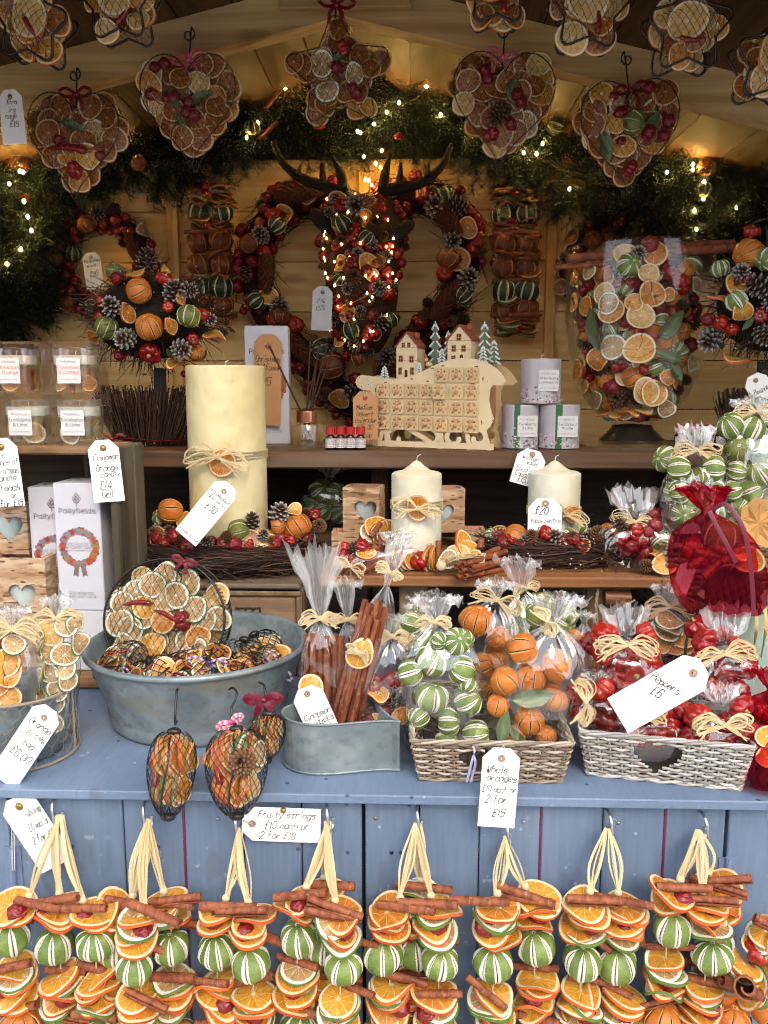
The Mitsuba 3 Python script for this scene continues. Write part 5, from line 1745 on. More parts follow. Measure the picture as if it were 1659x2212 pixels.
def house(x0, x1, yb, ye, yp, dz, wins, door=None, chim=None):
    a, b, e, pk = c5(x0, yb), c5(x1, yb), c5(x0, ye), c5((x0 + x1) / 2, yp)
    xm = (a[0] + b[0]) / 2
    D = .042
    w = b[0] - a[0]
    k = place5(extrude(Polygon([(a[0], a[1]), (b[0], a[1]), (b[0], e[1]), (xm, pk[1]), (a[0], e[1])]), D), PLY, 'house', dz - D)
    for s in (-1, 1):
        ex = xm + s * (w / 2 + .003)
        pl_ = Polygon([(xm, pk[1] + .0005), (ex, e[1] - .002), (ex, e[1] + .0012), (xm, pk[1] + .0042)])
        place5(extrude(pl_.buffer(0), D + .004), S(164, 88, 70), 'roof', dz - D - .002, parent=k)
    for x, y, wd, ht in wins:
        q = c5(x, y)
        ww, hh = wd / 2 * w / (x1 - x0), ht / 2 * w / (x1 - x0)
        fr = sbox(q[0] - ww * 1.25, q[1] - hh * 1.2, q[0] + ww * 1.25, q[1] + hh * 1.2)
        place5(extrude(fr, .0006), S(206, 160, 110), 'window', dz + .0002, parent=k)
        mb = MB()
        for i in (-1, 1):
            for j in (-1, 1):
                mb.add(boxm(q[0] + i * ww * .52 - ww * .4, q[0] + i * ww * .52 + ww * .4, q[1] + j * hh * .52 - hh * .42, q[1] + j * hh * .52 + hh * .42, 0, .0003), BURN)
        put('pane', mb.shape('mat_matte', False), k, X(SP0 + SR @ [0, 0, dz + .0009], SR))
    mb = MB()
    for y in (ye + (yb - ye) * .02, ye + (yb - ye) * .42):
        q0, q1 = c5(x0 + 4, y), c5(x1 - 4, y)
        mb.add(boxm(a[0] + .0006, b[0] - .0006, q0[1] - .0005, q0[1] + .0005, 0, .0004), S(200, 150, 98))
    put('trim', mb.shape('mat_matte', False), k, X(SP0 + SR @ [0, 0, dz + .0002], SR))
    if door:
        q = c5(*door)
        place5(extrude(sbox(q[0] - .0034, a[1], q[0] + .0034, q[1] + .004).union(Point(q[0], q[1] + .004).buffer(.0034)), .0005), BURN, 'front_door', dz + .0001, parent=k)
    if chim:
        q = c5(*chim)
        place5(boxm(q[0] - .0035, q[0] + .0035, q[1] - .012, q[1], 0, .008), S(196, 90, 70), 'chimney', dz - .02, parent=k)


house(893, 1028, 800, 590, 500, -.012, [(940, 575, 18, 24), (976, 575, 18, 24), (924, 665, 24, 34), (993, 668, 24, 34), (920, 745, 20, 38), (996, 745, 20, 38)], (957, 760), (1012, 490))
house(1226, 1378, 690, 545, 452, -.012, [(1302, 525, 26, 38), (1268, 598, 24, 36), (1332, 598, 24, 36), (1266, 658, 24, 24)], (1318, 660), (1355, 432))


def flat_tree(x, yb, yt, dz, hw):
    n = 5
    L, Rr = [], []
    for i in range(n):
        t = i / n
        y = yt + (yb - yt) * (t + .20)
        w_ = hw * (.30 + .75 * (t + .15))
        L += [(x - w_ * .35, yt + (yb - yt) * (t + .05)), (x - w_, y)]
        Rr += [(x + w_ * .35, yt + (yb - yt) * (t + .05)), (x + w_, y)]
    pts = [(x, yt)] + Rr + [(x + 4, yb * .0 + yt + (yb - yt)), (x - 4, yb)] + L[::-1]
    k = place5(extrude(Polygon(poly5(*pts)).buffer(0), .003), S(116, 132, 108), 'tree', dz)
    sn = []
    for i in range(n):
        t = i / n
        w_ = hw * (.30 + .75 * (t + .15))
        y = yt + (yb - yt) * (t + .17)
        for s in (-1, 1):
            sn.append(LineString(poly5((x + s * w_ * .3, y - (yb - yt) * .10), (x + s * w_ * .7, y - (yb - yt) * .03), (x + s * w_ * .97, y + 2))).buffer(.0017, quad_segs=2))
    sn.append(LineString(poly5((x, yt), (x, yt + (yb - yt) * .12))).buffer(.0010, quad_segs=2))
    place5(extrude(unary_union(sn), .0008), S(236, 240, 244), 'snow', dz + .0031, parent=k)


for a in ((1130, 700, 420, -.030, 52), (1208, 700, 480, -.036, 38), (1183, 706, 600, -.022, 28), (1450, 690, 420, -.034, 54), (1505, 700, 540, -.040, 42), (1455, 690, 580, -.020, 28), (1050, 770, 688, -.010, 22), (824, 800, 714, -.010, 30)):
    flat_tree(*a)
q = c5(1100, 690)
mb = MB()
mb.add(move(vf_of(trimesh.creation.icosphere(2, .006)), X((q[0] + .002, q[1] - .004, -.012), s=(1.3, 1, .8))), S(232, 190, 140))
mb.add(move(vf_of(trimesh.creation.icosphere(2, .0045)), X((q[0] - .004, q[1] + .006, -.012))), S(236, 196, 150))
mb.add(tube([(q[0] - .004, q[1] + .009, -.012), (q[0] - .007, q[1] + .020, -.012)], [.0045, .0005], 8), S(178, 66, 60))
mb.add(tube([(q[0] + .004, q[1] - .006, -.012), (q[0] + .022, q[1] - .014, -.012)], [.004, .003], 8), S(226, 180, 130))
mb.put('figure', sk, 'mat_satin', True, X(SP0, SR), label='small wooden figure with a red pointed hat')
tag('brown card tag hung from the front of the sleigh calendar', 789, 860, SP0[1] + .02, met(112, .68), met(54, .68), .0, [('Medium', -.36, .45, .19), ('advent', -.36, .72, .19), ('calender', -.42, .98, .19), ('£25.00', -.36, 1.25, .2), ('up', .05, 1.55, .18), ('christmas', -.22, 1.78, .18)],
    yaw=-.1, col=kraft, eye=S(196, 96, 84), seed=2, cord=at(790, 822, SP0[1] + .015))


def pillar(label, P, r, h, col, peak=False, name='pillar_candle', group=None, wick=True):
    k = thing(name, label, 'candle', group)
    if peak:
        prof = [(0, 0.0005), (r * .97, .0005), (r, .003), (r, h * .86), (r * .97, h * .875), (r * .9, h * .885), (r * .55, h * .905), (r * .32, h * .945), (r * .14, h * .985), (0, h)]
    else:
        prof = [(0, 0.0005), (r * .98, .0005), (r, .003), (r, h - .004), (r * .985, h - .0005), (r * .96, h), (r * .90, h - .0035), (0, h - .0045)]
    pr = np.array(prof)
    body_ = lathe([tuple(x) for x in pr], 56)
    put('wax', solid(body_, col, 'mat_satin', True) if not isinstance(col, str) else plain(body_, col, True), k, X(P))
    if wick:
        put('wick', solid(tube(curve([P + [0, 0, h - .005], P + [.001, 0, h + .006], P + [.007, 0, h + .010]], 8), .0009, 5), S(236, 230, 214)), k)
    return k


LIL = S(200, 194, 202)
for lab, u, w, vb, vt, lines, rib in (('lilac candle topping the pyramid of three on the upper shelf', 1165, 87, None, 784, ['Winter Woods', '& White Jasmine'], S(206, 202, 206)), ('lilac candle with green ribbon, lower left of the pyramid of three', 1124, 78, 970, 0, ['Eucalyptus', '& Lime'], S(36, 110, 60)),
                                      ('lilac candle with green ribbon, lower right of the pyramid of three', 1208, 88, 970, 0, ['Eucalyptus', '& Lime'], S(36, 110, 60))):
    Yl = .70
    r, h = met(w / 2, Yl) * .97, met(92, Yl)
    base = ZU + .0005 + (0 if vb else h + .0015)
    k = pillar(lab, np.array([at(u, 900, Yl)[0], Yl, base]), r, h, LIL, name='lilac_candle', group='lilac wax candles in a pyramid')
    c = np.array([at(u, 900, Yl)[0], Yl, base])
    mb = MB()
    ru = 0.0 if vb is None else (-.3 if u < 1150 else -.18)
    a0 = ru
    aa = np.linspace(-.16, .16, 5) + a0
    sv_ = np.vstack([np.stack([r * 1.01 * np.sin(aa), -r * 1.01 * np.cos(aa), np.full(5, z)], 1) for z in (0.001, h + .0005)])
    mb.add((sv_, np.array([[i, i + 1, i + 6, i + 5] for i in range(4)])), rib)
    mb.put('ribbon', k, 'mat_satin', True, X(c))
    mb = MB()
    g = np.random.default_rng(int(u))
    for i in range(70):
        a, z = g.uniform(-1.4, 1.4), abs(g.normal()) * h * .17 + .004
        q = np.array([r * 1.0 * math.sin(a), -r * 1.0 * math.cos(a), z])
        mb.add(move(vf_of(trimesh.creation.icosphere(1, 1.0)), X(q, frame((math.sin(a), -math.cos(a), 0)), (g.uniform(.001, .004), g.uniform(.001, .003), .0007))), [S(236, 232, 236), S(126, 112, 134), S(210, 170, 170)][int(g.integers(3))])
    mb.put('pressed_botanicals', k, kind='stuff', xf=X(c))
    w_ = met(41, Yl)
    label_card(k, c + [met(10, Yl), -r - .0016, h * .52], faceR(), w_, w_ * 1.05, [('Pollyfields', .10, .28, LGREY), (lines[0], .12, .05, GREY), (lines[1], .12, -.14, GREY), ('FRAGRANCED CANDLE', .055, -.38, LGREY)])
tag('white tag slanting below the lilac candles, reading winter wood and Euca Lime candle', 1150, 982, .585, met(78, .585), met(62, .585), .28, [('winter', -.30, .20, .16), ('wood', -.12, .36, .16), ('+', .0, .48, .12), ('Euca Lime', -.40, .64, .16), ('Candle', -.40, .82, .16), ('£15.00', -.25, 1.0, .17)], tilt=.15, seed=3, brass=False,
    cord=at(1160, 968, .60))

# ---- the glass vase full of dried fruit
Yv = .82
UX = 1371
vk = thing('glass_vase', 'tall clear footed glass vase packed with dried fruit on the upper shelf', 'vase')
prof = [(150, 541), (149, 570), (147, 640), (145, 700), (140, 760), (128, 815), (108, 858), (82, 888), (54, 908), (40, 918), (40, 926), (60, 936)]
vc_ = np.array([at(UX, 800, Yv)[0], Yv, 0])
pr = [(met(w, Yv), max(at(UX, v, Yv)[2], ZU + .0118)) for w, v in prof]
vr, vz = np.array([p[0] for p in pr]), np.array([p[1] for p in pr])
put('bowl', plain(lathe(pr[:10], 56), 'mat_vase', True), vk, X(vc_))
put('bowl_inside', plain(lathe([(a - .004, b) for a, b in pr[:9]] + [(0, pr[8][1] - .002)], 56), 'mat_vase', True), vk, X(vc_))
put('rim', plain(lathe([(pr[0][0] + .0006, pr[0][1]), (pr[0][0] - .002, pr[0][1] + .003), (pr[0][0] - .0046, pr[0][1])], 56), 'mat_vase', True), vk, X(vc_))
put('foot', solid(lathe([(.001, pr[9][1] + .004), (pr[9][0], pr[9][1]), (pr[10][0] * 1.1, pr[10][1]), (pr[11][0] * 1.1, ZU + .0125), (pr[11][0] * 1.1, ZU + .0108), (0, ZU + .0108)], 48), S(48, 40, 34), 'mat_gloss', True), vk, X(vc_))
put('mass', solid(lathe([(a * .60, b) for a, b in pr[1:9]] + [(0, pr[8][1] + .01)], 30), S(72, 48, 30), 'mat_matte', True), vk, X(vc_), label='plain brown core standing in for dried pieces in the middle of the vase')  # solid filler core that closes the view through the vase
tk = thing('acrylic_tray', 'stack of clear acrylic trays under the glass vase', 'tray')
for i, (x0, x1, yy) in enumerate(((1290, 1462, .66), (1268, 1440, .68))):
    a, b = at(x0, 960, yy)[0], at(x1, 960, yy)[0]
    put('tray', plain(boxm(a, b, yy, .96, ZU + .0008 + .005 * i, ZU + .0052 + .005 * i), 'mat_glass'), tk)


def vase_at(x, y, inset):
    u, v = 1106 + x / 3, 553 + y / 3
    for _ in range(3):
        z = at(u, v, Yv - .1)[2]
        R_ = np.interp(-z, -vz, vr) * inset
        p = at(u, v, Yv)
        dx = np.clip(p[0] - vc_[0], -R_ * .97, R_ * .97)
        yy = Yv - math.sqrt(R_ * R_ - dx * dx)
        p = at(u, v, yy)
        z = p[2]
    R_ = np.interp(-z, -vz, vr) * inset
    dx = np.clip(p[0] - vc_[0], -R_ * .97, R_ * .97)
    yy = Yv - math.sqrt(R_ * R_ - dx * dx)
    p = at(u, v, yy)
    p[0] = vc_[0] + np.clip(p[0] - vc_[0], -R_, R_)
    n = np.array([p[0] - vc_[0], p[1] - Yv, 0])
    return p, n / np.linalg.norm(n), yy


DESC = {'orange_slice': ('dried orange slice', 'fruit slice'), 'lime_slice': ('pale green rimmed lime slice', 'fruit slice'), 'lemon_slice': ('pale cream rimmed citrus slice', 'fruit slice'), 'dried_orange': ('whole slit dried orange', 'dried fruit'),
        'dried_lime': ('slit green lime', 'dried fruit'), 'red_pepper': ('shiny red dried pepper', 'dried fruit'), 'berry': ('dull dark red berry', 'berry'), 'bay_leaf': ('large green bay leaf', 'leaf'), 'pine_cone': ('brown pine cone', 'pine cone'), 'frosted_cone': ('white tipped pine cone', 'pine cone')}


def where_in_vase(x, y):
    row = 'at the very top' if y < 150 else 'in the upper part' if y < 330 else 'above the middle' if y < 480 else 'at mid height' if y < 640 else 'below the middle' if y < 800 else 'near the bottom' if y < 960 else 'at the very bottom'
    col = 'far left' if x < 430 else 'left' if x < 600 else 'left of centre' if x < 740 else 'right of centre' if x < 880 else 'right' if x < 1060 else 'far right'
    return f'inside the glass vase {row}, {col}'


VS = [('orange_slice', 905, 245, 80), ('orange_slice', 648, 355, 75), ('lemon_slice', 605, 245, 75), ('lime_slice', 625, 305, 72), ('lemon_slice', 835, 385, 78), ('orange_slice', 485, 325, 66), ('orange_slice', 405, 130, 55), ('lemon_slice', 885, 112, 58),
      ('lime_slice', 655, 588, 84), ('orange_slice', 825, 600, 88), ('orange_slice', 560, 668, 75), ('lemon_slice', 452, 690, 56), ('orange_slice', 408, 740, 68), ('lime_slice', 1190, 185, 52), ('lime_slice', 545, 930, 66), ('orange_slice', 918, 888, 84), ('lemon_slice', 868, 875, 78),
      ('orange_slice', 1010, 785, 54), ('lime_slice', 990, 985, 66), ('lime_slice', 1160, 690, 60), ('orange_slice', 1015, 250, 40), ('lime_slice', 500, 95, 60), ('orange_slice', 395, 300, 55), ('lemon_slice', 400, 850, 50), ('orange_slice', 790, 300, 55),
      ('dried_orange', 600, 105, 72), ('dried_orange', 1130, 95, 66), ('dried_orange', 1025, 262, 56), ('dried_orange', 1105, 490, 58), ('dried_orange', 488, 515, 56), ('dried_orange', 978, 562, 60), ('dried_orange', 608, 790, 76), ('dried_orange', 782, 785, 76), ('dried_orange', 505, 855, 62),
      ('red_pepper', 1003, 102, 62), ('red_pepper', 1100, 200, 52), ('red_pepper', 460, 225, 42), ('red_pepper', 398, 490, 44), ('red_pepper', 800, 488, 52), ('red_pepper', 905, 508, 48), ('red_pepper', 692, 705, 62), ('red_pepper', 855, 732, 38), ('red_pepper', 388, 640, 42), ('red_pepper', 488, 785, 40),
      ('berry', 430, 440, 42), ('berry', 950, 330, 42), ('berry', 575, 420, 34), ('berry', 735, 430, 36), ('berry', 500, 180, 46), ('berry', 1175, 280, 36), ('berry', 700, 180, 40), ('dried_lime', 765, 95, 72), ('dried_lime', 955, 425, 62), ('dried_lime', 640, 475, 62), ('dried_lime', 1075, 620, 66), ('dried_lime', 930, 720, 62), ('dried_lime', 740, 220, 60),
      ('pine_cone', 690, 920, 76), ('frosted_cone', 440, 570, 62), ('pine_cone', 1045, 865, 56), ('pine_cone', 800, 945, 60), ('pine_cone', 660, 860, 60), ('pine_cone', 455, 950, 46), ('pine_cone', 1080, 330, 60), ('pine_cone', 1130, 800, 44), ('berry', 1150, 400, 40), ('dried_orange', 1120, 360, 40), ('dried_lime', 520, 260, 40),
      ('orange_slice', 600, 1012, 70), ('orange_slice', 760, 1008, 74), ('lemon_slice', 850, 1000, 70), ('orange_slice', 680, 1030, 60), ('bay_leaf', 535, 470, 135), ('bay_leaf', 1040, 440, 118), ('bay_leaf', 1010, 650, 95), ('bay_leaf', 1060, 740, 80)]
for i, (kind, x, y, r) in enumerate(VS):
    flatk = 'slice' in kind or kind == 'bay_leaf'
    rr = met(r / 3, Yv - .12) * (1.08 if flatk else .98)
    R_ = np.interp(-at(UX, 553 + y / 3, Yv - .1)[2], -vz, vr)
    ins = (.955 - .02 * (i % 3)) if flatk else max(.3, 1 - (rr + .007) / max(R_, .02))
    p, n, yy = vase_at(x, y, ins - (.012 / max(R_, .03) if not flatk else 0.0))
    d, cat = DESC[kind]
    nm = {'olive_lime': 'dried_lime'}.get(kind, kind)
    kw = dict(label=f'{d} {where_in_vase(x, y)}', cat=cat, group='dried fruit and cones filling the glass vase')
    if 'slice' in kind:
        n2 = np.array([0, 0, 1.0]) + n * .3 if y > 995 else n
        piece(kind, None, p, rr * (.97 if y < 995 else .8), n2, tilt=.06, **kw)
    elif kind == 'bay_leaf':
        piece(kind, None, p - n * .001, rr, n, spin={535: .35, 1040: -.75, 1010: 1.2, 1060: .6}[x], **kw)
    elif 'cone' in kind:
        piece(kind, None, p, rr, n + rng.normal(size=3) * .5, **kw)
    else:
        piece(kind, None, p, rr, rng.normal(size=3) + [0, -.3, .4], **kw)
gv = np.random.default_rng(77)
for i in range(95):
    kind = ['berry', 'dried_orange', 'dried_lime', 'red_pepper', 'pine_cone', 'orange_slice', 'orange_slice', 'lime_slice', 'lemon_slice'][i % 9]
    t = (i + .5) / 95
    z = vz[8] + .012 + (vz[0] - vz[8] - .05) * t
    a = i * 2.39996
    R_ = np.interp(-z, -vz, vr)
    rr = {'berry': .018, 'dried_orange': .026, 'dried_lime': .026, 'red_pepper': .022, 'pine_cone': .024}.get(kind, .026)
    if math.cos(a) < -.35:
        continue
    q = vc_ + [(R_ * .86 - rr) * math.sin(a), -(R_ * .86 - rr) * math.cos(a), z]
    piece(kind, None, q, rr, (math.sin(a), -math.cos(a), 0) if 'slice' in kind else gv.normal(size=3), label=f'{DESC[kind][0]} in the second layer behind the glass of the tall vase', cat=DESC[kind][1], group=f'second layer in the vase: {DESC[kind][0]}')
for lab, a, b, r in (('thick long cinnamon stick across the vase rim, left end', (1225, 556), (1440, 541), 10), ('thick long cinnamon stick across the vase rim, right end', (1395, 548), (1592, 535), 12), ('upper long cinnamon stick behind the right rim of the vase', (1420, 533), (1586, 524), 7),
                     ('thin cinnamon stick jutting out at the left rim of the vase', (1198, 578), (1330, 570), 6)):
    off = .012 if 'upper' in lab else 0.0
    stick(None, at(*a, Yv - .10 + off * 3), at(*b, Yv - .08 + off * 3), met(r, Yv - .1), label=lab, cat='cinnamon stick')
for kind, u, v, r, lab in (('orange_slice', 1412, 545, 27, 'orange slice standing among the sticks on top of the vase'), ('lemon_slice', 1352, 552, 26, 'pale slice leaning in front of the sticks on top of the vase'), ('berry', 1404, 527, 17, 'red berry sitting highest on top of the vase'), ('frosted_cone', 1378, 549, 17, 'white tipped cone on top of the vase'), ('dried_lime', 1358, 572, 24, 'green slit lime heaped at the top of the vase')):
    piece(kind, None, at(u, v, Yv - .135), met(r, Yv - .13), (rng.normal() * .2, -1, .3), label=lab, cat=DESC[kind][1])

# ------------------------------------------------------------------ twig trees
def twig_tree(label, u, v, ru, rv, Y, dec, stem, base, Yb_, n=900, seed=1, top=0.0, ribbon=None):
    k = thing('twig_tree', label, 'twig tree', 'twig trees decorated with fruit')
    c = at(u, v, Y)
    rx, rz = met(ru, Y), met(rv, Y)
    ry = rx * .8

    def gen():
        n_ = rng.normal(size=3)
        n_ /= np.linalg.norm(n_)
        s = rng.uniform(.35, .92)
        p = c + n_ * [rx, ry, rz] * s
        return p, n_ + rng.normal(size=3) * .35 + [0, 0, -.15]
    put('core', solid(move(vf_of(trimesh.creation.icosphere(3, 1.0)), X(c, s=(rx * .72, ry * .72, rz * .72))), S(40, 30, 24), smooth=True), k)
    twigs(MB(), gen, n, .075, .0011, TWIG, S(226, 214, 190)).put('twigs', k, smooth=False, kind='stuff')
    for kind, uu, vv, r, *ax in dec:
        dx, dz = (uu - u) / ru, (vv - v) / rv
        q = math.sqrt(max(.05, 1 - min(.95, dx * dx + dz * dz)))
        yy = Y - ry * q * .98
        p = at(uu, vv, yy)
        nrm = np.array([dx * .8, -q, -dz * .8])
        rr = met(r, yy)
        if ax and ax[0] == 'flat':
            piece(kind, k, p, rr, (.15, -.28, 1))
        elif ax and ax[0] == 'edge':
            piece(kind, k, p, rr, (1, -.35, .25))
        else:
            on(k, kind, p, rr, nrm)
    (su, sv0, sv1, sw) = stem
    a, b = at(su, sv0, Yb_), at(su, sv1, Yb_)
    put('stem', solid(tube([b, a], met(sw, Yb_), 12), S(84, 78, 74), smooth=True), k)
    bu, bv0, bv1, w0, w1 = base
    zb, zt_ = at(bu, bv1, Yb_)[2], at(bu, bv0, Yb_)[2]
    zb = max(zb, ZU + .001) if Yb_ > .55 else zb
    bc = at(bu, bv1, Yb_)
    mb = MB()
    for i in range(620):
        a = rng.uniform(0, 2 * PI)
        s = math.sqrt(rng.uniform(.15, 1))
        f = rng.uniform(.70, 1.10)
        p0 = np.array([bc[0] + met(w1, Yb_) * s * math.cos(a), Yb_ + met(w1, Yb_) * .8 * s * math.sin(a), zb + .001])
        p1 = np.array([bc[0] + met(w0, Yb_) * s * math.cos(a + .1), Yb_ + met(w0, Yb_) * .8 * s * math.sin(a + .1), zb + (zt_ - zb) * f])
        if w0 > w1:
            p1[0] += rng.normal() * .006
        mb.add(tube([p0, (p0 + p1) / 2 + rng.normal(size=3) * .003, p1], .0012 * rng.uniform(.7, 1.4), 3), TWIG[int(rng.integers(4))] * rng.uniform(.8, 1.35))
    mb.put('twig_bundle', k, smooth=False, kind='stuff')
    if ribbon:
        z = at(bu, ribbon, Yb_)[2]
        t = np.linspace(0, 2 * PI, 40, endpoint=False)
        wr_ = met(np.interp(ribbon, [bv0, bv1], [w0, w1]) * 1.02, Yb_)
        rb = MB().add(tube(np.stack([bc[0] + wr_ * np.cos(t), Yb_ + .82 * wr_ * np.sin(t), z + .003 * np.sin(2 * t)], 1), .006, 4, .2, True, ref=(.01, .02, 1)), S(150, 20, 32))
        rb.put('ribbon', k, 'mat_satin', True)
        ribbon_bow(.03, S(150, 20, 32), .004, 2).put('bow', k, 'mat_satin', True, X([bc[0] - wr_ * .75, Yb_ - wr_ * .6, z], faceR()))
    return k


TD = [('dried_orange', 299, 628, 28), ('orange_slice', 292, 590, 24), ('red_pepper', 356, 603, 19), ('frosted_cone', 375, 633, 25), ('berry', 252, 601, 14), ('olive_lime', 250, 588, 19), ('red_pepper', 217, 653, 15), ('frosted_cone', 240, 663, 22),
      ('orange_slice', 275, 676, 24, 'edge'), ('olive_lime', 230, 708, 25), ('dried_orange', 323, 706, 28), ('olive_lime', 408, 683, 25), ('orange_slice', 368, 705, 20, 'edge'), ('red_pepper', 363, 663, 13), ('frosted_cone', 272, 731, 24), ('red_pepper', 325, 763, 23),
      ('frosted_cone', 390, 753, 22), ('bay_leaf', 368, 763, 17), ('berry', 258, 768, 12), ('dried_orange', 424, 763, 19), ('bay_leaf', 440, 766, 16), ('orange_slice', 462, 726, 24, 'flat'), ('red_pepper', 417, 733, 14), ('red_pepper', 437, 680, 15),
      ('orange_slice', 383, 786, 22, 'flat'), ('bay_leaf', 312, 808, 16), ('orange_slice', 198, 728, 17, 'edge'), ('frosted_cone', 317, 566, 25), ('frosted_cone', 405, 626, 18), ('orange_slice', 392, 645, 17, 'edge'), ('red_pepper', 402, 808, 11), ('frosted_cone', 452, 690, 15),
      ('bay_leaf', 182, 660, 14), ('frosted_cone', 480, 715, 12), ('lime_slice', 205, 750, 17, 'flat'), ('berry', 215, 685, 12), ('orange_slice', 358, 584, 13, 'edge')]
twig_tree('twig tree of oranges, limes and frosted cones on a twig bundle, at the left', 325, 688, 162, 118, .74, TD, (346, 870, 795, 13), (332, 842, 972, 122, 80), .78, ribbon=945)
TD2 = [('dried_orange', 1618, 547, 32), ('orange_slice', 1590, 612, 24), ('orange_slice', 1552, 645, 25, 'flat'), ('dried_lime', 1590, 650, 22), ('orange_slice', 1603, 672, 25), ('orange_slice', 1592, 776, 30, 'flat'), ('berry', 1530, 690, 15), ('red_pepper', 1558, 697, 17),
       ('red_pepper', 1580, 712, 15), ('red_pepper', 1644, 682, 16), ('frosted_cone', 1535, 732, 26), ('frosted_cone', 1640, 618, 26), ('frosted_cone', 1648, 722, 22), ('bay_leaf', 1615, 700, 18), ('bay_leaf', 1560, 745, 16), ('frosted_cone', 1600, 590, 20), ('berry', 1618, 605, 13),
       ('dried_lime', 1655, 560, 24), ('red_pepper', 1625, 500, 16), ('bay_leaf', 1640, 480, 18), ('dried_lime', 1556, 580, 20), ('frosted_cone', 1670, 660, 22), ('berry', 1700, 600, 16), ('dried_orange', 1720, 680, 26), ('orange_slice', 1700, 740, 26)]
twig_tree('twig tree of slices, cones and red berries cut by the right edge of the frame', 1668, 655, 150, 135, .70, TD2, (1650, 870, 780, 13), (1640, 848, 965, 92, 70), .80)
tag('white tag at the right edge, turned on its side by the twig tree', 1632, 822, .62, met(100, .62), met(50, .62), -.5, [('Bespoke', -.3, .55, .2), ('£', -.2, .95, .2)], col=S(232, 232, 232), seed=4, across=True, tilt=.1)

# ------------------------------------------------------------------ table centres, candles, birch boxes on the middle level
CREAM, IVORY = 'mat_wax_cream', 'mat_wax_ivory'


def raffia_band(k, P, r, z, s, seed, slice_off=(0, 0), sr=.03, yaw=0.0):
    """Raffia wound round a candle, with a bow and an orange slice at the front."""
    mb = MB()
    g = np.random.default_rng(seed)
    t = np.linspace(0, 2 * PI, 44, endpoint=False)
    for i in range(9):
        w = g.uniform(-.011, .011)
        mb.add(tube(np.stack([P[0] + (r + .0016) * np.cos(t), P[1] + (r + .0016) * np.sin(t), P[2] + z + w * (1 - .5 * np.abs(np.sin(t / 2 + .78))) + .0015 * np.sin(3 * t + i)], 1), .0016, 4, .4, True, ref=(.01, .02, 1)), RAFFIA * g.uniform(.8, 1.05))
    mb.put('raffia_band', k)
    c = P + [r * math.sin(yaw), -r * math.cos(yaw), z]
    piece('orange_slice', k, c + [slice_off[0], -.006, slice_off[1]], sr, (math.sin(yaw), -1, .05))
    raffia_bow(s, 4, seed, 4).put('raffia_bow', k, xf=X(c + [0, -.012, 0], faceR(.12, 0, -yaw)))


def table_centre(label, u, v, ru, Y, z, dec, rt, sq=.62, group='twig table centres around a candle', n=700, tip=None):
    k = thing('table_centre', label, 'table centre', group)
    c = at(u, v, Y)
    rx = met(ru, Y) - rt
    a = np.linspace(0, 2 * PI, 44, endpoint=False)
    path = np.stack([c[0] + rx * np.cos(a), Y + rx * sq * np.sin(a), np.full(44, z + rt * .8)], 1)
    put('core', solid(tube(path, rt * .7, 8, closed=True, ref=(.01, .02, 1)), S(46, 32, 26), smooth=True), k)

    def gen():
        i = int(rng.integers(44))
        tan = path[(i + 1) % 44] - path[i - 1]
        tan /= np.linalg.norm(tan)
        o = rng.normal(size=3)
        o -= (o @ tan) * tan
        o /= np.linalg.norm(o)
        p = path[i] + o * [1, 1, .8] * rt * rng.uniform(.6, 1.0)
        return p, tan * rng.choice([-1, 1]) + o * [1, 1, .5] * rng.uniform(-.1, .45) + rng.normal(size=3) * .14
    twigs(MB(), gen, n, .105, .0012, TWIG, tip).put('twigs', k, smooth=False, kind='stuff')
    for kind, uu, vv, r, *ax in dec:
        dx = np.clip((at(uu, vv, Y)[0] - c[0]) / rx, -1.05, 1.05)
        yy = Y - rx * sq * math.sqrt(max(0, 1 - dx * dx)) - rt * .1
        if ax and ax[0] == 'back':
            yy = Y + rx * sq * math.sqrt(max(0, 1 - dx * dx)) * .8
        elif vv < v:
            yy += rt * .6
        p = at(uu, vv, yy)
        on(k, kind, p, met(r, yy), np.array([dx * .5, -1, .65]))
    for i in range(30):
        a = -PI * (i + .5) / 30 + rng.normal() * .05
        p = np.array([c[0] + rx * math.cos(a), Y + rx * sq * math.sin(a), z + rt * rng.uniform(1.5, 1.9)])
        kind = ['berry', 'pine_cone', 'berry', 'frosted_cone', 'red_pepper', 'aged_slice'][i % 6]
        on(k, kind, p + rng.normal(size=3) * .006, rng.uniform(.011, .016) if kind != 'aged_slice' else .020, np.array([math.cos(a) * .4, -.8, .8]))
    return k


Yt = .56
TC = [('dried_orange', 368, 1104, 29), ('orange_slice', 328, 1170, 27), ('red_pepper', 494, 1173, 26), ('olive_lime', 516, 1148, 27), ('orange_slice', 585, 1157, 36), ('dried_orange', 641, 1138, 31), ('berry', 556, 1191, 17), ('spruce_cone', 400, 1186, 30), ('pine_cone', 454, 1178, 16), ('frosted_cone', 352, 1148, 22),
      ('frosted_cone', 420, 1162, 20), ('berry', 458, 1170, 15), ('berry', 367, 1178, 16), ('red_pepper', 304, 1160, 15), ('frosted_cone', 602, 1110, 24), ('pine_cone', 655, 1115, 16), ('pine_cone', 690, 1136, 17), ('pine_cone', 668, 1165, 13), ('berry', 612, 1165, 14), ('dried_lime', 345, 1118, 18), ('red_pepper', 296, 1182, 16),
      ('frosted_cone', 545, 1128, 20), ('pine_cone', 540, 1172, 14), ('red_pepper', 680, 1110, 14), ('dried_orange', 600, 1135, 18), ('orange_slice', 398, 1124, 22), ('berry', 420, 1140, 13), ('orange_slice', 637, 1100, 16)]
table_centre('large twig table centre with dried oranges and cones around the tall cream candle', 492, 1210, 212, Yt, zk + .001, TC, .040, n=1000)
bigP = np.array([at(495, 1100, Yt)[0], Yt, zk + .001])
zc_top = at(495, 790, Yt)[2]
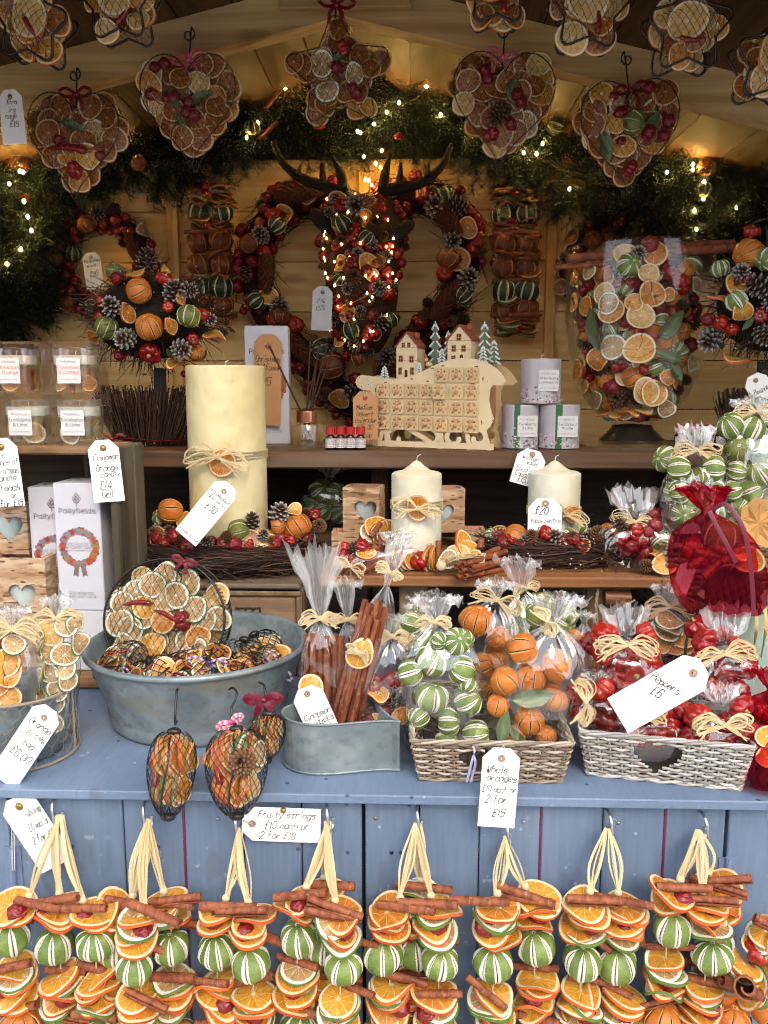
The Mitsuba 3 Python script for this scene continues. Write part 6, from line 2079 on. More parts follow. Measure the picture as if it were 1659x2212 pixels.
rC = met(83, Yt)
bk = pillar('tall wide cream pillar candle tied with raffia and an orange slice', bigP, rC, zc_top - bigP[2], CREAM)
raffia_band(bk, bigP, rC, at(495, 985, Yt - rC)[2] - bigP[2], met(66, .5), 5, (.004, -.012), met(31, .5), .05)
tag('white tag slanting up over the left table centre, reading large bespoke table centre', 484, 1062, .40, met(150, .42), met(57, .42), .70, [('lrg bespoke', -.45, .30, .17), ('table centre', -.45, .52, .17), ('£30', -.2, .92, .26), ('candle not inc', -.47, 2.15, .13)], tilt=.1, seed=6,
    cord=at(500, 1046, .43))
tag('white tag with brass pin on the crate front, reading Cinnamon and Orange candle £14 Gel', 223, 968, .333, met(135, .33), met(68, .33), -.07, [('Cinnamon', -.36, .38, .19), ('+', -.03, .50, .14), ('Orange', -.31, .73, .19), ('candle', -.19, .93, .18), ('£14', -.26, 1.30, .25), ('Gel', -.22, 1.58, .24)], brass=True, seed=7)
tag('white tag with brass pin on the left crate, cut by the left edge', 2, 966, .333, met(150, .33), met(72, .33), -.07, [('magic', -.42, .30, .19), ('essence of', -.46, .55, .19), ('christmas', -.40, .80, .19), ('candle', -.30, 1.02, .19), ('£10 each', -.46, 1.33, .20), ('or', .10, 1.55, .19), ('2 for £18', -.46, 1.82, .21)], brass=True, seed=8)

P2 = np.array([at(899, 1195, .475)[0], .475, ZM + .0005])
r2 = met(54, .475)
c2k = pillar('shorter ivory pillar candle on the middle shelf, orange slice tied on its front', P2, r2, at(899, 994, .475)[2] - P2[2], IVORY, True, group='ivory pillar candles with rounded peaks')
raffia_band(c2k, P2, r2, at(899, 1097, .42)[2] - P2[2], met(50, .42), 9, (.0, .0), met(28, .42), .05)
Y3 = .53
P3 = np.array([at(1193, 1190, Y3)[0], Y3, ZM + .0005])
r3 = met(55, Y3)
c3k = pillar('ivory pillar candle at the right of the middle shelf, behind its price tag', P3, r3, at(1193, 994, Y3)[2] - P3[2], IVORY, True, group='ivory pillar candles with rounded peaks')
raffia_band(c3k, P3, r3, at(1193, 1112, .47)[2] - P3[2], met(44, .47), 10, (.01, .0), met(20, .47), .35)
tag('white tag before the right ivory candle, £20 table centre price for christmas', 1178, 1088, .455, met(92, .455), met(72, .455), .0, [('£20', -.30, .30, .22), ('table centre', -.44, .58, .14), ('price', -.2, .80, .14), ('for christmas', -.44, 1.02, .14)], seed=11, cord=at(1178, 1070, .47))

fr = thing('fruit_ring', 'ring of upright dried slices and a red pepper round the foot of the shorter candle', 'candle ring')
for u, v, kind, r, ax in ((868, 1212, 'lime_slice', 27, .9), (880, 1210, 'orange_slice', 28, .8), (889, 1208, 'orange_slice', 26, 1.0), (926, 1205, 'orange_slice', 30, 1.1), (934, 1206, 'lime_slice', 28, .85), (939, 1207, 'orange_slice', 28, .9), (858, 1206, 'orange_slice', 24, .7)):
    p = at(u, v, .405)
    p[2] = max(p[2], ZM + met(r, .405) * .98)
    piece(kind, fr, p, met(r, .405), (1, -.42 + .1 * rng.normal(), .1))
piece('red_pepper', fr, at(906, 1212, .40), met(24, .40), (-.5, -.4, .8))
stick(fr, at(947, 1240, .40), at(947, 1168, .405), met(7, .4))
stick(fr, at(861, 1240, .42), at(857, 1190, .43), met(6, .4))


def birch_box(label, u0, u1, v0, v1, Y, yaw=0.0, base=None, depth=None, heart=(.5, .5, .36), group='birch bark planters with heart windows', htw=None):
    k = thing('birch_box', label, 'planter', group)
    w = met(u1 - u0, Y)
    P = at((u0 + u1) / 2, v1, Y)
    if base is not None:
        P[2] = base
    h = at((u0 + u1) / 2, v0, Y)[2] - P[2]
    d = depth or w * .95
    R = faceR(0, 0, yaw)
    hp_ = heart_pts(40, w * heart[2] * 1.25, w * heart[2] * 1.2) + [w * (heart[0] - .5), h * heart[1]]
    front = sbox(-w / 2, 0, w / 2, h).difference(Polygon(hp_))
    tw = .005
    put('front_panel', plain(extrude(front, tw), 'mat_bark'), k, X(P + R @ [0, 0, -tw], R))
    for s in (-1, 1):
        x0 = s * w / 2 - (tw if s > 0 else 0)
        put('side_panel', plain(boxm(x0, x0 + tw, 0, h, -d, -tw - .0003), 'mat_bark'), k, X(P, R))
    put('back_panel', plain(boxm(-w / 2 + tw, w / 2 - tw, 0, h, -d, -d + tw), 'mat_bark'), k, X(P, R))
    put('floor', plain(boxm(-w / 2 + tw, w / 2 - tw, 0.001, .005, -d + tw, -tw), 'mat_bark'), k, X(P, R))
    iv = w / 2 - tw - .0006
    fr_ = sbox(-iv, .005, iv, h + .001).difference(Polygon(hp_))
    mb = MB()
    lt = .002
    for x in (-iv, iv - lt):
        mb.add(boxm(x, x + lt, .0055, h + .001, -d + tw + .0012, -tw - .0008), S(226, 164, 140))
    mb.add(boxm(-iv + lt, iv - lt, .0055, h + .001, -d + tw + .0005, -d + tw + .0025), S(226, 164, 140))
    mb.put('lining', k, smooth=False, xf=X(P, R))
    put('glass_cup', solid(move(lathe([(0, .012), (w * .36, .012), (w * .36, h * .86), (w * .33, h * .86), (w * .33, .02), (0, .02)], 28), X((0, 0, -d / 2)) @ X(R=rotx(-PI / 2))), S(206, 222, 222), 'mat_satin', True), k, X(P, R))
    return k


birch_box('birch bark planter upper left, partly behind the left edge tag', -45, 65, 1088, 1197, .415, .0, depth=.07, heart=(.62, .48, .46))
birch_box('birch bark planter lower left, largest heart window, in front of the gift boxes', -38, 108, 1206, 1345, .352, .0, base=ZC + .027, heart=(.62, .66, .34), depth=.10)
birch_box('birch bark planter left of the shorter ivory candle, heart window in full view', 740, 820, 1054, 1150, .60, -.12, heart=(.62, .46, .50))
birch_box('low birch bark planter under the left heart planter', 716, 775, 1150, 1196, .58, .0, heart=(.80, .3, .3))
birch_box('reddish birch bark planter half hidden to the right of the shorter candle', 934, 1004, 1056, 1150, .60, .12, heart=(.35, .42, .5))
birch_box('low birch bark planter right of the cinnamon bundle', 985, 1048, 1146, 1196, .60, .0, heart=(.8, .3, .3))
TR = [('dried_orange', 1111, 1160, 28), ('frosted_cone', 1075, 1166, 22), ('pine_cone', 1155, 1180, 24), ('dried_lime', 1224, 1168, 28), ('red_pepper', 1107, 1195, 15), ('berry', 1203, 1188, 16), ('berry', 1085, 1178, 15), ('frosted_cone', 1275, 1163, 22), ('dried_orange', 1309, 1158, 27), ('berry', 1302, 1184, 16),
      ('pine_cone', 1266, 1180, 14), ('pine_cone', 1151, 1204, 12), ('dried_lime', 1060, 1158, 17), ('dried_lime', 1248, 1142, 22, 'back'), ('pine_cone', 1322, 1186, 12), ('berry', 1070, 1192, 13), ('frosted_cone', 1335, 1172, 16), ('berry', 1180, 1198, 11)]
table_centre('twig table centre with limes, oranges and cones around the right ivory candle', 1195, 1210, 160, Y3 - .02, ZM + .001, TR, .030, sq=.70, n=800, tip=S(230, 220, 190))

cb = thing('cinnamon_bundle', 'bundle of cinnamon sticks tied with raffia and citrus slices, jutting over the middle shelf edge', 'cinnamon bundle')
for i, (u, v) in enumerate(((1000, 1221), (985, 1222), (1014, 1234), (996, 1233), (986, 1248), (1005, 1246), (1016, 1226))):
    a = at(u, v, .335)
    b = a + np.array([.085, .085, .012 * (1 - i / 4)])
    b[2] = max(b[2], ZM + .012 + .006 * (i % 2))
    if a[2] < ZM + .008:
        b[2] = ZM + .010
        a = a + [0, .0, .0]
    stick(cb, a, b + rng.normal(size=3) * .004, met(8, .34))
mb = MB()
for i in range(7):
    a = at(955, 1222, .36) + rng.normal(size=3) * .004
    mb.add(tube(curve([a, at(990, 1205, .35) + rng.normal(size=3) * .005, at(1040, 1195, .36) + rng.normal(size=3) * .006], 8), .0018, 4, .4), RAFFIA * rng.uniform(.85, 1.1))
t = np.linspace(0, 2 * PI, 20, endpoint=False)
q = at(1040, 1222, .385)
for i in range(3):
    mb.add(tube(np.stack([q[0] + .003 * i + .004 * np.cos(t), q[1] + .020 * np.cos(t), q[2] + .022 * np.sin(t)], 1), .0018, 4, .5, True), RAFFIA)
mb.add(move(vf_of(trimesh.creation.icosphere(2, .009)), X(at(953, 1222, .355))), RAFFIA)
mb.put('raffia_tie', cb)
for u, v, kind, r, Y_, n in ((968, 1208, 'lime_slice', 22, .37, (-.3, -1, .5)), (990, 1196, 'lemon_slice', 26, .385, (.2, -1, .9)), (1012, 1187, 'orange_slice', 26, .40, (.5, -.8, .7)), (1000, 1172, 'orange_slice', 30, .41, (.9, -.7, .2)), (1003, 1196, 'orange_slice', 24, .39, (.1, -.5, 1)), (1022, 1205, 'orange_slice', 24, .375, (.1, -.4, 1)), (1012, 1222, 'orange_slice', 20, .37, (0, -.3, 1))):
    piece(kind, cb, at(u, v, Y_), met(r, Y_), n)
stick(cb, at(1035, 1185, .40), at(1040, 1165, .41), met(8, .4))
for i, (u, v, kind, r) in enumerate(((812, 1138, 'orange_slice', 26), (800, 1150, 'lime_slice', 25), (822, 1152, 'orange_slice', 28), (830, 1150, 'lime_slice', 27), (838, 1148, 'orange_slice', 28))):
    if i == 0:
        sb = thing('slice_bundle', 'small bundle of citrus slices and cinnamon between the heart planter and the candle', 'fruit bundle')
    p = at(u, v, .50)
    piece(kind, sb, p, met(r, .5), (.8 if u > 815 else .1, -.8, .5 if u < 815 else .1))
stick(sb, at(800, 1160, .46), at(822, 1130, .48), met(7, .47))
for u in (806, 818, 834):
    stick(sb, at(u, 1194, .48), at(u + 4, 1160, .49), met(7, .47))

# ------------------------------------------------------------------ the goods on the counter
tb = thing('zinc_tub', 'large round zinc tub with a side handle, full of netted hearts', 'tub')
TC_, TR_, TB_, THh = np.array([at(430, 1450, .245)[0], .245, ZC + .0005]), .172, .138, .118
t2 = [(0, 0), (TB_, 0), (TB_ + .004, .006), (TB_ + .007, .022), (TB_ + .005, .026), (TR_, THh - .004), (TR_ + .006, THh - .002), (TR_ + .008, THh + .003), (TR_ + .004, THh + .008), (TR_ - .002, THh + .005), (TR_ - .003, THh - .004), (TB_ + .002, .024), (0, .010)]
put('pail', plain(lathe(t2, 72), 'mat_zinc', True), tb, X(TC_))
hd = [at(u, v, Y) for u, v, Y in ((235, 1455, .20), (205, 1440, .205), (180, 1410, .21), (160, 1375, .22), (168, 1385, .27), (185, 1400, .29), (222, 1420, .30))]
put('handle', plain(tube(curve(hd, 30), .0055, 8), 'mat_zinc', True), tb)
hd = [at(u, v, Y) for u, v, Y in ((640, 1365, .34), (650, 1345, .38), (662, 1325, .42), (668, 1335, .40))]
put('handle', plain(tube(curve(hd, 16), .0045, 8), 'mat_zinc', True), tb)

dR = faceR(.05, .22)
dP = at(364, 1337, .285)
rD = met(133, .285)
circ = Polygon(np.stack([rD * np.cos(np.linspace(0, 2 * PI, 64)[:-1]), rD * np.sin(np.linspace(0, 2 * PI, 64)[:-1])], 1))
dsp = [('orange_slice', (u - 364) * rD / 133, (1337 - v) * rD / 133, r * rD / 133, 0) for u, v, r in ((318, 1312, 28), (362, 1340, 28), (342, 1397, 31), (440, 1372, 28), (430, 1410, 26), (385, 1440, 26))] + \
      [('lime_slice', (u - 364) * rD / 133, (1337 - v) * rD / 133, r * rD / 133, 0) for u, v, r in ((295, 1280, 30), (330, 1262, 30), (385, 1282, 30), (425, 1310, 32), (445, 1335, 32), (265, 1350, 34), (290, 1365, 30), (275, 1400, 28), (322, 1330, 30), (310, 1420, 30), (350, 1440, 30), (270, 1310, 30), (350, 1295, 32))] + \
      [('red_pepper', .0, 0, 0, 0)]
dsp = [d for d in dsp if d[3] > 0]
dk2 = cage('big round wire cage of lime and orange slices standing in the zinc tub', circ, dP, dR, .05, 30, {'lime_slice': (3, (.022, .025)), 'lemon_slice': (1, (.02, .024))}, None, None, net=.0100, rim=.0020, name='wire_cage', special=[], netr=.0005)
for kind, x, y, r, _ in sorted(dsp, key=lambda d: d[0] != 'lime_slice'):
    p = dP + dR @ [x, y, .017 + (.007 if kind == 'orange_slice' else rng.uniform(-.004, .003))]
    piece(kind, dk2, p, r, dR @ [0, 0, 1.0], tilt=.12)
piece('red_pepper', dk2, dP + dR @ [.030, .0, .022], .017, dR @ [1, .2, .3])
for x, y, a in ((-.05, .02, 1.6), (.02, -.06, -.6), (.0, .004, 1.1)):
    put('chilli', KIND['chilli'][0], dk2, X(dP + dR @ [x, y, .024], dR @ rotz(a), .026))
mb = MB()
for s in np.linspace(0, 2 * PI, 90, endpoint=False):
    c, d = np.array([math.cos(s), math.sin(s)]), np.array([math.cos(s + .05), math.sin(s + .05)])
    mb.add(tube([[*(c * rD), .025], [*(d * rD), -.025]], .0006, 3), (.012, .011, .01))
    mb.add(tube([[*(d * rD), .025], [*(c * rD), -.025]], .0006, 3), (.012, .011, .01))
mb.put('side_net', dk2, 'mat_satin', False, X(dP, dR))
cr = [at(u, v, .275) for u, v in ((395, 1225), (388, 1222), (386, 1229), (393, 1234), (401, 1228), (400, 1216), (390, 1212), (380, 1222), (386, 1236), (392, 1250), (384, 1268))]
put('hook', solid(tube(curve(cr, 40), .0012, 6), S(24, 22, 22), 'mat_satin', True), dk2)
ribbon_bow(met(26, .27), S(128, 22, 46), met(5, .27), 4).put('bow', dk2, 'mat_satin', True, X(at(398, 1212, .268), faceR(.3)))

PURP, WHT, PINK = S(120, 70, 150), S(232, 220, 238), S(222, 70, 130)


def net_heart(label, P, R, rad, n, hook=None, bow=None, seed=0, group=None, dens=16, edge=True, coneat=None, faces=False, netr=.00055):
    """A three-dimensional heart shaped net cage with slices packed on edge."""
    k = thing('netted_heart', label, 'hanging decoration', group)
    rx, ry, rz = rad

    def surf(t, ph):
        z = 1 - 2 * t
        w = math.sqrt(max(0.0, 1 - z * z)) * (1.0 + .18 * z) * (1 - .10 * math.exp(-((z - 1) / .3) ** 2))
        cleft = .16 * max(0, z - .35) * math.cos(2 * ph)
        return np.array([rx * w * math.cos(ph) * (1 + cleft), ry * w * math.sin(ph), rz * (z - .18 * math.exp(-(math.cos(ph) * w / .35) ** 2) * max(0, z))])
    R3 = R @ rotx(-PI / 2)
    M_ = X(P, R3)
    blob_net(MB(), surf, dens, netr, .8).put('net', k, 'mat_satin', False, M_)
    mb = MB()
    for ph in (PI * 1.5,):
        t = np.linspace(.03, .97, 26)
        mb.add(tube(np.array([surf(x, ph + .15 * math.sin(5 * x)) for x in t]) * 1.02, .0013, 5), (.014, .013, .012))
    for z0 in (.03, .975):
        mb.add(move(vf_of(trimesh.creation.icosphere(1, 1.0)), X(surf(z0, 0) * [0, 0, 1], s=(.010, .009, .006))), (.014, .013, .012))
    mb.put('seam', k, 'mat_satin', True, M_)
    g = np.random.default_rng(seed)
    xs_ = np.linspace(-.80, .80, n)
    for i, x in enumerate(xs_):
        h = math.sqrt(1 - x * x)
        for z in ((.34, -.34) if rz > 1.3 * rx else (.05,)):
            r_ = min(ry * 1.0, rz * .52) * (h * .98 if z > 0 else h * .80) if rz > 1.3 * rx else min(ry, rz) * h * .95
            if r_ < .006:
                continue
            q = np.array([x * rx * (.95 if z > 0 else .72), g.normal() * .003, z * rz * (1.0 if z > 0 else 1.0)])
            kind = ['orange_slice', 'orange_slice', 'lime_slice', 'lemon_slice'][int(g.integers(4))]
            nn = np.array([1, -.15 + .2 * g.normal(), .12 * g.normal() + .15 * x])
            if faces:
                kind = ['orange_slice', 'orange_slice', 'lime_slice', 'aged_slice'][int(g.integers(4))]
                nn = np.array([x * 1.2 + .3 * g.normal(), -1, .5 * g.normal()])
                q = q + [0, -ry * .45 * h, g.normal() * rz * .3]
                r_ *= .72
            piece(kind, k, P + R3 @ q, r_, R3 @ nn)
    put('chilli', KIND['chilli'][0], k, X(P + R3 @ [-.66 * rx, -ry * .45, .05 * rz], R3 @ rotx(PI / 2) @ rotz(g.normal() * .2), min(.02, ry * .6)))
    if coneat is not None:
        piece('pine_cone', k, P + R3 @ np.asarray(coneat), .018, R3 @ [0, -1, 0])
    if hook is not None:
        put('hook', solid(tube(curve(hook, 26), .0017, 6), S(30, 29, 30), 'mat_satin', True), k)
    if bow is not None:
        col, chk, s, q, rl, w = bow
        ribbon_bow(s, col, w, seed, chk).put('bow', k, 'mat_satin', True, X(q, faceR(rl)))
    return k


zr_ = ZC + THh
hg = 'netted hearts hung over the front of the zinc tub'
Yq = -.035
P = at(370, 1668, Yq)
hk_ = [P + [.004, .02, .062], at(378, 1560, .035), at(381, 1500, .062), at(383, 1489, .072), at(384, 1490, .082)]
net_heart('long netted heart hung furthest left on the tub, no bow', P, faceR(0, .40), (met(54, Yq), .036, met(102, Yq)), 11, hk_, None, 3, hg, 20)
P = at(511, 1664, Yq)
hk_ = [P + [-.004, .02, .056], at(500, 1560, .03), at(500, 1530, .045), at(508, 1512, .055), at(511, 1495, .062), at(503, 1486, .075), at(495, 1489, .082)]
net_heart('netted heart with a pink gingham bow hung in the middle of the tub', P, faceR(-.06, .40), (met(70, Yq), .042, met(104, Yq)), 13, hk_, (PINK, S(244, 220, 230), met(32, .0), at(500, 1560, .005), -.5, .0042), 5, hg, 22, coneat=(.014, -.030, .012))
P = at(577, 1590, .035)
hk_ = [P + [0, .01, .035], at(572, 1530, .055), at(573, 1500, .062), at(570, 1480, .072), at(560, 1474, .085)]
net_heart('smaller netted heart with a dark red velvet bow hung right on the tub', P, faceR(.05, .35), (met(40, .03), .032, met(56, .03)), 9, hk_, (S(120, 20, 50), None, met(40, .05), at(570, 1511, .045), -.05, .0062), 6, hg, 18)
tn = [(268, 1442, .20, 1.3, .04, .030), (335, 1472, .16, .9, .036, .03), (395, 1462, .18, 1.7, .042, .034), (447, 1448, .20, .3, .040, .034), (520, 1432, .24, .1, .038, .034), (568, 1412, .27, -.5, .036, .03), (430, 1478, .150, 1.5, .036, .03), (535, 1462, .185, 1.2, .036, .028), (490, 1470, .165, 2.1, .034, .028), (580, 1444, .235, .8, .034, .028)]
wd = ['leftmost', 'second from the left', 'third from the left, at the front', 'fourth, upright with a purple gingham bow', 'rear right of the middle', 'furthest back at the right', 'front middle', 'front right', 'low in front between two others', 'rightmost']
for i, (u, v, Y, rl, a, b) in enumerate(tn):
    P = at(u, v, Y)
    bw = {0: (PURP, WHT, .020, P + [.02, -.03, -.005], .9, .0022), 3: (PURP, WHT, .030, at(450, 1432, .16), .1, .0026), 5: (PURP, WHT, .030, at(600, 1440, .20), .9, .0026), 2: (S(120, 20, 46), None, .022, at(405, 1470, .13), .4, .003)}.get(i)
    net_heart(f'small netted heart lying in the zinc tub, {wd[i]}', P, faceR(rl, .5), (a, b, a * 1.15), 7, None, bw, 20 + i, 'netted hearts lying inside the zinc tub', 14, faces=True, netr=.0008)
for i in range(9):
    a = i * 2 * PI / 9
    net_heart('netted heart in the lower layer of the zinc tub, mostly hidden', TC_ + [.055 * math.cos(a), .055 * math.sin(a) + .015, .052], faceR(a), (.04, .034, .046), 5, None, None, 40 + i, 'hidden lower hearts in the zinc tub', 10) if i in (0, 4, 6, 8) else None


# ---- cellophane bags
def cello(label, ub, vb, un, vn, w, Y, items, D=None, bow=(0, 0), bs=40, frill=.42, seed=0, base=None, fill=None, nfill=0, brl=0.0, cat='bag of fruit', group=None, nb=5, second=.6, lumps=.05, bowp=None, spread=.5, mat='mat_film', bowoff=-.012, name='cellophane_bag', tails=4, yaw=0.0, inset=1.0):
    """A tied clear bag: foot at ub, vb, knot at un, vn; items are (kind, u, v, r[, axis])."""
    k = thing(name, label, cat, group)
    B, N = at(ub, vb, Y), at(un, vn, Y)
    if base is not None:
        B[2] = max(B[2], base) if vb else base
    H = N[2] - B[2]
    W = met(w, Y)
    D = D or W * .62
    lean = (N[0] - B[0]) / H
    body_, frill_ = bag_film(W, D, H, seed=seed, frill=frill, lean=lean, lumps=lumps, spread=spread)
    put('film', plain(body_, mat, 30), k, X(B, rotz(yaw)))
    put('frill', plain(frill_, 'mat_frill' if mat == 'mat_film' else mat, 30), k, X(B, rotz(yaw)))
    for it in items:
        kind, u, v, r = it[:4]
        rr = met(r, Y - D / 2)
        flat = 'slice' in kind or kind == 'bay_leaf'
        yy = Y - D * .46 * inset + (rr if not flat else .004)
        p = at(u, v, yy)
        ax = it[4] if len(it) > 4 else None
        if flat:
            piece(kind, k, p, rr, ax if ax is not None else (rng.normal() * .25, -1, .3 + rng.normal() * .2), spin=it[5] if len(it) > 5 else None)
        elif kind == 'cinnamon_stick':
            pass
        else:
            piece(kind, k, p, rr, ax if ax is not None else rng.normal(size=3) + [0, -.2, .3])
        if not flat and rng.random() < second and D > rr * 3:
            piece(kind, k, p + [rng.normal() * .008, rr * 1.7, rng.normal() * .008], rr, rng.normal(size=3))
    if bow is not None:
        q = at(un + bow[0], vn + bow[1], Y + bowoff) if bowp is None else bowp
        raffia_bow(met(bs * 1.12, Y), nb + 2, seed + 3, tails + 1, w=.0014).put('raffia_bow', k, xf=X(q, faceR(brl)))
    return k


bkt = thing('zinc_bucket', 'zinc bucket wrapped in rusty chicken wire, holding bags of citrus slices', 'bucket')
bC = np.array([at(48, 1640, .095)[0], .095, ZC + .0005])
bR, bH = .070, .096
put('pail', plain(lathe([(0, 0.004), (bR - .010, .004), (bR, bH - .002), (bR + .002, bH), (bR - .001, bH + .001), (bR - .012, .007), (0, .007)], 56), 'mat_zinc', True), bkt, X(bC))
mb = MB()
RW = S(168, 156, 138)
wR = bR + .011
a = np.linspace(0, 2 * PI, 60, endpoint=False)
for z, rr in ((.0022, wR), (bH + .003, wR)):
    mb.add(tube(np.stack([rr * np.cos(a), rr * np.sin(a), z + 0 * a], 1), .0024, 6, closed=True, ref=(.01, .02, 1)), RW)
for s in np.linspace(0, 2 * PI, 7, endpoint=False):
    mb.add(tube([[wR * math.cos(s), wR * math.sin(s), .002], [wR * math.cos(s), wR * math.sin(s), bH + .003]], .0019, 6), RW)
nC, nR = 26, 6
for j in range(nR):
    for i in range(nC):
        z0 = .002 + bH * j / nR
        dz = bH / nR
        o = .5 * (j % 2)
        def cp(s, z):
            s = s * 2 * PI / nC
            return [(wR + .001) * math.cos(s), (wR + .001) * math.sin(s), z]
        mb.add(tube([cp(i + o, z0), cp(i + o, z0 + dz * .5)], .0007, 3), RW * .9)
        mb.add(tube([cp(i + o, z0 + dz * .5), cp(i + o + .5, z0 + dz)], .0006, 3), RW * .9)
        mb.add(tube([cp(i + o, z0 + dz * .5), cp(i + o - .5, z0 + dz)], .0006, 3), RW * .9)
mb.put('chicken_wire', bkt, 'mat_matte', True, X(bC))
sl = 'bags of citrus slices in the chicken wire bucket'
cello('clear bag of orange slices cut by the left edge, in the chicken wire bucket', 20, 1650, 22, 1345, 125, .085,
      [('orange_slice', 12, 1432, 34, (.1, -1, .1)), ('orange_slice', 18, 1455, 33, (.15, -1, .2)), ('orange_slice', 15, 1510, 32, (.1, -1, .5)), ('orange_slice', 2, 1540, 28, (0, -1, .3)), ('orange_slice', 22, 1528, 26, (.4, -1, .5)), ('lime_slice', 30, 1392, 26, (.3, -.6, .8)), ('red_pepper', 0, 1388, 16), ('orange_slice', 18, 1580, 30), ('orange_slice', -10, 1480, 30)],
      D=.05, bow=(10, 12), bs=58, seed=2, base=ZC + .012, frill=.12, group=sl, nb=7)
cello('clear bag of green rimmed lime slices, right hand one in the chicken wire bucket', 108, 1640, 121, 1328, 112, .10,
      [('lime_slice', 143, 1350, 30, (.4, -1, .6)), ('lemon_slice', 108, 1367, 33, (-.1, -1, .1)), ('lime_slice', 140, 1413, 30, (.2, -1, .05)), ('lime_slice', 112, 1410, 30, (.1, -1, .1)), ('lime_slice', 140, 1442, 26, (.1, -1, .3)), ('lime_slice', 145, 1470, 27, (.9, -.5, .5)), ('lime_slice', 85, 1470, 30, (-1, -.5, .2)),
       ('lime_slice', 118, 1520, 26, (.2, -1, .3)), ('lime_slice', 88, 1390, 28, (-1, -.45, .1)), ('lime_slice', 170, 1390, 30, (1, -.3, .2)), ('lime_slice', 95, 1440, 28, (-1, -.4, 0)), ('lime_slice', 125, 1490, 27, (.3, -1, .3)), ('lime_slice', 95, 1510, 27, (-.6, -.8, 0)), ('lime_slice', 160, 1350, 22, (1, -.6, .1)), ('lime_slice', 115, 1560, 26), ('lime_slice', 110, 1455, 27, (-.1, -1, .1))],
      D=.05, bow=(6, 4), bs=50, seed=5, base=ZC + .012, frill=.14, group=sl, nb=6)
tag('white tag slanting across the chicken wire bucket, reading Orange slices bag £6.00', 96, 1550, .002, met(205, .0), met(72, .0), .59, [('Orange', -.35, .40, .22), ('slices', -.22, .72, .22), ('bag', -.12, 1.10, .22), ('£6.00', -.34, 1.55, .25)], tilt=.12, seed=12, eye=S(170, 140, 120), cord=at(104, 1538, .03))

# ---- the heart shaped tin and its bags of cinnamon
tin = thing('zinc_tin', 'zinc heart shaped tin on the counter, full of bagged cinnamon sticks', 'tin')
tipd = math.atan2(-.052, .10)
hp2 = heart_pts(72, .145, .168)
hp2 = (np.column_stack([hp2, np.zeros(72)]) @ rotz(tipd + PI / 2).T)[:, :2]
tipi = int(np.argmin(heart_pts(72, .145, .168)[:, 1]))
want = onz(863, 1668, ZC)
off = want[:2] - hp2[tipi]
hp2 = hp2 + off
plan = Polygon(hp2)
hT = .074
outer = plan.difference(plan.buffer(-.0012))
vv, ff = extrude(outer, hT)
put('wall', plain((vv + [0, 0, ZC + .0005], ff), 'mat_zinc'), tin)
vv, ff = extrude(plan.buffer(-.0013), .002)
put('floor', plain((vv + [0, 0, ZC + .001], ff), 'mat_zinc'), tin)
for z, rr in ((ZC + hT + .0005, .0018), (ZC + .003, .0016)):
    ring = np.array(plan.buffer(.0004).exterior.coords)[:-1][::2]
    put('bead', plain(tube(np.column_stack([ring, np.full(len(ring), z)]), rr, 6, closed=True, ref=(.01, .02, 1)), 'mat_zinc', True), tin)
p = want
put('seam', plain(boxm(p[0] - .009, p[0] - .007, p[1] - .0005, p[1] + .004, ZC + .001, ZC + hT), 'mat_zinc'), tin)
cg = 'bags of cinnamon sticks in the heart shaped tin'


def sticks_in(k, pairs, Y, r):
    for (u0, v0, u1, v1, dy) in pairs:
        a = at(u0, v0, Y + dy)
        a[2] = max(a[2], ZC + .008)
        stick(k, a, at(u1, v1, Y + dy), met(r, Y))


k = cello('upright clear bag of cinnamon sticks at the left of the heart tin', 702, 1592, 692, 1338, 104, .13, [], D=.045, bow=(0, -4), bs=38, seed=7, base=ZC + .005, frill=.62, group=cg, lumps=.02, spread=1.0)
sticks_in(k, [(664, 1590, 662, 1372, 0), (678, 1592, 677, 1368, -.010), (692, 1592, 692, 1370, .0), (706, 1592, 706, 1373, -.010), (720, 1592, 722, 1370, 0), (734, 1592, 736, 1376, -.004), (684, 1592, 685, 1372, .014), (714, 1592, 712, 1372, .014)], .13, 8)
k = cello('clear bag of dark cinnamon sticks standing behind, second in the heart tin', 775, 1570, 752, 1338, 76, .185, [], D=.04, bow=(0, -2), bs=34, seed=8, base=ZC + .005, frill=.38, group=cg, lumps=.02, spread=.9)
sticks_in(k, [(752, 1570, 752, 1376, 0), (766, 1570, 765, 1372, -.008), (780, 1570, 778, 1374, 0), (792, 1570, 790, 1380, -.006)], .185, 8)
k = cello('clear bag of long cinnamon sticks leaning right, orange slice tied on its front', 738, 1590, 836, 1262, 92, .115, [], D=.04, bow=(6, -28), bs=26, seed=9, base=ZC + .005, frill=.30, group=cg, lumps=.015, brl=.5, spread=.25)
for i in range(6):
    o = i * 12 - 30
    sticks_in(k, [(742 + o, 1585 - abs(o) * .2, 812 + o * .75, 1296 + (i % 3) * 8, -.008 * (i % 2))], .11, 8)
sticks_in(k, [(730, 1585, 800, 1330, -.018), (752, 1590, 815, 1340, -.018)], .11, 8)
piece('orange_slice', k, at(778, 1413, .082), met(34, .08), (-.1, -1, .1))
raffia_bow(met(30, .08), 5, 2, 6).put('raffia_bow', k, xf=X(at(776, 1408, .076), faceR(.5)))
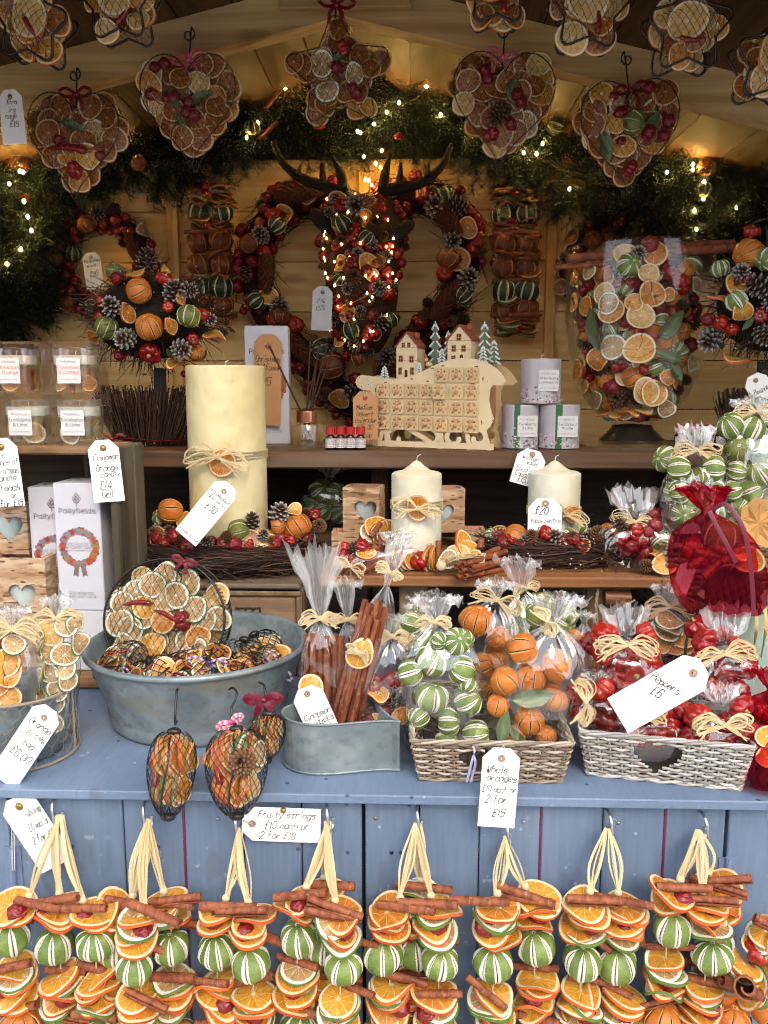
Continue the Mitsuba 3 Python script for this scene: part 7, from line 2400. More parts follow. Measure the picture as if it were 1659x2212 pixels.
cello('clear bag of red peppers and frosted cones at the right of the heart tin', 822, 1585, 842, 1372, 112, .12,
      [('red_pepper', 806, 1474, 24, (.3, -1, .2)), ('red_pepper', 853, 1470, 24), ('frosted_cone', 787, 1533, 25), ('frosted_cone', 850, 1512, 27), ('berry', 800, 1556, 17), ('berry', 830, 1538, 17), ('orange_slice', 818, 1500, 24, (.3, -.5, 1)), ('orange_slice', 866, 1545, 22, (.3, -1, .1)), ('lemon_slice', 812, 1560, 22, (-.3, -1, .1)), ('pine_cone', 822, 1505, 18), ('cinnamon_stick', 0, 0, 5)],
      D=.055, bow=(6, 0), bs=30, seed=10, base=ZC + .005, frill=.20, group=None, cat='bag of fruit')
piece('orange_slice', None, at(672, 1487, .090), met(31, .09), (.05, -1, .25), label='loose orange slice standing in the tin behind the cinnamon tag', cat='fruit slice')
tag('white tag leaning in the heart tin, reading Cinnamon sticks', 664, 1499, .082, met(125, .08), met(72, .08), -.42, [('Cinnamon', -.42, .78, .20), ('sticks', -.18, 1.02, .20)], tilt=.1, seed=13, eye=S(176, 150, 130))
put('loose_twine', solid(tube(curve([at(708, 1556, .06), at(722, 1572, .052), at(740, 1603, .048)], 8), .0008, 4), S(226, 214, 190)), None, label='loose end of pale twine over the rim of the heart tin', cat='twine')


# ---- wicker baskets
WICK = [S(164, 146, 128), S(190, 174, 154), S(208, 196, 180), S(140, 120, 104)]


def basket(label, P, yaw, w, d, h, rows, hole=None, flare=.012, cols=WICK, stake=.0135, rm=.0021, name='wicker_basket'):
    """P: middle of the front foot. hole: (x, z, size) of a heart cut in the front."""
    k = thing(name, label, 'basket')
    nst = int(2 * (w + d) / stake) // 2 * 2 + 1
    per = 2 * (w + d)
    hp_ = Polygon(heart_pts(40, hole[2], hole[2] * .82) + [hole[0], hole[1]]) if hole else None

    def at_s(s, z, off):
        f = flare * z / h
        s = s % per
        W2, D2 = w / 2 + f, d / 2 + f
        c = np.array([0, d / 2])
        cr_ = .010
        if s < w:
            x, y, n = -W2 + 2 * W2 * s / w, -D2, (0, -1)
        elif s < w + d:
            x, y, n = W2, -D2 + 2 * D2 * (s - w) / d, (1, 0)
        elif s < 2 * w + d:
            x, y, n = W2 - 2 * W2 * (s - w - d) / w, D2, (0, 1)
        else:
            x, y, n = -W2, D2 - 2 * D2 * (s - 2 * w - d) / d, (-1, 0)
        return np.array([x + n[0] * off, c[1] + y + n[1] * off, z])
    g = np.random.default_rng(int(w * 1e4))
    parts = []
    mb = MB()
    for i in range(rows):
        z = h * (i + .6) / rows
        m = nst * 3
        segs, cur = [], []
        for j in range(m + 1):
            s = per * j / m
            off = .0026 * math.sin(PI * nst * s / per + PI * (i % 2))
            zz = z + g.normal() * .0004
            q = at_s(s, zz, off)
            inh = hp_ is not None and s < w and hp_.contains(Point(q[0], zz))
            if inh:
                if len(cur) > 2:
                    segs.append(cur)
                cur = []
            else:
                cur.append(q)
        if len(cur) > 2:
            segs.append(cur)
        for sg in segs:
            L = len(sg)
            a0 = 0
            while a0 < L - 2:
                n_ = int(g.integers(18, 46))
                piece_ = sg[a0:a0 + n_ + 1]
                if len(piece_) > 2:
                    mb.add(tube(np.array(piece_), h / rows * .46 * g.uniform(.85, 1.1), 5), cols[int(g.integers(4))] * g.uniform(.8, 1.12))
                a0 += n_
    R3 = rotz(yaw)
    mb.put('weave', k, smooth=True, xf=X(P, R3))
    mb = MB()
    for j in range(nst):
        s = per * (j + .5) / nst
        zs = np.linspace(0, h, 8)
        pts = [at_s(s, z, 0) for z in zs]
        if hp_ is not None and s < w and any(hp_.contains(Point(q[0], q[2])) for q in pts):
            continue
        mb.add(tube(np.array(pts), .0019, 5), cols[0] * .8)
    mb.put('stakes', k, smooth=True, xf=X(P, R3))
    for z0, nr, nm_ in ((h + .001, 3, 'rim'), (.002, 2, 'foot_rim')):
        mb = MB()
        for q in range(nr):
            s = np.linspace(0, per, 150, endpoint=False)
            ph = q * 2 * PI / nr
            pts = np.array([at_s(x, z0 + .0022 * math.sin(x / .011 + ph), .0024 * math.cos(x / .011 + ph)) for x in s])
            mb.add(tube(pts, rm, 5, closed=True, ref=(.01, .02, 1)), cols[q] * g.uniform(.85, 1.05))
        mb.put(nm_, k, smooth=True, xf=X(P, R3))
    put('floor', solid(boxm(-w / 2 + .004, w / 2 - .004, .004, d - .004, .001, .004), cols[3] * .35), k, X(P, R3))
    return k


b1 = onz(1060, 1692, ZC)
wb1 = met(318, b1[1])
basket('grey brown wicker basket of whole lime and orange bags, white tag on its front', b1 + [0, .004, .001], -.01, wb1, .20, .060, 13, hole=(-.018, .030, .046))
b2 = onz(1438, 1702, ZC)
wb2 = .198
basket('pale grey wicker basket of pepper bags with a heart shaped hole, at the right', b2 + [0, .014, .001], -.20, wb2, .18, .066, 14, hole=(-.010, .036, .058), cols=[S(196, 190, 184), S(218, 212, 206), S(230, 226, 222), S(168, 160, 152)])
rb = MB()
for du in (0, 9):
    rb.add(tube(curve([at(1023, 1632, -.012), at(1018 + du, 1650, -.016), at(1008 + du, 1690, -.018)], 8), .0022, 4, .25), S(170, 172, 214))
rb.add(tube(curve([at(1022, 1612, -.006), at(1025, 1622, -.012), at(1022, 1634, -.012)], 6), .002, 4, .4), S(190, 192, 226))
kr = rb.put('lilac_ribbon', None, 'mat_satin', True, label='narrow lilac ribbon tied through the front of the grey brown basket', cat='ribbon')
zf = ZC + .006
lg = 'clear bags of whole limes'
cello('clear bag of boldly striped whole limes in the grey brown basket', 962, 1625, 943, 1342, 190, .085,
      [('dried_lime', 935, 1428, 37, (.5, -.3, 1)), ('dried_lime', 986, 1386, 31, (.3, -1, .6)), ('dried_lime', 997, 1447, 33, (-1, -.3, .4)), ('dried_lime', 888, 1453, 31, (1, -.2, .4)), ('dried_lime', 933, 1505, 37, (.15, -.2, 1)), ('dried_lime', 1010, 1513, 36, (.9, -.2, .5)), ('dried_lime', 970, 1558, 30, (1, -.2, .1)), ('dried_lime', 1028, 1584, 34, (1, -.1, .15)),
       ('dried_lime', 965, 1600, 27, (1, -.4, .6)), ('dried_lime', 950, 1385, 20), ('dried_lime', 905, 1550, 26), ('dried_lime', 1010, 1480, 22)],
      D=.085, bow=(-8, -2), bs=34, seed=14, base=zf, frill=.20, group=lg, second=.5)
og = 'clear bags of whole oranges'
cello('clear bag of whole slit oranges with bay leaves, front of the grey brown basket', 1142, 1630, 1194, 1345, 200, .085,
      [('dried_orange', 1130, 1402, 36, (1, -.6, .35)), ('dried_orange', 1202, 1437, 38, (-.7, -.2, .8)), ('dried_orange', 1146, 1465, 34, (.1, -.2, 1)), ('dried_orange', 1091, 1471, 34, (-.6, -.2, .8)), ('dried_orange', 1075, 1525, 27, (.2, 0, 1)), ('dried_orange', 1142, 1556, 35, (0, -.6, .9)), ('dried_orange', 1198, 1512, 30, (.3, -.2, 1)), ('dried_orange', 1110, 1590, 28), ('dried_orange', 1180, 1590, 26),
       ('bay_leaf', 1155, 1507, 52, (0, -1, .25), -1.45), ('bay_leaf', 1088, 1568, 44, (-.1, -1, .1), -.15), ('bay_leaf', 1115, 1590, 32, (.2, -1, .2), .6)],
      D=.085, bow=(-14, -6), bs=32, seed=15, base=zf, frill=.20, group=og, brl=1.1, second=.5)
cello('clear bag of whole oranges standing behind the lime bag', 1045, 1560, 1070, 1290, 150, .20,
      [('dried_orange', 1030, 1340, 38, (.2, -.2, 1)), ('dried_orange', 1077, 1378, 29, (.6, -.6, .6)), ('dried_orange', 1045, 1440, 31, (.9, -.2, .4)), ('dried_orange', 1040, 1490, 28), ('dried_orange', 1075, 1430, 28)], D=.08, bow=(4, 4), bs=48, seed=16, base=zf, frill=.12, group=og, brl=.35, nb=4)
cello('clear bag of olive limes tucked behind the oranges under the middle shelf', 1160, 1520, 1128, 1272, 150, .27,
      [('olive_lime', 1175, 1306, 30), ('olive_lime', 1146, 1330, 30), ('dried_lime', 1218, 1350, 27), ('olive_lime', 1180, 1360, 28), ('dried_lime', 1230, 1330, 20), ('dried_lime', 1120, 1370, 28)], D=.07, bow=(8, -4), bs=26, seed=17, base=ZC + .002, frill=.26, group=lg, brl=-.3)
cello('clear bag of whole oranges between the two baskets, mostly hidden', 1272, 1560, 1262, 1345, 90, .17, [('dried_orange', 1278, 1428, 34), ('dried_orange', 1265, 1392, 24), ('dried_orange', 1270, 1480, 30)], D=.07, bow=None, seed=18, base=ZC + .002, frill=.1, group=og)
cello('clear bag of limes behind the cinnamon tin, in shadow under the shelf', 900, 1480, 905, 1322, 110, .30, [('dried_lime', 890, 1345, 26), ('dried_lime', 912, 1390, 26), ('lime_slice', 880, 1385, 22), ('dried_lime', 925, 1430, 25)], D=.06, bow=(-10, 30), bs=30, seed=19, base=ZC + .002, frill=.1, group=lg)
cello('clear bag of lime slices and orange slices behind the pepper bags', 1450, 1500, 1444, 1312, 120, .26, [('lime_slice', 1446, 1342, 30, (0, -.5, 1)), ('lime_slice', 1446, 1352, 32, (.1, -.4, 1)), ('lime_slice', 1440, 1365, 30, (0, -.7, 1)), ('orange_slice', 1425, 1385, 30, (.3, -.8, .5)), ('orange_slice', 1478, 1372, 30, (-.4, -.6, .5)), ('orange_slice', 1490, 1385, 30, (-.6, -.6, .3)), ('orange_slice', 1455, 1390, 28)],
      D=.06, bow=(0, -4), bs=46, seed=20, base=ZC + .002, frill=.26, cat='bag of slices')
pg = 'clear bags of red peppers'
for lab, ub, vb, un, vn, w, Y, its, bw, bs, rl, fr_, sd in (
        ('clear bag of red peppers at the upper left of the pale basket, tall clear frill', 1348, 1505, 1350, 1375, 165, .12, [(1305, 1372, 24), (1395, 1372, 24), (1300, 1412, 25), (1345, 1420, 25), (1395, 1415, 25), (1325, 1460, 24), (1372, 1455, 26), (1410, 1445, 22), (1350, 1485, 22)], (2, 14), 58, .05, .55, 21),
        ('clear bag of red peppers at the upper right of the pale basket', 1562, 1520, 1566, 1385, 160, .11, [(1520, 1385, 25), (1600, 1400, 24), (1510, 1425, 24), (1560, 1445, 26), (1610, 1440, 24), (1540, 1485, 25), (1590, 1490, 25), (1505, 1465, 20)], (-8, 24), 58, -.15, .60, 22),
        ('clear bag of red peppers at the left corner of the pale basket, bow turned upright', 1285, 1600, 1290, 1478, 135, .092, [(1248, 1500, 24), (1300, 1490, 24), (1325, 1525, 24), (1262, 1545, 25), (1312, 1565, 22)], (-26, 36), 46, 1.45, .2, 23),
        ('clear bag of red peppers front middle of the pale basket, under the tag', 1395, 1625, 1400, 1515, 130, .055, [(1365, 1545, 23), (1430, 1550, 24), (1375, 1585, 24), (1420, 1590, 24), (1455, 1575, 20)], (-14, 24), 40, .1, .35, 24),
        ('clear bag of red peppers front right of the pale basket, thick raffia bow', 1552, 1625, 1556, 1520, 165, .045, [(1505, 1545, 24), (1600, 1530, 24), (1520, 1585, 24), (1560, 1592, 23), (1610, 1580, 24), (1580, 1560, 22), (1490, 1590, 20), (1635, 1590, 20)], (4, 42), 52, -.02, .45, 25)):
    cello(lab, ub, vb, un, vn, w, Y, [('red_pepper', a_, b_, c_ * 1.3) for a_, b_, c_ in its], D=.08, bow=bw, bs=bs, seed=sd, base=zf, frill=fr_, group=pg, brl=rl, second=.35, nb=6, bowoff=-.045)
tag('large white tag across the pepper bags, reading Peppers £6', 1497, 1454, -.012, met(215, .0), met(92, .0), 1.02, [('Peppers', -.80, .62, .19), ('£6', -.62, .92, .21)], tilt=.05, seed=14, trot=.5, cord=at(1540, 1425, .0))

# ---- potpourri bags on the middle shelf
k = cello('clear bag of cinnamon sticks, peppers and cones lying on the middle shelf', 782, 1240, 845, 1168, 150, .395, [('red_pepper', 782, 1182, 20), ('red_pepper', 745, 1200, 18), ('orange_slice', 790, 1195, 22, (0, -.5, 1)), ('frosted_cone', 765, 1185, 16), ('orange_slice', 745, 1210, 18, (.3, -.6, 1))], D=.06, bow=None, seed=31, base=ZM + .001, frill=.3, cat='bag of potpourri', spread=.3)
for a, b in (((735, 1235), (815, 1180)), ((755, 1240), (830, 1195)), ((775, 1240), (838, 1205)), ((725, 1225), (800, 1185)), ((770, 1230), (850, 1215))):
    stick(k, at(*a, .375), at(*b, .385), met(9, .38))
mb = raffia_bow(.028, 4, 7, 3)
mb.put('raffia_bow', k, xf=X(at(758, 1222, .355), faceR(.4)))
k = cello('clear bag of red potpourri and a striped lime, right end of middle shelf', 1385, 1232, 1372, 1118, 160, .42, [('dried_lime', 1428, 1166, 27, (.6, -.5, .8)), ('red_pepper', 1372, 1150, 24), ('berry', 1400, 1150, 17), ('berry', 1415, 1135, 16), ('berry', 1385, 1170, 16), ('berry', 1362, 1180, 17), ('red_pepper', 1345, 1165, 20), ('berry', 1395, 1195, 16), ('orange_slice', 1420, 1195, 22, (0, -.5, 1)), ('frosted_cone', 1340, 1130, 16), ('dried_lime', 1345, 1080, 1)],
          D=.07, bow=(-5, 8), bs=42, seed=32, base=ZM + .001, frill=.62, cat='bag of potpourri', brl=.25)
piece('orange_slice', None, at(1436, 1218, .372), met(27, .37), (-.1, -1, .35), label='single amber orange slice lying on the right end of the middle shelf', cat='fruit slice')
piece('pine_cone', None, at(1395, 1222, .385), met(16, .38), (.3, -1, .2), label='small brown cone beside the slice on the right end of the middle shelf', cat='pine cone')
k = cello('clear bag of striped limes in shadow under the left of the upper shelf', 705, 1140, 712, 1030, 110, .84, [('dried_lime', 690, 1060, 24), ('dried_lime', 725, 1065, 24), ('dried_lime', 700, 1100, 24), ('dried_lime', 735, 1110, 24), ('dried_lime', 675, 1090, 22)], D=.08, bow=None, seed=33, frill=.2, group=lg)
st = thing('display_block', 'dark wooden block under the shadowed lime bag behind the middle shelf', 'block')
p0 = at(705, 1140, .84)
put('block', plain(boxm(p0[0] - .1, p0[0] + .1, .76, .93, ZC + .001, p0[2] - .001, .002), 'mat_shelf'), st)

# ---- the right hand end: lime bags, organza bags, mint bucket
mbk = thing('mint_bucket', 'pale mint green metal bucket with a dark green rim at the right edge', 'bucket')
mC = np.array([at(1612, 1420, .26)[0], .26, ZC + .001])
mR, mH = met(112, .26), at(1612, 1318, .26 - .07)[2] - ZC
MINT = S(176, 208, 196)
mm = MB().add(lathe([(0, .001), (mR * .74, .001), (mR * .78, .01), (mR * .94, mH * .72), (mR * .955, mH * .735), (mR * .935, mH * .75), (mR, mH), (mR * .97, mH), (mR * .72, .012), (0, .012)], 56), MINT)
mm.put('pail', mbk, 'mat_satin', True, X(mC))
a = np.linspace(0, 2 * PI, 60, endpoint=False)
put('rim', solid(tube(np.stack([mR * np.cos(a), mR * np.sin(a), mH + 0 * a], 1), .0032, 8, closed=True, ref=(.01, .02, 1)), S(60, 104, 62), 'mat_satin', True), mbk, X(mC))
put('handle', solid(tube(curve([at(1508, 1318, .23), at(1496, 1350, .20), at(1484, 1380, .18), at(1478, 1430, .17)], 16), .0022, 6), S(52, 46, 40), 'mat_satin', True), mbk)
gr_ = MB()
for u0, w_ in ((1632, 12), (1652, 12)):
    gr_.add(tube(curve([at(u0 - 14, 1306, .17), at(u0, 1316, .155), at(u0 + 2, 1360, .150), at(u0 - 8, 1420, .15)], 12), met(w_, .16) / 2, 4, .12), S(222, 190, 126))
gr_.put('gold_ribbon', None, 'mat_satin', True, label='pale gold satin ribbon hanging over the front of the mint bucket', cat='ribbon')


def organza(label, ub, vb, un, vn, w, Y, items, seed, D=None, base=None, frill=.42, col='mat_organza', ribbon=S(150, 24, 66)):
    k = cello(label, ub, vb, un, vn, w, Y, items, D=D, bow=None, seed=seed, base=base, frill=frill, cat='organza bag', name='organza_bag', mat=col, second=.3, inset=.62)
    return k


k = organza('dark pink organza bag with a striped lime, cinnamon and a big cone, tied with ribbon', 1560, 1322, 1530, 1105, 185, .155, [('olive_lime', 1556, 1156, 43, (.2, -.2, 1)), ('red_pepper', 1498, 1190, 27), ('berry', 1512, 1205, 24), ('orange_slice', 1618, 1208, 32, (-.8, -1, .1)), ('spruce_cone', 1572, 1275, 60, (.8, -.2, -.1)), ('orange_slice', 1590, 1195, 28, (.3, -.3, 1))], 41, D=.10, frill=.25)
for a, b in (((1490, 1225), (1540, 1185)), ((1520, 1245), (1570, 1200)), ((1500, 1190), (1560, 1205)), ((1560, 1215), (1600, 1185)), ((1535, 1180), (1590, 1200))):
    stick(k, at(*a, .125), at(*b, .13), met(9, .13))
mb = MB()
for pts in ([(1536, 1102, .105), (1570, 1090, .095), (1605, 1140, .085), (1618, 1200, .082), (1625, 1260, .082), (1628, 1330, .085)], [(1532, 1104, .105), (1550, 1140, .10), (1575, 1185, .095), (1590, 1215, .095)]):
    mb.add(tube(curve([at(*q) for q in pts], 18), .0045, 4, .12), S(112, 20, 48))
mb.put('ribbon', k, 'mat_satin', True)
tag('plain white tag behind the pink organza bag, writing hidden', 1486, 1226, .20, met(72, .2), met(36, .2), .30, [], seed=15)
cello('clear bag of limes behind the pink organza bag, one lime plain yellow green', 1502, 1165, 1502, 978, 132, .40,
      [('dried_lime', 1466, 1012, 29, (1, -.3, .1)), ('olive_lime', 1506, 1036, 28, (0, .8, .6)), ('dried_lime', 1540, 1014, 30, (1, -.2, 0)), ('dried_lime', 1468, 1062, 26, (1, -.2, .3)), ('dried_lime', 1545, 1060, 26, (1, -.3, -.3)), ('dried_lime', 1500, 1085, 28), ('dried_lime', 1475, 1110, 26), ('dried_lime', 1540, 1105, 26)],
      D=.08, bow=(0, -6), bs=44, seed=42, frill=.32, group=lg, second=.4)
cello('large clear bag of striped limes at the right edge, tallest of the lime bags', 1625, 1175, 1632, 890, 165, .44,
      [('dried_lime', 1578, 920, 30, (-.7, -.3, .8)), ('dried_lime', 1622, 925, 32, (.3, -.3, 1)), ('olive_lime', 1595, 970, 30, (-.3, -.9, .4)), ('dried_lime', 1645, 975, 30, (1, -.4, .3)), ('dried_lime', 1640, 1020, 34, (-.6, -.4, .7)), ('dried_lime', 1590, 1015, 26, (1, -.3, -.2)), ('dried_lime', 1620, 1062, 30, (.9, -.3, .5)), ('olive_lime', 1655, 1080, 28), ('dried_lime', 1580, 1060, 24, (1, -.1, .3)), ('dried_lime', 1595, 1100, 27), ('dried_lime', 1640, 1120, 28)],
      D=.09, bow=(-4, -2), bs=40, seed=43, frill=.10, group=lg, second=.4)
b3 = at(1580, 1330, .37)
b3[2] = ZC + .001
basket('tall dark wicker hamper behind the mint bucket, lime bags standing on it', b3, 0.0, met(290, .37), .22, at(1580, 1178, .37)[2] - ZC - .003, 26, flare=.0, cols=[S(150, 132, 110), S(126, 106, 88), S(168, 150, 126), S(104, 86, 70)], name='wicker_hamper')
hb = labels and None
lid = at(1580, 1178, .37)[2]
put('hamper_lid', plain(boxm(b3[0] - .13, b3[0] + .13, .372, .588, lid - .0016, lid + .0, .0), 'mat_shelf'), None, label='flat dark lid of the wicker hamper under the lime bags', cat='lid')
mb = MB()
g = np.random.default_rng(3)
for i in range(9):
    a = i * 2 * PI / 9
    c = np.array([math.cos(a), math.sin(a)])
    t = np.array([-c[1], c[0]])
    mb.add((np.array([[0, 0, 0], [*(c * .028 + t * .012), .010], [*(c * .036), .018], [*(c * .028 - t * .012), .010], [*(c * .014), -.002]]), np.array([[0, 4, 1], [4, 2, 1], [0, 3, 4], [4, 3, 2]])), S(222, 176, 112) * g.uniform(.85, 1.1))
mb.put('gold_organza_bow', None, 'mat_satin', False, X(at(1640, 1130, .24), faceR(.2) @ rotx(-.3), 1.15), label='gold organza bow like a flower at the right edge above the pink bag', cat='bow')
k = organza('dark red organza bag of shiny peppers cut by the right edge, beside the pale basket', 1665, 1640, 1668, 1490, 130, .06, [('red_pepper', 1640, 1535, 30), ('red_pepper', 1665, 1570, 28), ('red_pepper', 1690, 1540, 28), ('red_pepper', 1625, 1575, 22)], 44, D=.06, base=ZC + .002, frill=.3)
k = organza('dark red organza bag with orange slices and a cone, lowest at the right edge', 1672, 1700, 1690, 1560, 120, .0, [('orange_slice', 1655, 1590, 24, (-.1, -1, .2)), ('orange_slice', 1655, 1635, 24, (-.1, -1, .2)), ('spruce_cone', 1660, 1672, 34, (1, 0, 0)), ('orange_slice', 1690, 1610, 24)], 45, D=.05, base=ZC + .002, frill=.2)

# ------------------------------------------------------------------ fruity strings on the hooks, and the tags on the counter front
def loop_strands(k, top, bot, seed, n=4):
    g = np.random.default_rng(seed)
    mb = MB()
    for i in range(n):
        o = g.normal(size=3) * [.0026, .002, .002]
        mid = (top + bot) / 2 + g.normal(size=3) * [.004, .003, .004] + [0, -.006, 0]
        mb.add(tube(curve([top + o * .4, mid + o, bot + o * .6], 9), .0023 * g.uniform(.4, 1.5), 4, .14), raf(g))
    mb.add(move(vf_of(trimesh.creation.icosphere(1, 1.0)), X(bot, s=(.0055, .005, .0055))), RAFFIA)
    for i in range(5):
        d = np.array([g.normal() * .5, -.3, -1.0])
        mb.add(tube([bot, bot + d * .009, bot + d * .018 + g.normal(size=3) * .003], .0016, 4, .35), raf(g))
    mb.put('raffia_loop', k)


SIDE = {1: ['only'], 2: ['left', 'right'], 3: ['left', 'middle', 'right'], 4: ['far left', 'inner left', 'inner right', 'far right']}
ORD = ['first', 'second', 'third', 'fourth', 'fifth', 'sixth', 'seventh', 'eighth']
STR = [  # hook, u, v of the top stick, v of the lime, Y offset, kind of second ball
    (0, 30, 1935, 2022, -.055), (0, 128, 1930, 2040, -.050), (0, 205, 1945, 2036, -.062),
    (1, 262, 1935, 2046, -.040), (1, 302, 1955, 2086, -.075), (1, 372, 1925, 2044, -.045),
    (2, 468, 1940, 2051, -.052), (2, 546, 1950, 2078, -.062),
    (3, 641, 1915, 2022, -.055), (3, 735, 1945, 2086, -.075), (3, 700, 1895, 2040, -.030),
    (4, 842, 1940, 2060, -.060), (4, 948, 1935, 2074, -.062), (4, 905, 1900, 2052, -.028),
    (5, 1066, 1930, 2078, -.062), (5, 1156, 1915, 2042, -.050),
    (6, 1256, 1926, 2074, -.058), (6, 1342, 1928, 2082, -.052),
    (7, 1442, 1900, 2002, -.055), (7, 1526, 1925, 2062, -.060), (7, 1545, 1885, 2030, -.030)]
per = {}
for s in STR:
    per.setdefault(s[0], []).append(s)
ORANGE_END = {1442: 1, 1342: 1, 1256: 1, 1526: 1}
for h, ss in per.items():
    ss = sorted(ss, key=lambda s: s[1])
    hu, hv = HOOKS[h]
    for i, (_, u, vt, vl, Y) in enumerate(ss):
        back = Y > -.035
        k = thing('fruit_string', f'fruity lime string on the {ORD[h]} counter hook from the left, {SIDE[len(ss)][i]} of its group', 'fruit string', 'fruity strings on the counter front')
        g = np.random.default_rng(int(u))
        hook = at(hu + 2, hv + 22, -.024)
        topp = at(hu + (u - hu) * .62 + g.uniform(-5, 5), vt, Y)
        loop_strands(k, hook + [g.normal() * .002, 0, 0], topp, int(u), 7)
        lp = at(u, vl, Y)
        rl = met(45, Y)
        sR = met(50, Y)
        end = lp - [0, 0, .26]
        put('cord', solid(tube([topp, (topp + lp) / 2 + (lp - topp) * [.4, 0, 0], lp, end], .0012, 4), RAFFIA * .8), k)

        def sl_(z, dx=0.0, kind=None, tl=None, r=1.0):
            kd = kind or ('orange_slice' if g.random() < .55 else 'lime_slice')
            t = g.uniform(-.25, .45) if tl is None else tl
            piece(kd, k, np.array([lp[0] + dx, lp[1] - g.uniform(-.002, .006), z]), sR * (1.0 if kd == 'orange_slice' else .98) * r * g.uniform(.92, 1.06), (g.normal() * .22, -t, 1.0))

        def stk(z, ang=None, L=.034, dy=-.012):
            a = g.normal() * .35 if ang is None else ang
            d = np.array([math.cos(a), -.35 * g.random(), g.normal() * .18])
            d /= np.linalg.norm(d)
            c = np.array([lp[0] + g.normal() * .012 + (topp[0] - lp[0]) * (.6 if z > lp[2] + .05 else 0), lp[1] + dy, z])
            stick(k, c - d * L * g.uniform(.8, 1.05), c + d * L * g.uniform(.8, 1.05), .0064 * g.uniform(.85, 1.15))

        def ball(z, kind='dried_lime', r=1.0):
            piece(kind, k, np.array([lp[0] + g.normal() * .004, lp[1] - .002, z]), rl * r, (g.normal() * .08, -.05 + g.normal() * .06, 1.0))

        def stack(z0, z1, berries=True):
            """Slices from the top down, a berry part way, a cinnamon stick at the foot."""
            n = max(3, int(round((z0 - z1) / .0078)))
            nb_ = n // 2
            for j in range(n):
                z = z0 - (z0 - z1) * (j + .5) / n
                if berries and j == nb_:
                    piece('berry', k, np.array([lp[0] + g.normal() * .010, lp[1] - sR * .38, z + .001]), .0125, (0, 0, 1))
                else:
                    sl_(z, g.normal() * .004, 'orange_slice' if (j in (0, nb_ + 1) and g.random() < .9) else None)
        zt0 = topp[2]
        ztop = zt0 - .008
        zlime = lp[2]
        stk(zt0 - .004, g.normal() * .4, .040)
        if g.random() < .22:
            stk(zt0 - .011, g.normal() * .6, .036)
        stack(ztop - .006, zlime + rl * .95 + .014)
        stk(zlime + rl * .95 + .003, dy=.012, ang=g.choice([-.5, .5, 1.1, -1.1]))
        ball(zlime)
        z = zlime - rl * .95 - .006
        stk(z - g.uniform(0, .012), g.choice([-.4, .3, .9, -.9, .1]), dy=g.choice([-.014, .004]))
        stack(z - .012, z - .062)
        z = z - .070
        stk(z)
        ball(z - .008 - rl, 'dried_orange' if u in ORANGE_END or g.random() < .35 else 'dried_lime', 1.06)
        z = z - .014 - 2 * rl
        stk(z)
        if not back:
            stack(z - .007, z - .045, False)
# the fat pepper string at the right edge of the counter front
k = thing('fruit_string', 'fat string of red peppers and big cinnamon quills cut by the right edge', 'fruit string')
put('cord', solid(tube([at(1690, 1850, -.03), at(1680, 2190, -.06), at(1680, 2420, -.06)], .0016, 5), RAFFIA), k)
for kind, u, v, r, n in (('red_pepper', 1640, 2050, 36, (-.3, -.3, 1)), ('red_pepper', 1690, 2070, 36, (.2, -.4, 1)), ('orange_slice', 1640, 2030, 40, (-.8, -.3, .6)), ('lime_slice', 1648, 2022, 42, (-.75, -.3, .65)), ('orange_slice', 1655, 2012, 42, (-.7, -.3, .7)),
                         ('orange_slice', 1600, 2100, 44, (.5, -.2, 1)), ('lime_slice', 1600, 2092, 44, (.45, -.25, 1)), ('orange_slice', 1605, 2084, 44, (.5, -.2, 1)), ('orange_slice', 1620, 2135, 46, (-.9, -.3, .4)), ('lime_slice', 1630, 2130, 46, (-.9, -.3, .45)), ('orange_slice', 1645, 2120, 46, (-.9, -.25, .4)),
                         ('dried_orange', 1575, 2205, 48, (.2, -.2, 1)), ('dried_orange', 1660, 2180, 44, (.6, -.2, 1)), ('dried_orange', 1540, 2130, 40, (.9, .2, .5))):
    piece(kind, k, at(u, v, -.055 if u != 1540 else -.03), met(r, -.05), n)
stick(k, at(1630, 1982, -.06), at(1665, 2000, -.065), .008)
stick(k, at(1612, 2135, -.115), at(1612, 2120, -.02), .0165)
stick(k, at(1560, 2120, -.075), at(1660, 2160, -.07), .010)
stick(k, at(1575, 2100, -.05), at(1630, 2090, -.05), .009)

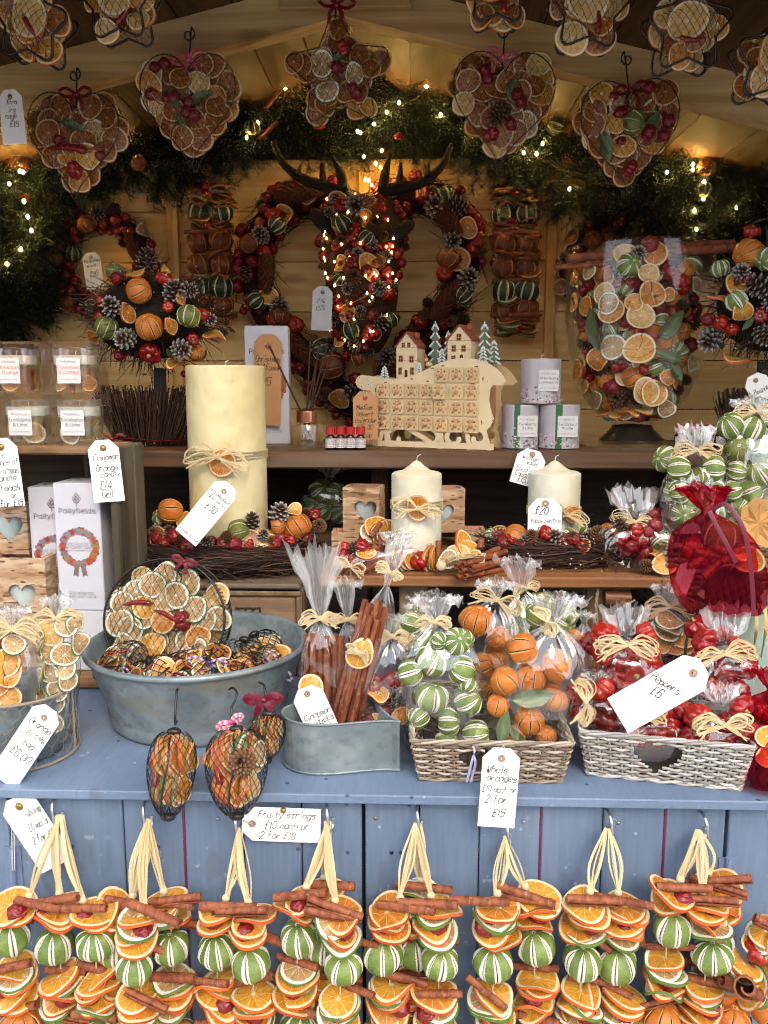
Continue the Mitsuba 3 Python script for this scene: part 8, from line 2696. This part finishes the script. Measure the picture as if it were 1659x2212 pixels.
tag('white tag at the far left of the counter front, slanting, half covered by raffia', 42, 1742, -.016, met(195, -.02), met(92, -.02), -.50, [('Fruity strings', .02, .35, .19), ('£10 each or', -.12, .72, .19), ('2 for £18', -.22, 1.08, .20)], tilt=-.02, brass=True, seed=21, slant=.3, wid=.62)
w = MB()
for dx in (0, 5):
    w.add(tube(curve([at(24 + dx, 1760, -.012), at(26 + dx, 1820, -.010), at(27 + dx, 1880, -.010)], 8), .0009, 4), S(226, 226, 232))
w.put('tag_twine', None, label='white twine hanging beside the far left counter tag', cat='twine')
# the sideways tag: its eyelet at the left
tag('white tag pinned sideways on the counter front, reading Fruity strings £10 each', 545, 1779, -.010, met(182, -.01), met(84, -.01), -PI / 2 + .02, [('Fruity strings', .16, -.20, .20), ('£10 each or', .34, .12, .20), ('2 for £18', .20, .42, .20)], tilt=0, seed=22, across=False, slant=.3, wid=.62, cord=at(524, 1772, -.02))
put('brass_pin', solid(move(vf_of(trimesh.creation.icosphere(2, 1.0)), X(at(612, 1751, -.014), s=(.0042, .003, .0042))), S(206, 176, 96), 'mat_metal', True), None, label='brass pin holding the sideways fruity strings tag', cat='pin')
tag('large white tag hanging below the grey brown basket, reading whole oranges £10 each', 1083, 1638, -.040, met(195, -.04), met(84, -.04), .05, [('Whole', -.38, .42, .21), ('oranges', -.36, .66, .20), ('£10 each or', -.45, .98, .20), ('2 for', -.36, 1.30, .21), ('£15', -.14, 1.70, .22)], tilt=-.03, seed=23, slant=.3, wid=.62, eye=S(176, 150, 130),
    cord=at(1088, 1610, -.012))
tag('white tag on a wire hook at the top left, reading Xtra lrg cage £18', 22, 209, .62, met(105, .62), met(48, .62), -.05, [('Xtra', -.20, .30, .20), ('lrg', -.12, .62, .20), ('cage', -.30, .86, .20), ('£18', -.14, 1.22, .24)], brass=True, col=S(228, 228, 232), seed=24)
tag('small tag on the left wall wreath, reading large bespoke wreath £30', 197, 556, 1.33, met(75, 1.33), met(38, 1.33), -.10, [('lrg bespoke', -.44, .25, .16), ('wreath', -.3, .50, .16), ('£30', -.2, 1.0, .26)], seed=25, cord=at(200, 540, 1.36))
tag('cream tag hung at the left of the stag head, reading STAG £175', 697, 631, 1.155, met(90, 1.15), met(42, 1.15), .05, [('STAG', -.30, .50, .18), ('£175', -.32, .88, .20)], seed=26, cord=at(700, 590, 1.16))
